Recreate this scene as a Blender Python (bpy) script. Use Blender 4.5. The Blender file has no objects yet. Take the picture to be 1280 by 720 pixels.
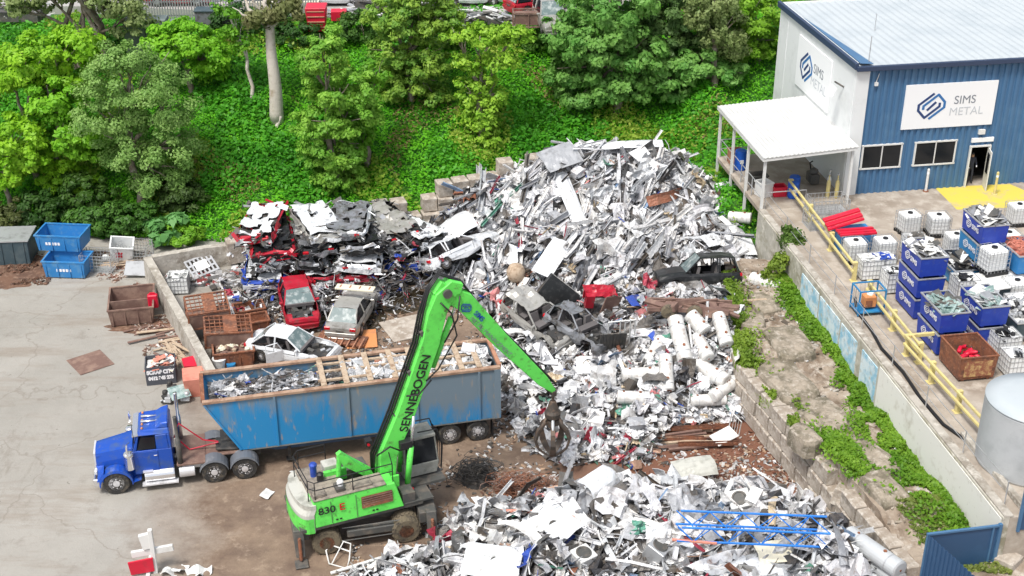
import bpy, math, random
import numpy as np
from mathutils import Vector, Matrix, noise
C = bpy.context.scene.collection
R = math.radians
# ------------------------------------------------------------------ camera model
CH, CF, CT = 33.6, 1713.0, math.atan(.5196)
def ray(px, py):
    u = (px-640)/CF; v = (py-360)/CF
    return Vector((u, math.cos(CT)-v*math.sin(CT), -math.sin(CT)-v*math.cos(CT)))
def P(px, py, z=0.0):
    d = ray(px, py); t = (CH-z)/-d.z
    return Vector((d.x*t, d.y*t, z))
def W(px, py, D):
    d = ray(px, py); t = D/d.y
    return Vector((d.x*t, D, CH+d.z*t))
def proj(p):
    z = p[2]-CH; y = p[1]
    dep = y*math.cos(CT)-z*math.sin(CT); up = y*math.sin(CT)+z*math.cos(CT)
    return 640+CF*p[0]/dep, 360-CF*up/dep
# platform frame: origin at the near white corner of the shed
RO = Vector((17.64, 67.23, 0)); RA = R(9.55)
def RW(X, Y, z=4.3):
    return Vector((RO.x+X*math.cos(RA)-Y*math.sin(RA), RO.y+X*math.sin(RA)+Y*math.cos(RA), z))
def smooth(a, b, x):
    t = min(1, max(0, (x-a)/(b-a))); return t*t*(3-2*t)
def lerp(a, b, t): return a+(b-a)*t
# ------------------------------------------------------------------ objects
def tag(o, label=None, cat=None, group=None, kind=None):
    if label: o['label'] = label
    if cat: o['category'] = cat
    if group: o['group'] = group
    if kind: o['kind'] = kind
    return o
def thing(name, label, cat, loc=(0, 0, 0), rz=0.0, group=None, rot=None):
    o = bpy.data.objects.new(name, None); C.objects.link(o)
    o.location = loc; o.rotation_euler = rot if rot else (0, 0, rz)
    o.empty_display_size = .3
    return tag(o, label, cat, group)
def copy_tree(o, parent=None):
    c = o.copy(); C.objects.link(c); c.parent = parent
    for ch in list(o.children): copy_tree(ch, c)
    return c
class MB:
    def __init__(s): s.v = []; s.f = []; s.m = []; s.T = Matrix.Identity(4); s.col = None; s.c = []
    def add(s, vs, fs, m=0):
        n = len(s.v)
        for p in vs: s.v.append(tuple(s.T @ Vector(p)))
        if s.col is not None: s.c += [s.col]*len(vs)
        for f in fs: s.f.append(tuple(i+n for i in f)); s.m.append(m)
        return s
    def box(s, c, d, m=0, rot=None):
        x, y, z = d[0]/2, d[1]/2, d[2]/2
        vs = [Vector((a*x, b*y, e*z)) for a, b, e in ((-1,-1,-1),(1,-1,-1),(1,1,-1),(-1,1,-1),(-1,-1,1),(1,-1,1),(1,1,1),(-1,1,1))]
        if rot is not None:
            if not isinstance(rot, Matrix):
                from mathutils import Euler
                rot = Euler(rot).to_matrix()
            vs = [rot @ v for v in vs]
        vs = [v+Vector(c) for v in vs]
        return s.add(vs, [(0,3,2,1),(4,5,6,7),(0,1,5,4),(1,2,6,5),(2,3,7,6),(3,0,4,7)], m)
    def hexa(s, b, t, m=0):   # bottom 4, top 4 points
        return s.add(list(b)+list(t), [(0,3,2,1),(4,5,6,7),(0,1,5,4),(1,2,6,5),(2,3,7,6),(3,0,4,7)], m)
    def prism(s, poly, axis, a, b, m=0):   # poly in the other two axes
        n = len(poly)
        def mk(q, t):
            if axis == 'y': return (q[0], t, q[1])
            if axis == 'z': return (q[0], q[1], t)
            return (t, q[0], q[1])
        vs = [mk(q, a) for q in poly]+[mk(q, b) for q in poly]
        fs = [tuple(range(n)), tuple(range(2*n-1, n-1, -1))]+[(i, (i+1) % n+0, (i+1) % n+n, i+n) for i in range(n)]
        return s.add(vs, fs, m)
    def tube(s, pts, r, n=6, m=0, cap=True):
        pts = [Vector(p) for p in pts]; k = len(pts)
        rr = r if isinstance(r, (list, tuple)) else [r]*k
        vs = []; up = None
        for i, p in enumerate(pts):
            t = (pts[min(i+1, k-1)]-pts[max(i-1, 0)])
            t = t.normalized() if t.length > 1e-9 else Vector((0, 0, 1))
            if up is None: up = Vector((0, 0, 1)) if abs(t.z) < .9 else Vector((1, 0, 0))
            a = t.cross(up); a = a.normalized() if a.length > 1e-6 else t.orthogonal().normalized()
            b = a.cross(t).normalized(); up = b
            for j in range(n):
                w = 2*math.pi*(j+.5)/n
                vs.append(p+a*math.cos(w)*rr[i]+b*math.sin(w)*rr[i])
        fs = [(i*n+j, i*n+(j+1) % n, (i+1)*n+(j+1) % n, (i+1)*n+j) for i in range(k-1) for j in range(n)]
        if cap: fs += [tuple(range(n-1, -1, -1)), tuple((k-1)*n+j for j in range(n))]
        return s.add(vs, fs, m)
    def lathe(s, c, prof, n=20, axis='z', m=0):   # prof: (r, h)
        vs = []; c = Vector(c)
        for r, h in prof:
            for j in range(n):
                w = 2*math.pi*j/n; a, b = r*math.cos(w), r*math.sin(w)
                vs.append(c+(Vector((a, b, h)) if axis == 'z' else Vector((a, h, b)) if axis == 'y' else Vector((h, a, b))))
        k = len(prof)
        fs = [(i*n+j, i*n+(j+1) % n, (i+1)*n+(j+1) % n, (i+1)*n+j) for i in range(k-1) for j in range(n)]
        fs += [tuple(range(n-1, -1, -1)), tuple((k-1)*n+j for j in range(n))]
        return s.add(vs, fs, m)
    def grid(s, fn, nu, nv, m=0):
        vs = [fn(i/nu, j/nv) for j in range(nv+1) for i in range(nu+1)]
        fs = [(j*(nu+1)+i, j*(nu+1)+i+1, (j+1)*(nu+1)+i+1, (j+1)*(nu+1)+i) for j in range(nv) for i in range(nu)]
        return s.add(vs, fs, m)
    def sweep(s, ring, path, m=0, closed=True):
        """ring: (a,b) points; path: list of (pos, side, up)"""
        n = len(ring); k = len(path)
        vs = [p+a*q[0]+b*q[1] for p, a, b in path for q in ring]
        nn = n if closed else n-1
        fs = [(i*n+j, i*n+(j+1) % n, (i+1)*n+(j+1) % n, (i+1)*n+j) for i in range(k-1) for j in range(nn)]
        if closed: fs += [tuple(range(n-1, -1, -1)), tuple((k-1)*n+j for j in range(n))]
        return s.add(vs, fs, m)
    def build(s, name, mats, parent=None, bevel=0, smoothf=False, solid=0):
        me = bpy.data.meshes.new(name); me.from_pydata(s.v, [], s.f)
        if not isinstance(mats, (list, tuple)): mats = [mats]
        for q in mats: me.materials.append(q)
        me.polygons.foreach_set('material_index', s.m)
        if s.c:
            a = me.color_attributes.new('Col', 'FLOAT_COLOR', 'POINT')
            a.data.foreach_set('color', np.array([list(q)[:3]+[1] for q in s.c], dtype=np.float32).ravel())
        if smoothf: me.polygons.foreach_set('use_smooth', [True]*len(s.f))
        me.update()
        o = bpy.data.objects.new(name, me); C.objects.link(o)
        if parent: o.parent = parent
        if smoothf == 'auto' or smoothf == 2:
            pass
        if bevel:
            b = o.modifiers.new('b', 'BEVEL'); b.width = bevel; b.segments = 1; b.limit_method = 'ANGLE'; b.angle_limit = R(40)
        if solid:
            b = o.modifiers.new('s', 'SOLIDIFY'); b.thickness = solid; b.offset = 0
        return o
def npmesh(name, V, F4, col, mat, parent=None):
    """V (n,3), F4 (m,4) quads, col (n,3)"""
    me = bpy.data.meshes.new(name)
    me.vertices.add(len(V)); me.vertices.foreach_set('co', V.astype(np.float32).ravel())
    me.loops.add(F4.size); me.loops.foreach_set('vertex_index', F4.astype(np.int32).ravel())
    me.polygons.add(len(F4)); me.polygons.foreach_set('loop_start', np.arange(0, F4.size, 4, dtype=np.int32))
    me.polygons.foreach_set('loop_total', np.full(len(F4), 4, dtype=np.int32))
    me.materials.append(mat); me.update(calc_edges=True)
    a = me.color_attributes.new('Col', 'FLOAT_COLOR', 'POINT')
    a.data.foreach_set('color', np.hstack([col, np.ones((len(V), 1))]).astype(np.float32).ravel())
    me.validate()
    o = bpy.data.objects.new(name, me); C.objects.link(o)
    if parent: o.parent = parent
    return o
# ------------------------------------------------------------------ materials
def newmat(name):
    m = bpy.data.materials.new(name); m.use_nodes = True
    nt = m.node_tree; b = nt.nodes['Principled BSDF']
    return m, nt, b
def mat(name, col, rough=.6, metal=0.0, dirt=None, amt=.35, scale=2.0, bump=0.0, bscale=20, spec=None, dirt2=None, amt2=.2, scale2=8, coord='Object'):
    """paint or stone with blotches of a second (and third) real colour"""
    m, nt, b = newmat(name)
    b.inputs['Roughness'].default_value = rough; b.inputs['Metallic'].default_value = metal
    if spec is not None: b.inputs['Specular IOR Level'].default_value = spec
    tc = nt.nodes.new('ShaderNodeTexCoord'); co = tc.outputs[coord]
    out = None
    def layer(prev, c2, a, sc, seed):
        n = nt.nodes.new('ShaderNodeTexNoise'); n.inputs['Scale'].default_value = sc; n.inputs['Detail'].default_value = 7
        n.inputs['Roughness'].default_value = .65; n.noise_dimensions = '4D'; n.inputs['W'].default_value = seed
        nt.links.new(co, n.inputs['Vector'])
        r = nt.nodes.new('ShaderNodeValToRGB'); c = .5+(.5-a)*.42
        r.color_ramp.elements[0].position = max(0, c-.07); r.color_ramp.elements[1].position = min(1, c+.09)
        nt.links.new(n.outputs['Fac'], r.inputs['Fac'])
        x = nt.nodes.new('ShaderNodeMix'); x.data_type = 'RGBA'
        nt.links.new(r.outputs['Color'], x.inputs['Factor'])
        if prev is None: x.inputs['A'].default_value = (*col, 1)
        else: nt.links.new(prev, x.inputs['A'])
        x.inputs['B'].default_value = (*c2, 1)
        return x.outputs['Result']
    if dirt: out = layer(None, dirt, amt, scale, 1.3)
    if dirt2: out = layer(out, dirt2, amt2, scale2, 7.7)
    if out: nt.links.new(out, b.inputs['Base Color'])
    else: b.inputs['Base Color'].default_value = (*col, 1)
    if bump:
        n = nt.nodes.new('ShaderNodeTexNoise'); n.inputs['Scale'].default_value = bscale; n.inputs['Detail'].default_value = 6
        nt.links.new(co, n.inputs['Vector'])
        q = nt.nodes.new('ShaderNodeBump'); q.inputs['Strength'].default_value = bump; q.inputs['Distance'].default_value = .05
        nt.links.new(n.outputs['Fac'], q.inputs['Height']); nt.links.new(q.outputs['Normal'], b.inputs['Normal'])
    return m
def colmat(name, rough=.5, metal=0.0, trans=0.0, dirt=0.35, spec=.5):
    """colour from the mesh's own 'Col' (each piece its paint), with grime blotches"""
    m, nt, b = newmat(name)
    b.inputs['Roughness'].default_value = rough; b.inputs['Metallic'].default_value = metal
    b.inputs['Specular IOR Level'].default_value = spec
    a = nt.nodes.new('ShaderNodeAttribute'); a.attribute_name = 'Col'
    src = a.outputs['Color']
    if dirt:
        g = nt.nodes.new('ShaderNodeNewGeometry')
        n = nt.nodes.new('ShaderNodeTexNoise'); n.inputs['Scale'].default_value = 2.7; n.inputs['Detail'].default_value = 8; n.inputs['Roughness'].default_value = .7
        nt.links.new(g.outputs['Position'], n.inputs['Vector'])
        r = nt.nodes.new('ShaderNodeValToRGB'); r.color_ramp.elements[0].position = .48; r.color_ramp.elements[1].position = .7
        r.color_ramp.elements[1].color = (dirt, dirt, dirt, 1); r.color_ramp.elements[0].color = (0, 0, 0, 1)
        nt.links.new(n.outputs['Fac'], r.inputs['Fac'])
        x = nt.nodes.new('ShaderNodeMix'); x.data_type = 'RGBA'; nt.links.new(r.outputs['Color'], x.inputs['Factor'])
        nt.links.new(src, x.inputs['A']); x.inputs['B'].default_value = (.16, .12, .085, 1)
        src = x.outputs['Result']
    nt.links.new(src, b.inputs['Base Color'])
    if dirt:
        n2 = nt.nodes.new('ShaderNodeTexNoise'); n2.inputs['Scale'].default_value = 3.5; n2.inputs['Detail'].default_value = 5; n2.inputs['Roughness'].default_value = .6
        nt.links.new(g.outputs['Position'], n2.inputs['Vector']); q = nt.nodes.new('ShaderNodeBump'); q.inputs['Strength'].default_value = .8; q.inputs['Distance'].default_value = .12
        nt.links.new(n2.outputs['Fac'], q.inputs['Height']); nt.links.new(q.outputs['Normal'], b.inputs['Normal'])
        n3 = nt.nodes.new('ShaderNodeTexNoise'); n3.inputs['Scale'].default_value = 1.3; n3.inputs['Detail'].default_value = 9; n3.inputs['Roughness'].default_value = .75
        mp = nt.nodes.new('ShaderNodeMapping'); mp.inputs['Location'].default_value = (40, 7, 3); nt.links.new(g.outputs['Position'], mp.inputs[0]); nt.links.new(mp.outputs[0], n3.inputs['Vector'])
        r3 = nt.nodes.new('ShaderNodeValToRGB'); r3.color_ramp.elements[0].position = .6; r3.color_ramp.elements[1].position = .68; r3.color_ramp.elements[1].color = (.75,.75,.75,1); nt.links.new(n3.outputs['Fac'], r3.inputs['Fac'])
        x3 = nt.nodes.new('ShaderNodeMix'); x3.data_type = 'RGBA'; nt.links.new(r3.outputs['Color'], x3.inputs['Factor']); nt.links.new(src, x3.inputs['A']); x3.inputs['B'].default_value = (.2, .1, .055, 1); nt.links.new(x3.outputs['Result'], b.inputs['Base Color'])
    if trans:
        t = nt.nodes.new('ShaderNodeBsdfTranslucent'); nt.links.new(src, t.inputs['Color'])
        mx = nt.nodes.new('ShaderNodeMixShader'); mx.inputs['Fac'].default_value = trans
        nt.links.new(b.outputs['BSDF'], mx.inputs[1]); nt.links.new(t.outputs['BSDF'], mx.inputs[2])
        nt.links.new(mx.outputs['Shader'], nt.nodes['Material Output'].inputs['Surface'])
    return m
M = {}
M['leaf'] = colmat('leaf', .5, trans=.42, dirt=0, spec=.3)
M['scrap'] = colmat('scrap_metal', .42, metal=.12, dirt=.6)
M['bark'] = mat('bark', (.2,.16,.12), .9, dirt=(.36,.32,.27), amt=.4, scale=3, bump=.6, bscale=9)
M['bark_pale'] = mat('pale_bark', (.55,.5,.44), .85, dirt=(.36,.28,.2), amt=.3, scale=1.2, bump=.5, bscale=6)
M['steel'] = mat('galvanised_steel', (.5,.51,.52), .4, .5, dirt=(.3,.3,.3), amt=.3)
M['alu'] = mat('polished_aluminium', (.7,.7,.72), .35, .35, dirt=(.4,.4,.4), amt=.2)
M['dark'] = mat('dark_grime', (.03,.03,.03), .7, dirt=(.08,.07,.06), amt=.4, scale=4)
M['black'] = mat('black_plastic', (.015,.015,.016), .5)
M['hose'] = mat('black_hose', (.012,.012,.013), .45)
M['rubber'] = mat('tyre_rubber', (.03,.029,.028), .85, dirt=(.12,.1,.075), amt=.35, scale=5)
M['mudrubber'] = mat('muddy_tyre', (.16,.13,.085), .9, dirt=(.06,.05,.04), amt=.4, scale=5, bump=.5)
M['chrome'] = mat('chrome', (.8,.8,.82), .15, .9)
M['glass'] = mat('dark_glass', (.012,.014,.017), .12, 0, spec=.35)
M['glassg'] = mat('dusty_windscreen', (.12,.17,.17), .15, 0, dirt=(.4,.44,.43), amt=.35, scale=3, spec=.8)
M['white'] = mat('white_paint', (.68,.68,.66), .5, dirt=(.55,.54,.5), amt=.25, scale=2)
M['cwhite'] = mat('white_car_paint', (.72,.74,.76), .25, .1, dirt=(.4,.39,.37), amt=.25, scale=3)
M['csilver'] = mat('silver_car_paint', (.42,.41,.38), .3, .35, dirt=(.27,.25,.22), amt=.3, scale=3)
M['cgrey'] = mat('grey_car_paint', (.25,.26,.28), .35, .3, dirt=(.12,.11,.1), amt=.4, scale=4)
M['cred'] = mat('red_car_paint', (.42,.012,.03), .3, .1, dirt=(.2,.05,.05), amt=.3, scale=3)
M['cblack'] = mat('black_car_paint', (.014,.015,.016), .3, .1, dirt=(.05,.05,.05), amt=.3, scale=4)
M['cblue'] = mat('blue_car_paint', (.03,.08,.42), .3, .2, dirt=(.03,.05,.15), amt=.3, scale=4)
M['seat'] = mat('car_seat', (.12,.11,.11), .9)
M['lampred'] = mat('red_lamp', (.5,.01,.02), .2)
M['lampclear'] = mat('clear_lamp', (.7,.72,.74), .12, .2)
M['railtan'] = mat('weathered_tan_rail', (.4,.27,.19), .85, dirt=(.26,.15,.1), amt=.45, scale=2.5)
M['rust'] = mat('rust', (.24,.09,.045), .9, dirt=(.13,.06,.04), amt=.45, scale=3, dirt2=(.4,.2,.12), amt2=.25, scale2=9, bump=.3)
M['rustpale'] = mat('pale_rust', (.42,.21,.13), .9, dirt=(.28,.13,.08), amt=.4, scale=3)
M['brown'] = mat('brown_painted_steel', (.17,.1,.08), .75, dirt=(.26,.17,.13), amt=.45, scale=2, bump=.2)
M['timber'] = mat('weathered_timber', (.46,.36,.26), .85, dirt=(.26,.17,.11), amt=.4, scale=5)
M['concrete'] = mat('old_concrete', (.42,.39,.34), .9, dirt=(.25,.22,.18), amt=.45, scale=1.3, dirt2=(.55,.52,.46), amt2=.3, scale2=4, bump=.5, bscale=8)
M['blockc'] = mat('concrete_block', (.45,.4,.34), .9, dirt=(.3,.25,.2), amt=.5, scale=1.2, dirt2=(.56,.52,.46), amt2=.3, scale2=5, bump=.5, bscale=8)
M['red'] = mat('red_plastic', (.6,.01,.04), .45, dirt=(.4,.02,.04), amt=.3)
M['salmon'] = mat('salmon_plastic', (.65,.25,.18), .6, dirt=(.5,.17,.12), amt=.4)
M['yellow'] = mat('yellow_paint', (.62,.53,.22), .6, dirt=(.5,.4,.2), amt=.35, scale=3)
M['bluebin'] = mat('royal_blue_paint', (.018,.05,.36), .45, dirt=(.03,.08,.42), amt=.35, scale=2, dirt2=(.08,.1,.2), amt2=.12, scale2=5)
M['tealbin'] = mat('teal_blue_paint', (.02,.2,.45), .5, dirt=(.05,.26,.42), amt=.35, scale=2)
M['skipblue'] = mat('sky_blue_paint', (.03,.2,.48), .5, dirt=(.12,.28,.45), amt=.3, scale=2)
M['navy'] = mat('dark_slate_paint', (.045,.075,.09), .6, dirt=(.08,.11,.12), amt=.4, scale=2)
M['ibc'] = mat('white_tank_plastic', (.8,.81,.8), .4, dirt=(.66,.68,.66), amt=.35, scale=3)
M['cream'] = mat('cream_plastic', (.7,.66,.52), .5, dirt=(.6,.57,.45), amt=.3)
M['green'] = mat('machine_green_paint', (.13,.72,.1), .42, dirt=(.1,.56,.08), amt=.35, scale=1.5, dirt2=(.09,.13,.05), amt2=.2, scale2=4)
M['mgrey'] = mat('machine_grey_paint', (.075,.075,.07), .6, dirt=(.14,.12,.1), amt=.4, scale=3)
M['mpale'] = mat('machine_pale_grey', (.5,.5,.45), .5, dirt=(.3,.3,.26), amt=.35, scale=2)
M['deckdirt'] = mat('dusty_machine_deck', (.3,.26,.21), .85, dirt=(.16,.14,.12), amt=.4, scale=3)
M['truckblue'] = mat('truck_blue_paint', (.012,.075,.42), .25, .1, dirt=(.05,.1,.28), amt=.35, scale=2, dirt2=(.16,.15,.14), amt2=.12, scale2=4)
M['orange'] = mat('orange_steel', (.62,.25,.09), .7, dirt=(.45,.2,.1), amt=.4)
M['heater'] = mat('enamelled_tank_white', (.68,.68,.66), .5, dirt=(.48,.46,.43), amt=.4, scale=1.6, dirt2=(.24,.13,.08), amt2=.2, scale2=3)
M['shedblue'] = mat('blue_wall_sheet', (.06,.15,.28), .5, dirt=(.08,.18,.31), amt=.4, scale=.6)
M['shedwhite'] = mat('white_wall_panel', (.7,.72,.72), .6, dirt=(.6,.62,.62), amt=.3, scale=.7)
M['shedroof'] = mat('pale_roof_sheet', (.44,.48,.5), .6, dirt=(.39,.435,.46), amt=.4, scale=.5)
M['flash'] = mat('navy_flashing', (.03,.05,.1), .5)
M['trussblue'] = mat('bright_blue_steel', (.01,.17,.6), .45, dirt=(.05,.25,.55), amt=.25)
M['barrel'] = mat('blue_drum_plastic', (.01,.1,.5), .4)
M['mirrorglass'] = mat('glass_offcut', (.45,.55,.52), .15, .2, dirt=(.2,.3,.28), amt=.5, scale=4)
M['copper'] = mat('copper_wire', (.6,.25,.18), .5, .3, dirt=(.4,.17,.12), amt=.4, scale=8)
M['tank'] = mat('zinc_sheet', (.5,.52,.53), .5, .1, dirt=(.42,.44,.45), amt=.4, scale=1)
M['logo_navy'] = mat('logo_navy', (.02,.05,.16), .5); M['logo_blue'] = mat('logo_blue', (.03,.15,.38), .5)
M['logo_grey'] = mat('sign_grey', (.2,.22,.25), .5); M['logo_pale'] = mat('sign_pale_grey', (.5,.53,.56), .5)
M['signwhite'] = mat('sign_white', (.82,.83,.84), .5)
M['wletter'] = mat('white_lettering', (.8,.8,.82), .5)
M['soil'] = mat('red_brown_soil', (.15,.08,.05), .95, dirt=(.09,.05,.035), amt=.45, scale=.9, dirt2=(.25,.16,.11), amt2=.3, scale2=4, bump=.8, bscale=5)
# rubbed blue side of the trailer: bright blue low down, greyed by wear above (a stain with its own edge)
def trailer_mat():
    m, nt, b = newmat('scuffed_blue_trailer'); b.inputs['Roughness'].default_value = .45
    tc = nt.nodes.new('ShaderNodeTexCoord'); sp = nt.nodes.new('ShaderNodeSeparateXYZ'); nt.links.new(tc.outputs['Object'], sp.inputs[0])
    n = nt.nodes.new('ShaderNodeTexNoise'); n.inputs['Scale'].default_value = .9; n.inputs['Detail'].default_value = 8; n.inputs['Roughness'].default_value = .7
    mp = nt.nodes.new('ShaderNodeMapping'); mp.inputs['Scale'].default_value = (1.3, 1, .35); nt.links.new(tc.outputs['Object'], mp.inputs[0]); nt.links.new(mp.outputs[0], n.inputs['Vector'])
    # wear = smoothstep(z*.4 + noise)
    ma = nt.nodes.new('ShaderNodeMath'); ma.operation = 'MULTIPLY_ADD'; nt.links.new(sp.outputs['Z'], ma.inputs[0]); ma.inputs[1].default_value = .15
    nt.links.new(n.outputs['Fac'], ma.inputs[2])
    mb = nt.nodes.new('ShaderNodeMath'); mb.operation = 'MULTIPLY_ADD'; nt.links.new(sp.outputs['X'], mb.inputs[0]); mb.inputs[1].default_value = -.03; nt.links.new(ma.outputs[0], mb.inputs[2])
    r = nt.nodes.new('ShaderNodeValToRGB'); e = r.color_ramp.elements
    e[0].position = .76; e[0].color = (0, 0, 0, 1); e[1].position = .98; e[1].color = (.85, .85, .85, 1); nt.links.new(mb.outputs[0], r.inputs['Fac'])
    x = nt.nodes.new('ShaderNodeMix'); x.data_type = 'RGBA'; nt.links.new(r.outputs[0], x.inputs['Factor'])
    x.inputs['A'].default_value = (.02, .23, .5, 1); x.inputs['B'].default_value = (.2, .23, .24, 1)
    n2 = nt.nodes.new('ShaderNodeTexNoise'); n2.inputs['Scale'].default_value = 3.5; n2.inputs['Detail'].default_value = 6; nt.links.new(mp.outputs[0], n2.inputs['Vector'])
    r2 = nt.nodes.new('ShaderNodeValToRGB'); r2.color_ramp.elements[0].position = .62; r2.color_ramp.elements[1].position = .72; nt.links.new(n2.outputs['Fac'], r2.inputs['Fac'])
    y = nt.nodes.new('ShaderNodeMix'); y.data_type = 'RGBA'; nt.links.new(r2.outputs[0], y.inputs['Factor']); nt.links.new(x.outputs['Result'], y.inputs['A']); y.inputs['B'].default_value = (.3, .27, .24, 1)
    nt.links.new(y.outputs['Result'], b.inputs['Base Color']); return m
M['trailer'] = trailer_mat()
# ------------------------------------------------------------------ lettering and emblem
def text(body, size, m, parent, mtx, name='lettering', bold=.0, xs=1.0, space=1.0):
    cu = bpy.data.curves.new(name, 'FONT'); cu.body = body; cu.size = size; cu.extrude = .004; cu.offset = bold; cu.space_character = space
    cu.align_x = 'CENTER'; cu.align_y = 'CENTER'
    t = bpy.data.objects.new('tmp_text', cu); C.objects.link(t)
    dg = bpy.context.evaluated_depsgraph_get(); me = bpy.data.meshes.new_from_object(t.evaluated_get(dg))
    bpy.data.objects.remove(t)
    me.transform(mtx @ Matrix.Diagonal((xs, 1, 1, 1))); me.materials.clear(); me.materials.append(m)
    o = bpy.data.objects.new(name, me); C.objects.link(o); o.parent = parent
    return o
def emblem(size, ms, parent, mtx):
    b = MB(); b.T = mtx
    def stroke(pts, w, m):
        for i in range(len(pts)-1):
            p, q = Vector(pts[i]), Vector(pts[i+1]); d = (q-p).normalized(); n = Vector((-d.y, d.x))*w/2; e = d*w*.25
            a = [p-e-n, q+e-n, q+e+n, p-e+n]
            off = .001*(i % 2)
            b.add([((v.x-.5)*size*1.12, (v.y-.5)*size, off) for v in a]+[((v.x-.5)*size*1.12, (v.y-.5)*size, .008+off) for v in a],
                  [(0,3,2,1),(4,5,6,7),(0,1,5,4),(1,2,6,5),(2,3,7,6),(3,0,4,7)], m)
    stroke([(.53,.98),(.05,.57),(.05,.36),(.3,.06),(.78,.48),(.78,.6)], .085, 0)
    stroke([(.47,.02),(.95,.43),(.95,.64),(.7,.94),(.22,.52),(.22,.4)], .085, 1)
    stroke([(.37,.36),(.63,.64)], .085, 0)
    return b.build('emblem', ms, parent)
# matrix that puts text (x right, y up, z out) on a wall: origin o, right r, up u
def facing(o, r, u):
    r = Vector(r).normalized(); u = Vector(u).normalized(); n = r.cross(u)
    m = Matrix.Identity(4)
    for i in range(3): m[i][0] = r[i]; m[i][1] = u[i]; m[i][2] = n[i]; m[i][3] = o[i]
    return m
rnd = random.Random(7)
nrs = np.random.RandomState(5)
def interp(x, tab):
    if x <= tab[0][0]: return tab[0][1]
    for (a, p), (b, q) in zip(tab, tab[1:]):
        if x <= b: return lerp(p, q, (x-a)/(b-a))
    return tab[-1][1]
DB = [(-80,70),(-30,70.8),(-21,71.3),(-15,70.6),(-5,71.8),(0,74),(4,76),(11,78),(20,79),(80,80)]
def hill(x, y):
    t = y-interp(x, DB)
    s = 0.0
    if t > 0:
        s = 7.6*smooth(-3, 15.5, t)-7.6*smooth(-3, 15.5, 0)*(1-min(1, t/3))
        s = max(0, s)
    und = 0.45*noise.noise(Vector((x*.16, y*.16, 2)))+.2*noise.noise(Vector((x*.5, y*.5, 5)))
    s += und*smooth(0, 3, t)*(1-.8*smooth(14, 18, t))
    r = 3.0*smooth(9.5, 12, x)*smooth(64.5, 67.5, y)
    z = min(8.0, max(s, 0)+r*(1-.6*smooth(10, 15, t)))
    if t <= 0 and r <= .01: return -.4
    return z if z > .02 else -.1
def hit(px, py, extra=0.0):
    """the point of the ground or hillside seen at a pixel of the study grid"""
    d = ray(px, py); t = 40.0
    while t < 160:
        p = Vector((0, 0, CH))+d*t
        if p.z <= max(0, hill(p.x, p.y)): return Vector((p.x, p.y, max(0, hill(p.x, p.y))))
        t += .12
    return Vector((0, 0, CH))+d*110
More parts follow.
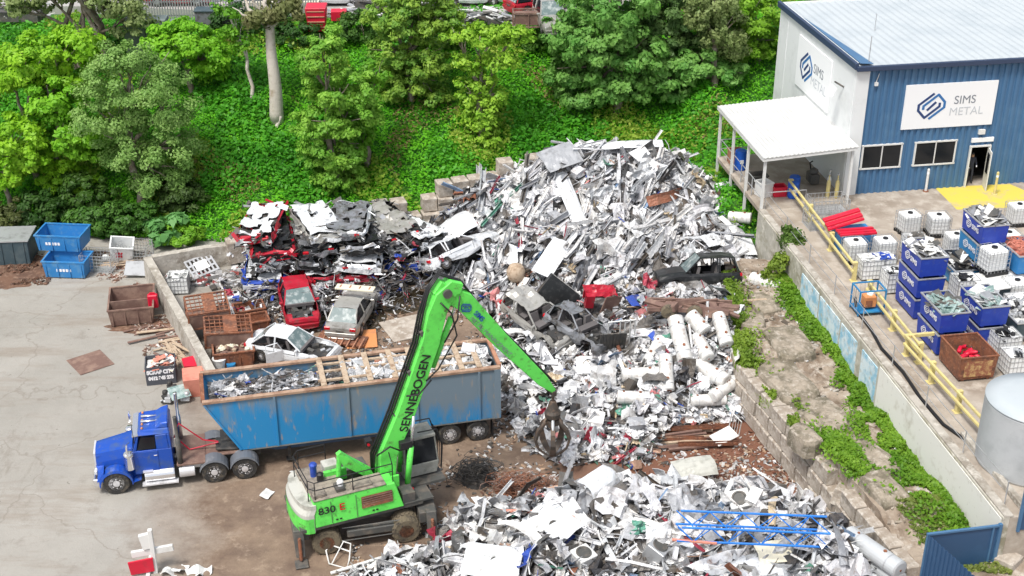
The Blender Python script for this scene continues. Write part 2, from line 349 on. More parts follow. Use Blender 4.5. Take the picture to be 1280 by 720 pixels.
# ------------------------------------------------------------------ ground
def ground_mat():
    m, nt, b = newmat('yard_concrete'); b.inputs['Roughness'].default_value = .85
    g = nt.nodes.new('ShaderNodeNewGeometry'); L = nt.links.new
    vor = nt.nodes.new('ShaderNodeTexVoronoi'); vor.feature = 'DISTANCE_TO_EDGE'; vor.inputs['Scale'].default_value = .11
    sp = nt.nodes.new('ShaderNodeSeparateXYZ'); L(g.outputs['Position'], sp.inputs[0])
    def nz(sc, det=8, ro=.65, mp=None):
        n = nt.nodes.new('ShaderNodeTexNoise'); n.inputs['Scale'].default_value = sc; n.inputs['Detail'].default_value = det; n.inputs['Roughness'].default_value = ro
        if mp:
            q = nt.nodes.new('ShaderNodeMapping'); q.inputs['Scale'].default_value = mp; q.inputs['Rotation'].default_value = (0, 0, R(14)); L(g.outputs['Position'], q.inputs[0]); L(q.outputs[0], n.inputs['Vector'])
        else: L(g.outputs['Position'], n.inputs['Vector'])
        return n.outputs['Fac']
    def ramp(s, a, c, ca=(0,0,0,1), cb=(1,1,1,1)):
        r = nt.nodes.new('ShaderNodeValToRGB'); e = r.color_ramp.elements; e[0].position = a; e[1].position = c; e[0].color = ca; e[1].color = cb; L(s, r.inputs['Fac']); return r.outputs['Color']
    def mix(f, a, c):
        x = nt.nodes.new('ShaderNodeMix'); x.data_type = 'RGBA'; L(f, x.inputs['Factor'])
        for k, v in (('A', a), ('B', c)):
            if isinstance(v, tuple): x.inputs[k].default_value = v
            else: L(v, x.inputs[k])
        return x.outputs['Result']
    base = mix(ramp(nz(.12, 10, .7), .35, .68), (.36,.34,.305,1), (.27,.255,.225,1))
    base = mix(ramp(nz(.9, 9, .7), .55, .75), base, (.23,.205,.175,1))
    streak = mix(ramp(nz(.35, 8, .7, (.35, 1.6, 1)), .52, .72), base, (.24,.2,.16,1))
    qd = nt.nodes.new('ShaderNodeMix'); qd.data_type = 'VECTOR'; qd.inputs['Factor'].default_value = .18; L(g.outputs['Position'], qd.inputs['A'])
    nq = nt.nodes.new('ShaderNodeTexNoise'); nq.inputs['Scale'].default_value = .7; nq.inputs['Detail'].default_value = 6; L(g.outputs['Position'], nq.inputs['Vector'])
    vs_ = nt.nodes.new('ShaderNodeVectorMath'); vs_.operation = 'SCALE'; vs_.inputs['Scale'].default_value = 9; L(nq.outputs['Color'], vs_.inputs[0]); va = nt.nodes.new('ShaderNodeVectorMath'); va.operation = 'ADD'; L(g.outputs['Position'], va.inputs[0]); vb = nt.nodes.new('ShaderNodeVectorMath'); vb.operation = 'SCALE'; vb.inputs['Scale'].default_value = 2.2; L(nq.outputs['Color'], vb.inputs[0]); L(vb.outputs[0], va.inputs[1]); L(va.outputs[0], vor.inputs['Vector'])
    streak = mix(ramp(vor.outputs['Distance'], .0, .006, (.6,.6,.6,1), (0,0,0,1)), streak, (.2,.17,.14,1))
    streak = mix(ramp(nz(.22, 9, .8, (1.0, .28, 1)), .58, .7), streak, (.2,.175,.145,1))
    streak = mix(ramp(nz(2.5, 5, .6), .68, .72), streak, (.14,.12,.1,1))
    # damp, muddy and rusty ground round the heaps: position field + noise
    def fma(a, s, k):
        q = nt.nodes.new('ShaderNodeMath'); q.operation = 'MULTIPLY_ADD'; L(a, q.inputs[0]); q.inputs[1].default_value = s
        if isinstance(k, float): q.inputs[2].default_value = k
        else: L(k, q.inputs[2])
        return q.outputs[0]
    fld = fma(sp.outputs['X'], .085, 1.5)
    f1 = fma(nz(.25, 9, .7), .9, fld)
    mud = mix(ramp(nz(.5, 9, .75), .38, .62), (.25,.18,.125,1), (.14,.095,.068,1))
    mud = mix(ramp(nz(1.6, 8, .7), .55, .7), mud, (.33,.25,.18,1))
    c1 = mix(ramp(f1, .62, 1.0), streak, mud)
    f2 = fma(nz(.4, 9, .7), .8, fma(sp.outputs['X'], .1, .0))
    c2 = mix(ramp(f2, .42, .95), c1, (.17,.075,.045,1))
    L(c2, b.inputs['Base Color'])
    rr = nt.nodes.new('ShaderNodeMapRange'); L(nz(.3, 6), rr.inputs[0]); rr.inputs[1].default_value = .35; rr.inputs[2].default_value = .65; rr.inputs[3].default_value = .55; rr.inputs[4].default_value = .95
    L(rr.outputs[0], b.inputs['Roughness'])
    bp = nt.nodes.new('ShaderNodeBump'); bp.inputs['Strength'].default_value = .5; bp.inputs['Distance'].default_value = .06; L(nz(3, 9, .75), bp.inputs['Height']); L(bp.outputs[0], b.inputs['Normal'])
    return m
M['ground'] = ground_mat()
b = MB(); b.add([(-700,-300,0),(700,-300,0),(700,1100,0),(-700,1100,0)], [(0,1,2,3)])
tag(b.build('ground', M['ground']), kind='structure')
# soil of the hillside
M['hillsoil'] = mat('hillside_soil', (.03,.13,.01), .95, dirt=(.05,.17,.015), amt=.5, scale=.5, dirt2=(.06,.05,.03), amt2=.12, scale2=2, bump=.6, coord='Object')
b = MB(); xs = [-600,-300,-150]+[-80+i*1.0 for i in range(161)]+[150,300,600]; ys = [58+i*.8 for i in range(60)]+[110,125,150,200,300,600,1000]
vs = [(x, y, hill(x, y)-.03) for y in ys for x in xs]; nx = len(xs)
b.add(vs, [(j*nx+i, j*nx+i+1, (j+1)*nx+i+1, (j+1)*nx+i) for j in range(len(ys)-1) for i in range(nx-1)])
tag(b.build('hillside', M['hillsoil'], smoothf=True), kind='structure')
# upper yard slab behind the crest
M['upper'] = mat('upper_yard_concrete', (.4,.39,.37), .9, dirt=(.28,.26,.24), amt=.4, scale=.3)
b = MB(); b.prism([(-90,90.5),(-27,89.8),(-14,88.0),(6,88.6),(9,91),(9,150),(-90,150)], 'z', 7.2, 8.12); tag(b.build('upper_yard_pavement', M['upper']), kind='structure')

# ------------------------------------------------------------------ leaves
def leaf_arrays(cen, nor, size, col, asp=.55, rs=nrs):
    """one folded leaf per centre; returns V,F,C"""
    n = len(cen); nor = nor/np.maximum(np.linalg.norm(nor, axis=1, keepdims=True), 1e-6)
    t = rs.normal(size=(n, 3)); a = np.cross(nor, t); a /= np.maximum(np.linalg.norm(a, axis=1, keepdims=True), 1e-6)
    c = np.cross(nor, a); s = size.reshape(-1, 1)
    V = np.empty((n, 4, 3))
    V[:, 0] = cen-a*s; V[:, 1] = cen-c*s*asp+nor*s*.12; V[:, 2] = cen+a*s; V[:, 3] = cen+c*s*asp+nor*s*.12
    F = np.arange(n*4).reshape(n, 4); Cc = np.repeat(col, 4, axis=0)
    return V.reshape(-1, 3), F, Cc
def leaf_cloud(blobs, n, size, c1, c2, clump=.5, up=.6, rs=nrs, droop=0.0):
    """blobs: (centre, radii, weight).  Leaves gather in clumps spread through each blob's volume, thickest near its skin"""
    cen = []; nor = []; col = []; sz = []
    wt = np.array([q[2] for q in blobs], float); wt /= wt.sum()
    for (c, r, w), f in zip(blobs, wt):
        k = int(n*f); c = np.array(c); r = np.array(r)
        ncl = max(3, int(4.2*(r[0]*r[1]*r[2])**(2/3)/(clump**2)))
        ncl = min(ncl, 420)
        d = rs.normal(size=(ncl, 3)); d /= np.linalg.norm(d, axis=1, keepdims=True)
        rad = rs.uniform(.45, 1.04, (ncl, 1))**.7
        d[:, 2] = np.where(d[:, 2] < -.35, d[:, 2]*.5, d[:, 2])
        keep = np.array([noise.noise(Vector(v*2.1+c)) > -.32 for v in d]); d = d[keep]; rad = rad[keep]; ncl = len(d)
        cc = c+d*rad*r; ctone = rs.uniform(0, 1, ncl); csz = rs.uniform(.6, 1.25, ncl)*clump
        id_ = rs.randint(0, ncl, k)
        off = rs.normal(size=(k, 3)); off /= np.linalg.norm(off, axis=1, keepdims=True)
        off *= rs.uniform(.15, 1, (k, 1))**.5*csz[id_][:, None]; off[:, 2] *= .62
        if droop: off[:, 2] -= rs.uniform(0, droop, k)
        p = cc[id_]+off; cen.append(p)
        nn = off/clump+d[id_]*.5+rs.normal(size=(k, 3))*.45; nn[:, 2] += up; nor.append(nn)
        t = np.clip(ctone[id_]*.65+rs.uniform(0, .35, k), 0, 1)[:, None]
        col.append(np.array(c1)*(1-t)+np.array(c2)*t); sz.append(rs.uniform(.65, 1.25, k)*size)
    return leaf_arrays(np.vstack(cen), np.vstack(nor), np.concatenate(sz), np.vstack(col), rs=rs)
def limb(b, p, q, r0, r1, wob=.25, n=6, seg=5, m=0):
    p, q = Vector(p), Vector(q); L = (q-p).length; pts = []
    for i in range(seg+1):
        t = i/seg; w = L*.06*wob*4*math.sin(t*math.pi)
        pts.append(p.lerp(q, t)+Vector((noise.noise(p+Vector((t*2, 0, 0))), noise.noise(q+Vector((0, t*2, 3))), 0))*w*2)
    b.tube(pts, [lerp(r0, r1, i/seg) for i in range(seg+1)], n, m); return pts
TREES = []
def tree(label, base, blobs, n, size, c1, c2, tr=.22, name='broadleaf_tree', bark='bark', clump=.5, up=.6, cat='tree', group=None, lean=(0, 0), droop=0, forks=None, trunk=True, extra=None):
    base = Vector(base); t = thing(name, label, cat, base, group=group)
    rel = [(Vector(c)-base, r, w) for c, r, w in blobs]
    if trunk:
        b = MB()
        top = max(rel, key=lambda q: q[0].z)[0]
        mid = Vector((lean[0], lean[1], top.z*.45))
        limb(b, (0, 0, -.3), mid, tr, tr*.75)
        for c, r, w in rel:
            limb(b, mid*.98, c, tr*.62, tr*.15)
            for k in range(3):
                q = c+Vector((rnd.uniform(-.7,.7)*r[0], rnd.uniform(-.7,.7)*r[1], rnd.uniform(.1,.8)*r[2]))
                limb(b, mid.lerp(c, .6), q, tr*.26, tr*.06, n=5)
        if extra: extra(b)
        b.build('trunk', M[bark], t, smoothf=True)
    V, F, K = leaf_cloud([(tuple(c), r, w) for c, r, w in rel], n, size, c1, c2, clump, up, droop=droop)
    npmesh('crown', V, F, K, M['leaf'], t)
    TREES.append(t); return t
def blob(px, py, D, rx, ry, rz, w=None):
    return (W(px, py, D), (rx, ry, rz), w or rx*rz+rx*ry)
# greens (real leaf albedos)
G_LIME = ((.2,.46,.02), (.38,.66,.04)); G_MID = ((.1,.3,.02), (.2,.44,.03)); G_DARK = ((.05,.15,.02), (.11,.25,.04))
G_OLIVE = ((.2,.29,.09), (.36,.43,.17)); G_MANGO = ((.1,.3,.05), (.28,.52,.12)); G_FRESH = ((.16,.44,.02), (.3,.62,.04))
def T(label, bpx, bpy, blobs, n, size, g, dD=0, **k):
    base = hit(bpx, bpy); D = base.y+dD
    tree(label, base, [blob(q[0], q[1], D+(q[5] if len(q) > 5 else 0), q[2], q[3], q[4]) for q in blobs], n, size, g[0], g[1], **k)
grp = 'trees on the green bank'
T('pale lime-crowned tree at the upper corner above the dark container', 45,225, [(50,75,2.6,2.2,1.6),(15,95,1.8,1.8,1.3),(95,60,1.5,1.6,1.2),(80,100,1.3,1.4,.9)], 11000, .15, G_LIME, group=grp, clump=.55)
T('leaning lime tree rising behind the dark green container', 12,262, [(15,170,1.9,1.7,1.4),(35,190,1.3,1.4,1.4),(8,215,1.5,1.4,1.3)], 8000, .15, G_LIME, group=grp, clump=.5, tr=.18)
T('dark leafy understorey tree between the lime tree and the feathery tree', 78,238, [(80,170,2.0,1.7,2.0),(75,120,1.9,1.6,1.3),(115,185,1.2,1.2,1.2)], 10000, .16, G_FRESH, group=grp, clump=.5)
def gumstems(b):
    for dx in (-1.9,-1.3,-.5,.3,1.2,1.9):
        limb(b, (dx*.3, 0, 0), (dx*1.5, rnd.uniform(-1,1), 10.5+rnd.uniform(-1,1)), .2, .07, wob=.5, seg=7)
        for k in range(3): limb(b, (dx*1.1, 0, 5+k*1.6), (dx*1.1+rnd.uniform(-2,2), rnd.uniform(-1,1), 8+k*1.5), .08, .02, wob=.5)
T('tall many-stemmed gum with bare grey trunks at the top edge', 112,95, [(100,-22,3.4,2,1.6),(145,5,1.7,1.5,1.1),(165,30,1.3,1.2,1.4),(60,-8,1.8,1.5,1.0),(25,5,1.7,1.5,1.0)], 9000, .15, G_OLIVE, group=grp, extra=gumstems, clump=.5)
T('wide feathery olive-green tree at the middle of the leafy corner', 175,262, [(165,105,3.0,2.6,1.7),(135,140,2.3,2.2,1.6),(205,135,2.1,2.0,1.7),(165,185,2.3,2.0,1.6),(215,185,1.9,1.8,1.7),(195,225,2.0,1.6,1.2),(155,75,1.5,1.5,1.1)], 34000, .095, ((.17,.34,.07),(.36,.55,.16)), group=grp, clump=.62, tr=.26)
T('round bright green tree below the grey box at the crest', 238,118, [(232,50,2.3,2,1.4),(260,70,1.5,1.5,1.4),(212,60,1.5,1.5,1.1),(262,92,1.0,1.1,.9)], 13000, .14, G_FRESH, group=grp, clump=.5)
T('slender bare-trunked sapling left of the big dead trunk', 314,125, [(292,35,.9,.9,.8),(306,52,.8,.8,.6),(283,12,.8,.8,.7)], 900, .14, G_MID, group=grp, bark='bark_pale', tr=.13, clump=.4)
def epi(b):
    for k in range(10):
        a = rnd.uniform(0, 6.28); limb(b, (-.3, 0, 6.0+rnd.uniform(-.5,.5)), (-.3+math.cos(a)*1.3, math.sin(a)*.9, 7.2+rnd.uniform(0,1.2)), .06, .015, n=5)
# thick pale dead trunk
bp = hit(346,150); t = thing('dead_tree', 'thick pale dead trunk with grassy tufts and broken branches at its top', 'tree', bp, group=grp)
b = MB(); limb(b, (0,0,-.2), W(337,28,bp.y)-bp, .44, .25, wob=.05, n=12, seg=9)
tp = W(337,28,bp.y)-bp
for dx, dz, r in ((-1.4,1.6,.12),(1.3,1.9,.13),(.2,2.2,.16),(-.7,2.4,.09),(2.0,1.1,.07),(-2.1,.9,.06)): limb(b, tp-Vector((0,0,.3)), tp+Vector((dx, rnd.uniform(-.5,.5), dz)), r+.08, r*.3, wob=.6, n=7)
limb(b, (.25,-.2,.3), (-.1,-.6,-1.2), .16, .1, n=6); limb(b, (-.1,-.6,-1.2), (.5,-.9,-2.3), .1, .05, n=6)
b.build('trunk', M['bark_pale'], t, smoothf=True)
V, F, K = leaf_cloud([(tuple(tp+Vector((-.4,0,.5))), (1.0,.9,.7), 1),(tuple(tp+Vector((.9,0,.9))), (1.1,.9,.8), 1)], 2600, .17, (.16,.2,.06), (.34,.34,.16), .35, .3, droop=.6)
npmesh('crown', V, F, K, M['leaf'], t)
T('vine-clad bushy tree right of the dead trunk', 418,238, [(425,110,2.1,1.9,1.4),(405,150,1.9,1.8,1.5),(440,150,1.7,1.6,1.4),(408,190,1.5,1.4,1.7),(430,215,1.4,1.3,1.4),(400,75,1.3,1.3,1.1),(405,50,1.0,1.0,.9),(415,228,1.1,1.1,1.3),(440,195,.9,1,1.2)], 30000, .125, ((.15,.38,.04),(.34,.6,.08)), group=grp, clump=.42)
T('thin leaning grey tree with a bare lower trunk behind the vine-clad one', 458,208, [(455,150,.9,.9,1.2),(470,90,.8,.9,1.0),(450,175,.8,.8,1.0)], 2600, .13, G_MID, group=grp, tr=.2, clump=.4)
T('tall dark vine-draped tree with yellowish tips at the top middle', 512,130, [(515,25,2.6,2.0,1.6),(490,65,1.7,1.6,1.6),(530,75,1.6,1.6,1.6),(510,105,1.6,1.4,1.3),(545,20,1.6,1.6,1.2),(480,20,1.4,1.4,1.2),(540,115,1.0,1.0,1.5),(490,110,1.0,1.0,1.6),(520,-10,2.2,1.8,1.2)], 32000, .125, ((.12,.3,.04),(.38,.56,.08)), group=grp, clump=.42)
T('sparse light-green tree with a viny skirt right of the draped tree', 600,175, [(600,165,1.3,1.2,1.4),(620,120,.8,.8,1.0),(585,120,.8,.8,1.2),(600,45,1.9,1.5,.9),(625,75,1.3,1.2,.7),(585,80,1.0,1.0,.8),(602,100,.9,.9,.9),(600,140,1.2,1.1,1.7),(640,45,1.2,1.2,.7),(570,40,1.0,1,.6)], 9500, .13, ((.2,.44,.03),(.42,.64,.07)), group=grp, clump=.38)
T('broad dark glossy-leaved tree directly above the tallest scrap heap', 770,140, [(745,50,3.0,2.6,2.2),(715,85,1.9,1.9,1.5),(790,60,2.5,2.3,2.0),(730,115,2.2,2.0,1.3),(780,105,2.4,2.0,1.5),(830,90,2.0,1.8,1.4),(760,5,3.0,2.6,1.6),(845,110,1.1,1.1,1.0),(700,40,1.3,1.4,1.3)], 40000, .17, G_MANGO, group=grp, clump=.5, droop=.25, tr=.32)
T('dusky green tree crowded behind the glossy-leaved tree', 862,92, [(838,18,2.2,2,1.7),(825,50,1.7,1.6,1.4),(870,45,1.3,1.3,1.2)], 14000, .13, ((.07,.16,.04),(.17,.27,.08)), group=grp, clump=.5)
T('slim gum with drooping olive leaves and a straight grey trunk near the shed', 891,110, [(905,35,1.6,1.4,1.4),(880,15,1.3,1.3,1.2),(918,55,1.1,1.1,1.0),(895,-5,2.0,1.6,1.2)], 7500, .13, G_OLIVE, group=grp, clump=.42, droop=.5, tr=.26)
T('lime green shrubby tree against the hidden corner of the shed', 946,78, [(945,20,1.9,1.8,1.9),(925,5,1.7,1.7,1.3),(958,55,1.1,1.1,1.5),(930,60,1.4,1.4,1.2)], 13000, .14, ((.17,.38,.02),(.3,.54,.05)), group=grp, clump=.45)
T('dark bushy tree low on the bank behind the canopy', 885,100, [(880,80,1.6,1.5,1.1),(905,90,1.6,1.5,1.0),(862,80,1.1,1.2,1.0)], 9000, .16, G_MANGO, group=grp, clump=.45)
# shrubs at the foot of the bank
def S(label, px, py, rx, ry, rz, n, size, g, name='shrub', group='shrubs at the foot of the bank', clump=.35, up=.6):
    p = hit(px, py); tree(label, p, [(p+Vector((0,0,rz*.6)), (rx,ry,rz), 1)], n, size, g[0], g[1], name=name, cat='shrub', group=group, tr=.05, clump=clump, up=up)
S('lime shrub behind the blue stacked skips', 88,240, 1.9,1.4,1.2, 5500,.12, G_LIME)
S('dark shrub behind the wire cages', 128,288, 2.1,1.3,1.2, 6000,.12, G_DARK)
S('dark bushy shrub directly behind the blue skips', 52,284, 1.8,1.2,1.3, 5500,.13, ((.03,.09,.015),(.08,.17,.03)))
S('brownish tangled shrub behind the dark container', 14,292, 1.5,1.1,1.3, 4200,.11, ((.07,.09,.03),(.14,.17,.05)))
S('big-leaved pale green plant by the corner of the concrete wall', 206,300, 1.5,1.1,.9, 900,.34, ((.1,.28,.07),(.2,.45,.14)), clump=.5)
S('bright fern-like shrub behind the concrete wall', 228,305, 1.6,.9,.7, 4200,.1, ((.14,.35,.02),(.25,.5,.04)))
S('dark undergrowth bush below the feathery tree', 168,292, 1.9,1.2,1.3, 5500,.12, G_DARK)
S('dark-leaved bush under the feathery tree beside the grassy slope', 232,262, 1.6,1.3,1.2, 4500,.11, ((.05,.1,.02),(.1,.17,.04)))  # leaf colours darker than the neighbouring shrubs
S('small shrub growing in front of the understorey tree', 110,262, 1.8,1.2,1.4, 5200,.13, ((.04,.11,.015),(.1,.2,.03)))
S('dark shrub on the crest left of the red bin', 372,58, 2.2,1.2,1.2, 5200,.12, ((.03,.1,.02),(.07,.17,.03)))
S('dark shrub on the crest behind the bare sapling', 300,48, 2.0,1.2,1.4, 5200,.12, ((.03,.1,.02),(.07,.17,.03)))
S('viny bush at the crest between red bin and draped tree', 455,52, 2.0,1.2,1.3, 5000,.12, ((.04,.13,.02),(.09,.2,.03)))
S('round shrub at the crest under the silver van', 662,62, 1.5,1,.8, 3200,.11, ((.06,.18,.02),(.12,.27,.03)))
S('shrub near the crest right of the sparse tree', 560,60, 1.7,1,1.0, 3600,.12, ((.07,.18,.02),(.16,.3,.03)))
# creeping cover of the bank: nobody could count it
def ground_cover(name, label, fn, n, size, c1, c2, up=1.2):
    cen = np.array([fn() for _ in range(n)]); rs = nrs
    nor = rs.normal(size=(n, 3))*.55; nor[:, 2] += up; nor[:, 1] -= .25
    t = np.array([noise.noise(Vector((p[0]*.5, p[1]*.5, 1)))+.5*noise.noise(Vector((p[0]*1.7, p[1]*1.7, 4))) for p in cen])
    t = np.clip(.5+t*.7+rs.uniform(-.3, .3, n), 0, 1)[:, None]
    col = np.array(c1)*(1-t)+np.array(c2)*t
    V, F, K = leaf_arrays(cen, nor, rs.uniform(.6, 1.3, n)*size, col, .6)
    o = npmesh(name, V, F, K, M['leaf']); return tag(o, label, 'ground cover', kind='stuff')
def bank_pt():
    while True:
        x = rnd.uniform(-36, 32); y = interp(x, DB)+rnd.uniform(-.5, 17)**1.0
        if x > 11 and rnd.random() < .3: y = rnd.uniform(63.5, 80)
        if x < -15 and y > interp(x, DB)+9 and rnd.random() < .5: continue
        h = hill(x, y)
        if h < .01: h = 0
        L_ = (x-RO.x)*math.cos(RA)+(y-RO.y)*math.sin(RA); Y_ = -(x-RO.x)*math.sin(RA)+(y-RO.y)*math.cos(RA)
        if L_ > -.2 and -2 < Y_ < 11.6: continue
        m = noise.noise(Vector((x*.55, y*.55, 9)))*.42+noise.noise(Vector((x*1.6, y*1.6, 3)))*.25
        return (x, y, h+max(0, .22+m+rnd.uniform(-.14, .16)))
ground_cover('ground_cover', 'bright green creeper carpeting the bank behind the yard', bank_pt, 170000, .095, (.07,.32,.01), (.22,.64,.03))
def patch_pt(k0, thr, zz):
    def f():
        while True:
            p = bank_pt()
            if noise.noise(Vector((p[0]*.22, p[1]*.22, k0))) > thr: return (p[0], p[1], p[2]+rnd.uniform(0, zz))
    return f
ground_cover('tall_grass', 'yellowish tall grass tufts scattered over the bank', patch_pt(31, .18, .3), 26000, .13, (.2,.38,.03), (.4,.52,.08), up=.1)
ground_cover('broadleaf_creeper', 'darker broad-leaved creeper patches on the bank', patch_pt(47, .12, .35), 30000, .15, (.05,.25,.015), (.12,.44,.03), up=1.0)
ground_cover('dry_weeds', 'brownish dry weeds in thin patches on the bank', patch_pt(63, .34, .2), 5000, .1, (.2,.2,.06), (.38,.3,.12), up=.2)
# ------------------------------------------------------------------ rocky ledge and its block wall
EDGE = [(62.5,10.3),(58,10.1),(53.2,9.95),(47.2,11.75),(44.4,12.5),(42.1,13.05),(38,14.3),(30,17)]
def edge_x(y):
    return interp(-y, [(-a, c) for a, c in EDGE])
def plat_x(y):   # the foot of the platform wall
    return 13.01+(65.25-y)*.1682
def ledge_z(x, y):
    n1 = noise.noise(Vector((x*.33, y*.25, 3))); st = .3*math.floor((n1+.5)*5.2)*.5
    return 2.0+st*.85+.16*noise.noise(Vector((x*.9, y*.9, 8)))+.05*noise.noise(Vector((x*3, y*3, 1)))+.12*smooth(0, 1.4, x-edge_x(y))
M['ledge'] = mat('rocky_ledge', (.33,.27,.21), .95, dirt=(.16,.115,.08), amt=.45, scale=.7, dirt2=(.47,.42,.36), amt2=.35, scale2=2.5, bump=.9, bscale=4)
b = MB(); nu, nv = 46, 150; vs = []
for j in range(nv+1):
    y = 62.8-j*(62.8-30)/nv; x0 = edge_x(y)+.55; x1 = plat_x(y)+.3 if y > 39.6 else lerp(plat_x(39.6)+.3, 34, smooth(39.6, 39.0, y))
    for i in range(nu+1):
        x = lerp(x0, x1, i/nu); vs.append((x, y, ledge_z(x, y)))
fs = [(j*(nu+1)+i, (j+1)*(nu+1)+i, (j+1)*(nu+1)+i+1, j*(nu+1)+i+1) for j in range(nv) for i in range(nu)]
n0 = len(vs)
for j in range(nv+1): q = vs[j*(nu+1)]; vs.append((q[0]-.02, q[1], -.2))
fs += [(j*(nu+1), n0+j, n0+j+1, (j+1)*(nu+1)) for j in range(nv)]
b.add(vs, fs); tag(b.build('ledge_ground', M['ledge'], smoothf=False), kind='structure')
def block(name, label, loc, rz, size, group, seed, matn='blockc', tilt=(0, 0)):
    r = random.Random(seed); b = MB(); L, Wd, H = size; n = 4
    def jit(p): return Vector(p)+Vector((noise.noise(Vector(p)*1.7+Vector((seed, 0, 0))), noise.noise(Vector(p)*1.7+Vector((0, seed, 0))), noise.noise(Vector(p)*1.7+Vector((0, 0, seed)))))*.05
    c = .045
    def ringz(z, ins): return [(-L/2+ins, -Wd/2+ins, z), (L/2-ins, -Wd/2+ins, z), (L/2-ins, Wd/2-ins, z), (-L/2+ins, Wd/2-ins, z)]
    rs_ = [ringz(.0, c), ringz(c, 0), ringz(H*.5, 0), ringz(H-c, 0), ringz(H, c)]
    vs = [jit(p) for q in rs_ for p in q]
    fs = [(3,2,1,0)]+[(i*4+j, i*4+(j+1) % 4, (i+1)*4+(j+1) % 4, (i+1)*4+j) for i in range(4) for j in range(4)]+[(16,17,18,19)]
    b.add(vs, fs); o = b.build(name, M[matn]); o.location = loc; o.rotation_euler = (tilt[0], tilt[1], rz)
    tag(o, label, 'concrete block', group); return o
crs = ['bottom', 'middle', 'top']; s = 0.0; y = 61.6; k = 0
while y > 39.5:
    x = edge_x(y); y2 = y-1.2; dx = edge_x(y2)-x; L = 1.2; ang = math.atan2(-1.2, dx); a2 = ang+math.pi
    for c in range(3):
        off = (.0, .25, .0)[c]
        yc = y-.6+off; xc = edge_x(yc)
        if c == 2 and (43.6 < yc < 44.8): continue
        where = 'beside the white storage tanks' if yc > 52 else 'under the weedy ledge edge' if yc > 46 else 'near the blue lattice boom'
        block('concrete_block', f'weathered concrete block in the {crs[c]} course of the ledge wall {where}', (xc+.38+rnd.uniform(-.04,.04)+.05*c, yc, c*.74), a2+rnd.uniform(-.02,.02), (1.17, .8, .73), 'blocks of the wall holding the ledge', k*1.7)
        k += 1
    y = y2
def rock_slab(label, px, py, L, Wd, H, rz, seed, zoff=0.0):
    p = P(px, py, 2.3); z = ledge_z(p.x, p.y)
    b = MB(); n = 22; r = random.Random(seed); vs = []
    for k, (f, zz) in enumerate(((1.02,-.4),(1.0,H*.6),(.93,H),(.6,H+.05),(.25,H+.04))):
        for i in range(n):
            a = 2*math.pi*i/n; c, s_ = math.cos(a), math.sin(a); q = 1/max(abs(c), abs(s_))**.8
            nz_ = 1+.16*noise.noise(Vector((c*1.5, s_*1.5, seed)))+.07*noise.noise(Vector((c*5, s_*5, seed+2)))
            vs.append((c*q*L/2*f*nz_, s_*q*Wd/2*f*nz_, zz+.09*noise.noise(Vector((c*f*2, s_*f*2, seed+5)))))
    fs = [(k*n+i, k*n+(i+1) % n, (k+1)*n+(i+1) % n, (k+1)*n+i) for k in range(4) for i in range(n)]+[tuple(4*n+i for i in range(n))]
    b.add(vs, fs); o = b.build('rock_slab', M['slab']); o.location = (p.x, p.y, z+zoff-.1); o.rotation_euler = (r.uniform(-.05,.05), r.uniform(-.05,.05), rz); return tag(o, label, 'rock slab', 'weathered rock slabs of the ledge')
M['slab'] = mat('weathered_slab', (.33,.28,.22), .95, dirt=(.15,.13,.09), amt=.5, scale=1.4, dirt2=(.43,.38,.32), amt2=.3, scale2=5, bump=.9, bscale=5)
for i, q in enumerate((('big flat rock slab in the middle of the ledge beside the notch weeds',1030,520,3.0,1.8,.45,1.9),('broad rock slab above the notch in the block wall',985,478,3.2,1.9,.4,1.85),('pale flat rock slab below the round rusty cover',985,440,2.6,1.8,.3,1.75),('dark-stained rock slab above the bare dirt',1085,580,2.8,1.6,.35,1.95),('small rock slab at the back of the ledge near the timber',940,405,1.6,1.2,.3,1.5),('cracked rock slab near the white tank on the ledge',955,378,2.0,1.3,.25,1.7),('rock slab at the ledge rim beside the second block bend',1005,555,1.6,.9,.35,1.9),('low rock slab beside the thin weeds near the blue fence',1105,625,2.2,1.2,.25,1.9))):
    rock_slab(*q, seed=i*3+1)
# blocks fallen forward near the notch
for (px, py, z, rz) in ((1028,600,.9,.5),(1052,628,1.1,1.1),(1010,560,1.6,.8)):
    p = P(px, py, z); block('concrete_block', 'loose concrete block slumped out of the ledge wall at its notch', p, rz, (1.1,.8,.75), 'slumped blocks', px, tilt=(.2,.15))
# wall of stacked blocks behind the heap
k = 0
for i in range(13):
    x = -7.3+i*.86; D = 70.3+i*.28; rows = 3+(i > 3)+(i > 7)
    for c in range(rows):
        if c == rows-1 and i in (2, 9): continue
        nm = 'top' if c == rows-1 else 'second' if c == rows-2 else 'lower'
        block('concrete_block', f'square pale block in the {nm} row behind the '+('white van wreck' if i < 5 else 'tallest heap'), (x+rnd.uniform(-.05,.05), D+rnd.uniform(-.1,.1)-.22*(rows-1-c), c*.84), R(16)+rnd.uniform(-.06,.06), (.84,.84,.82), 'block wall at the foot of the bank', 50+k, matn='blockc'); k += 1
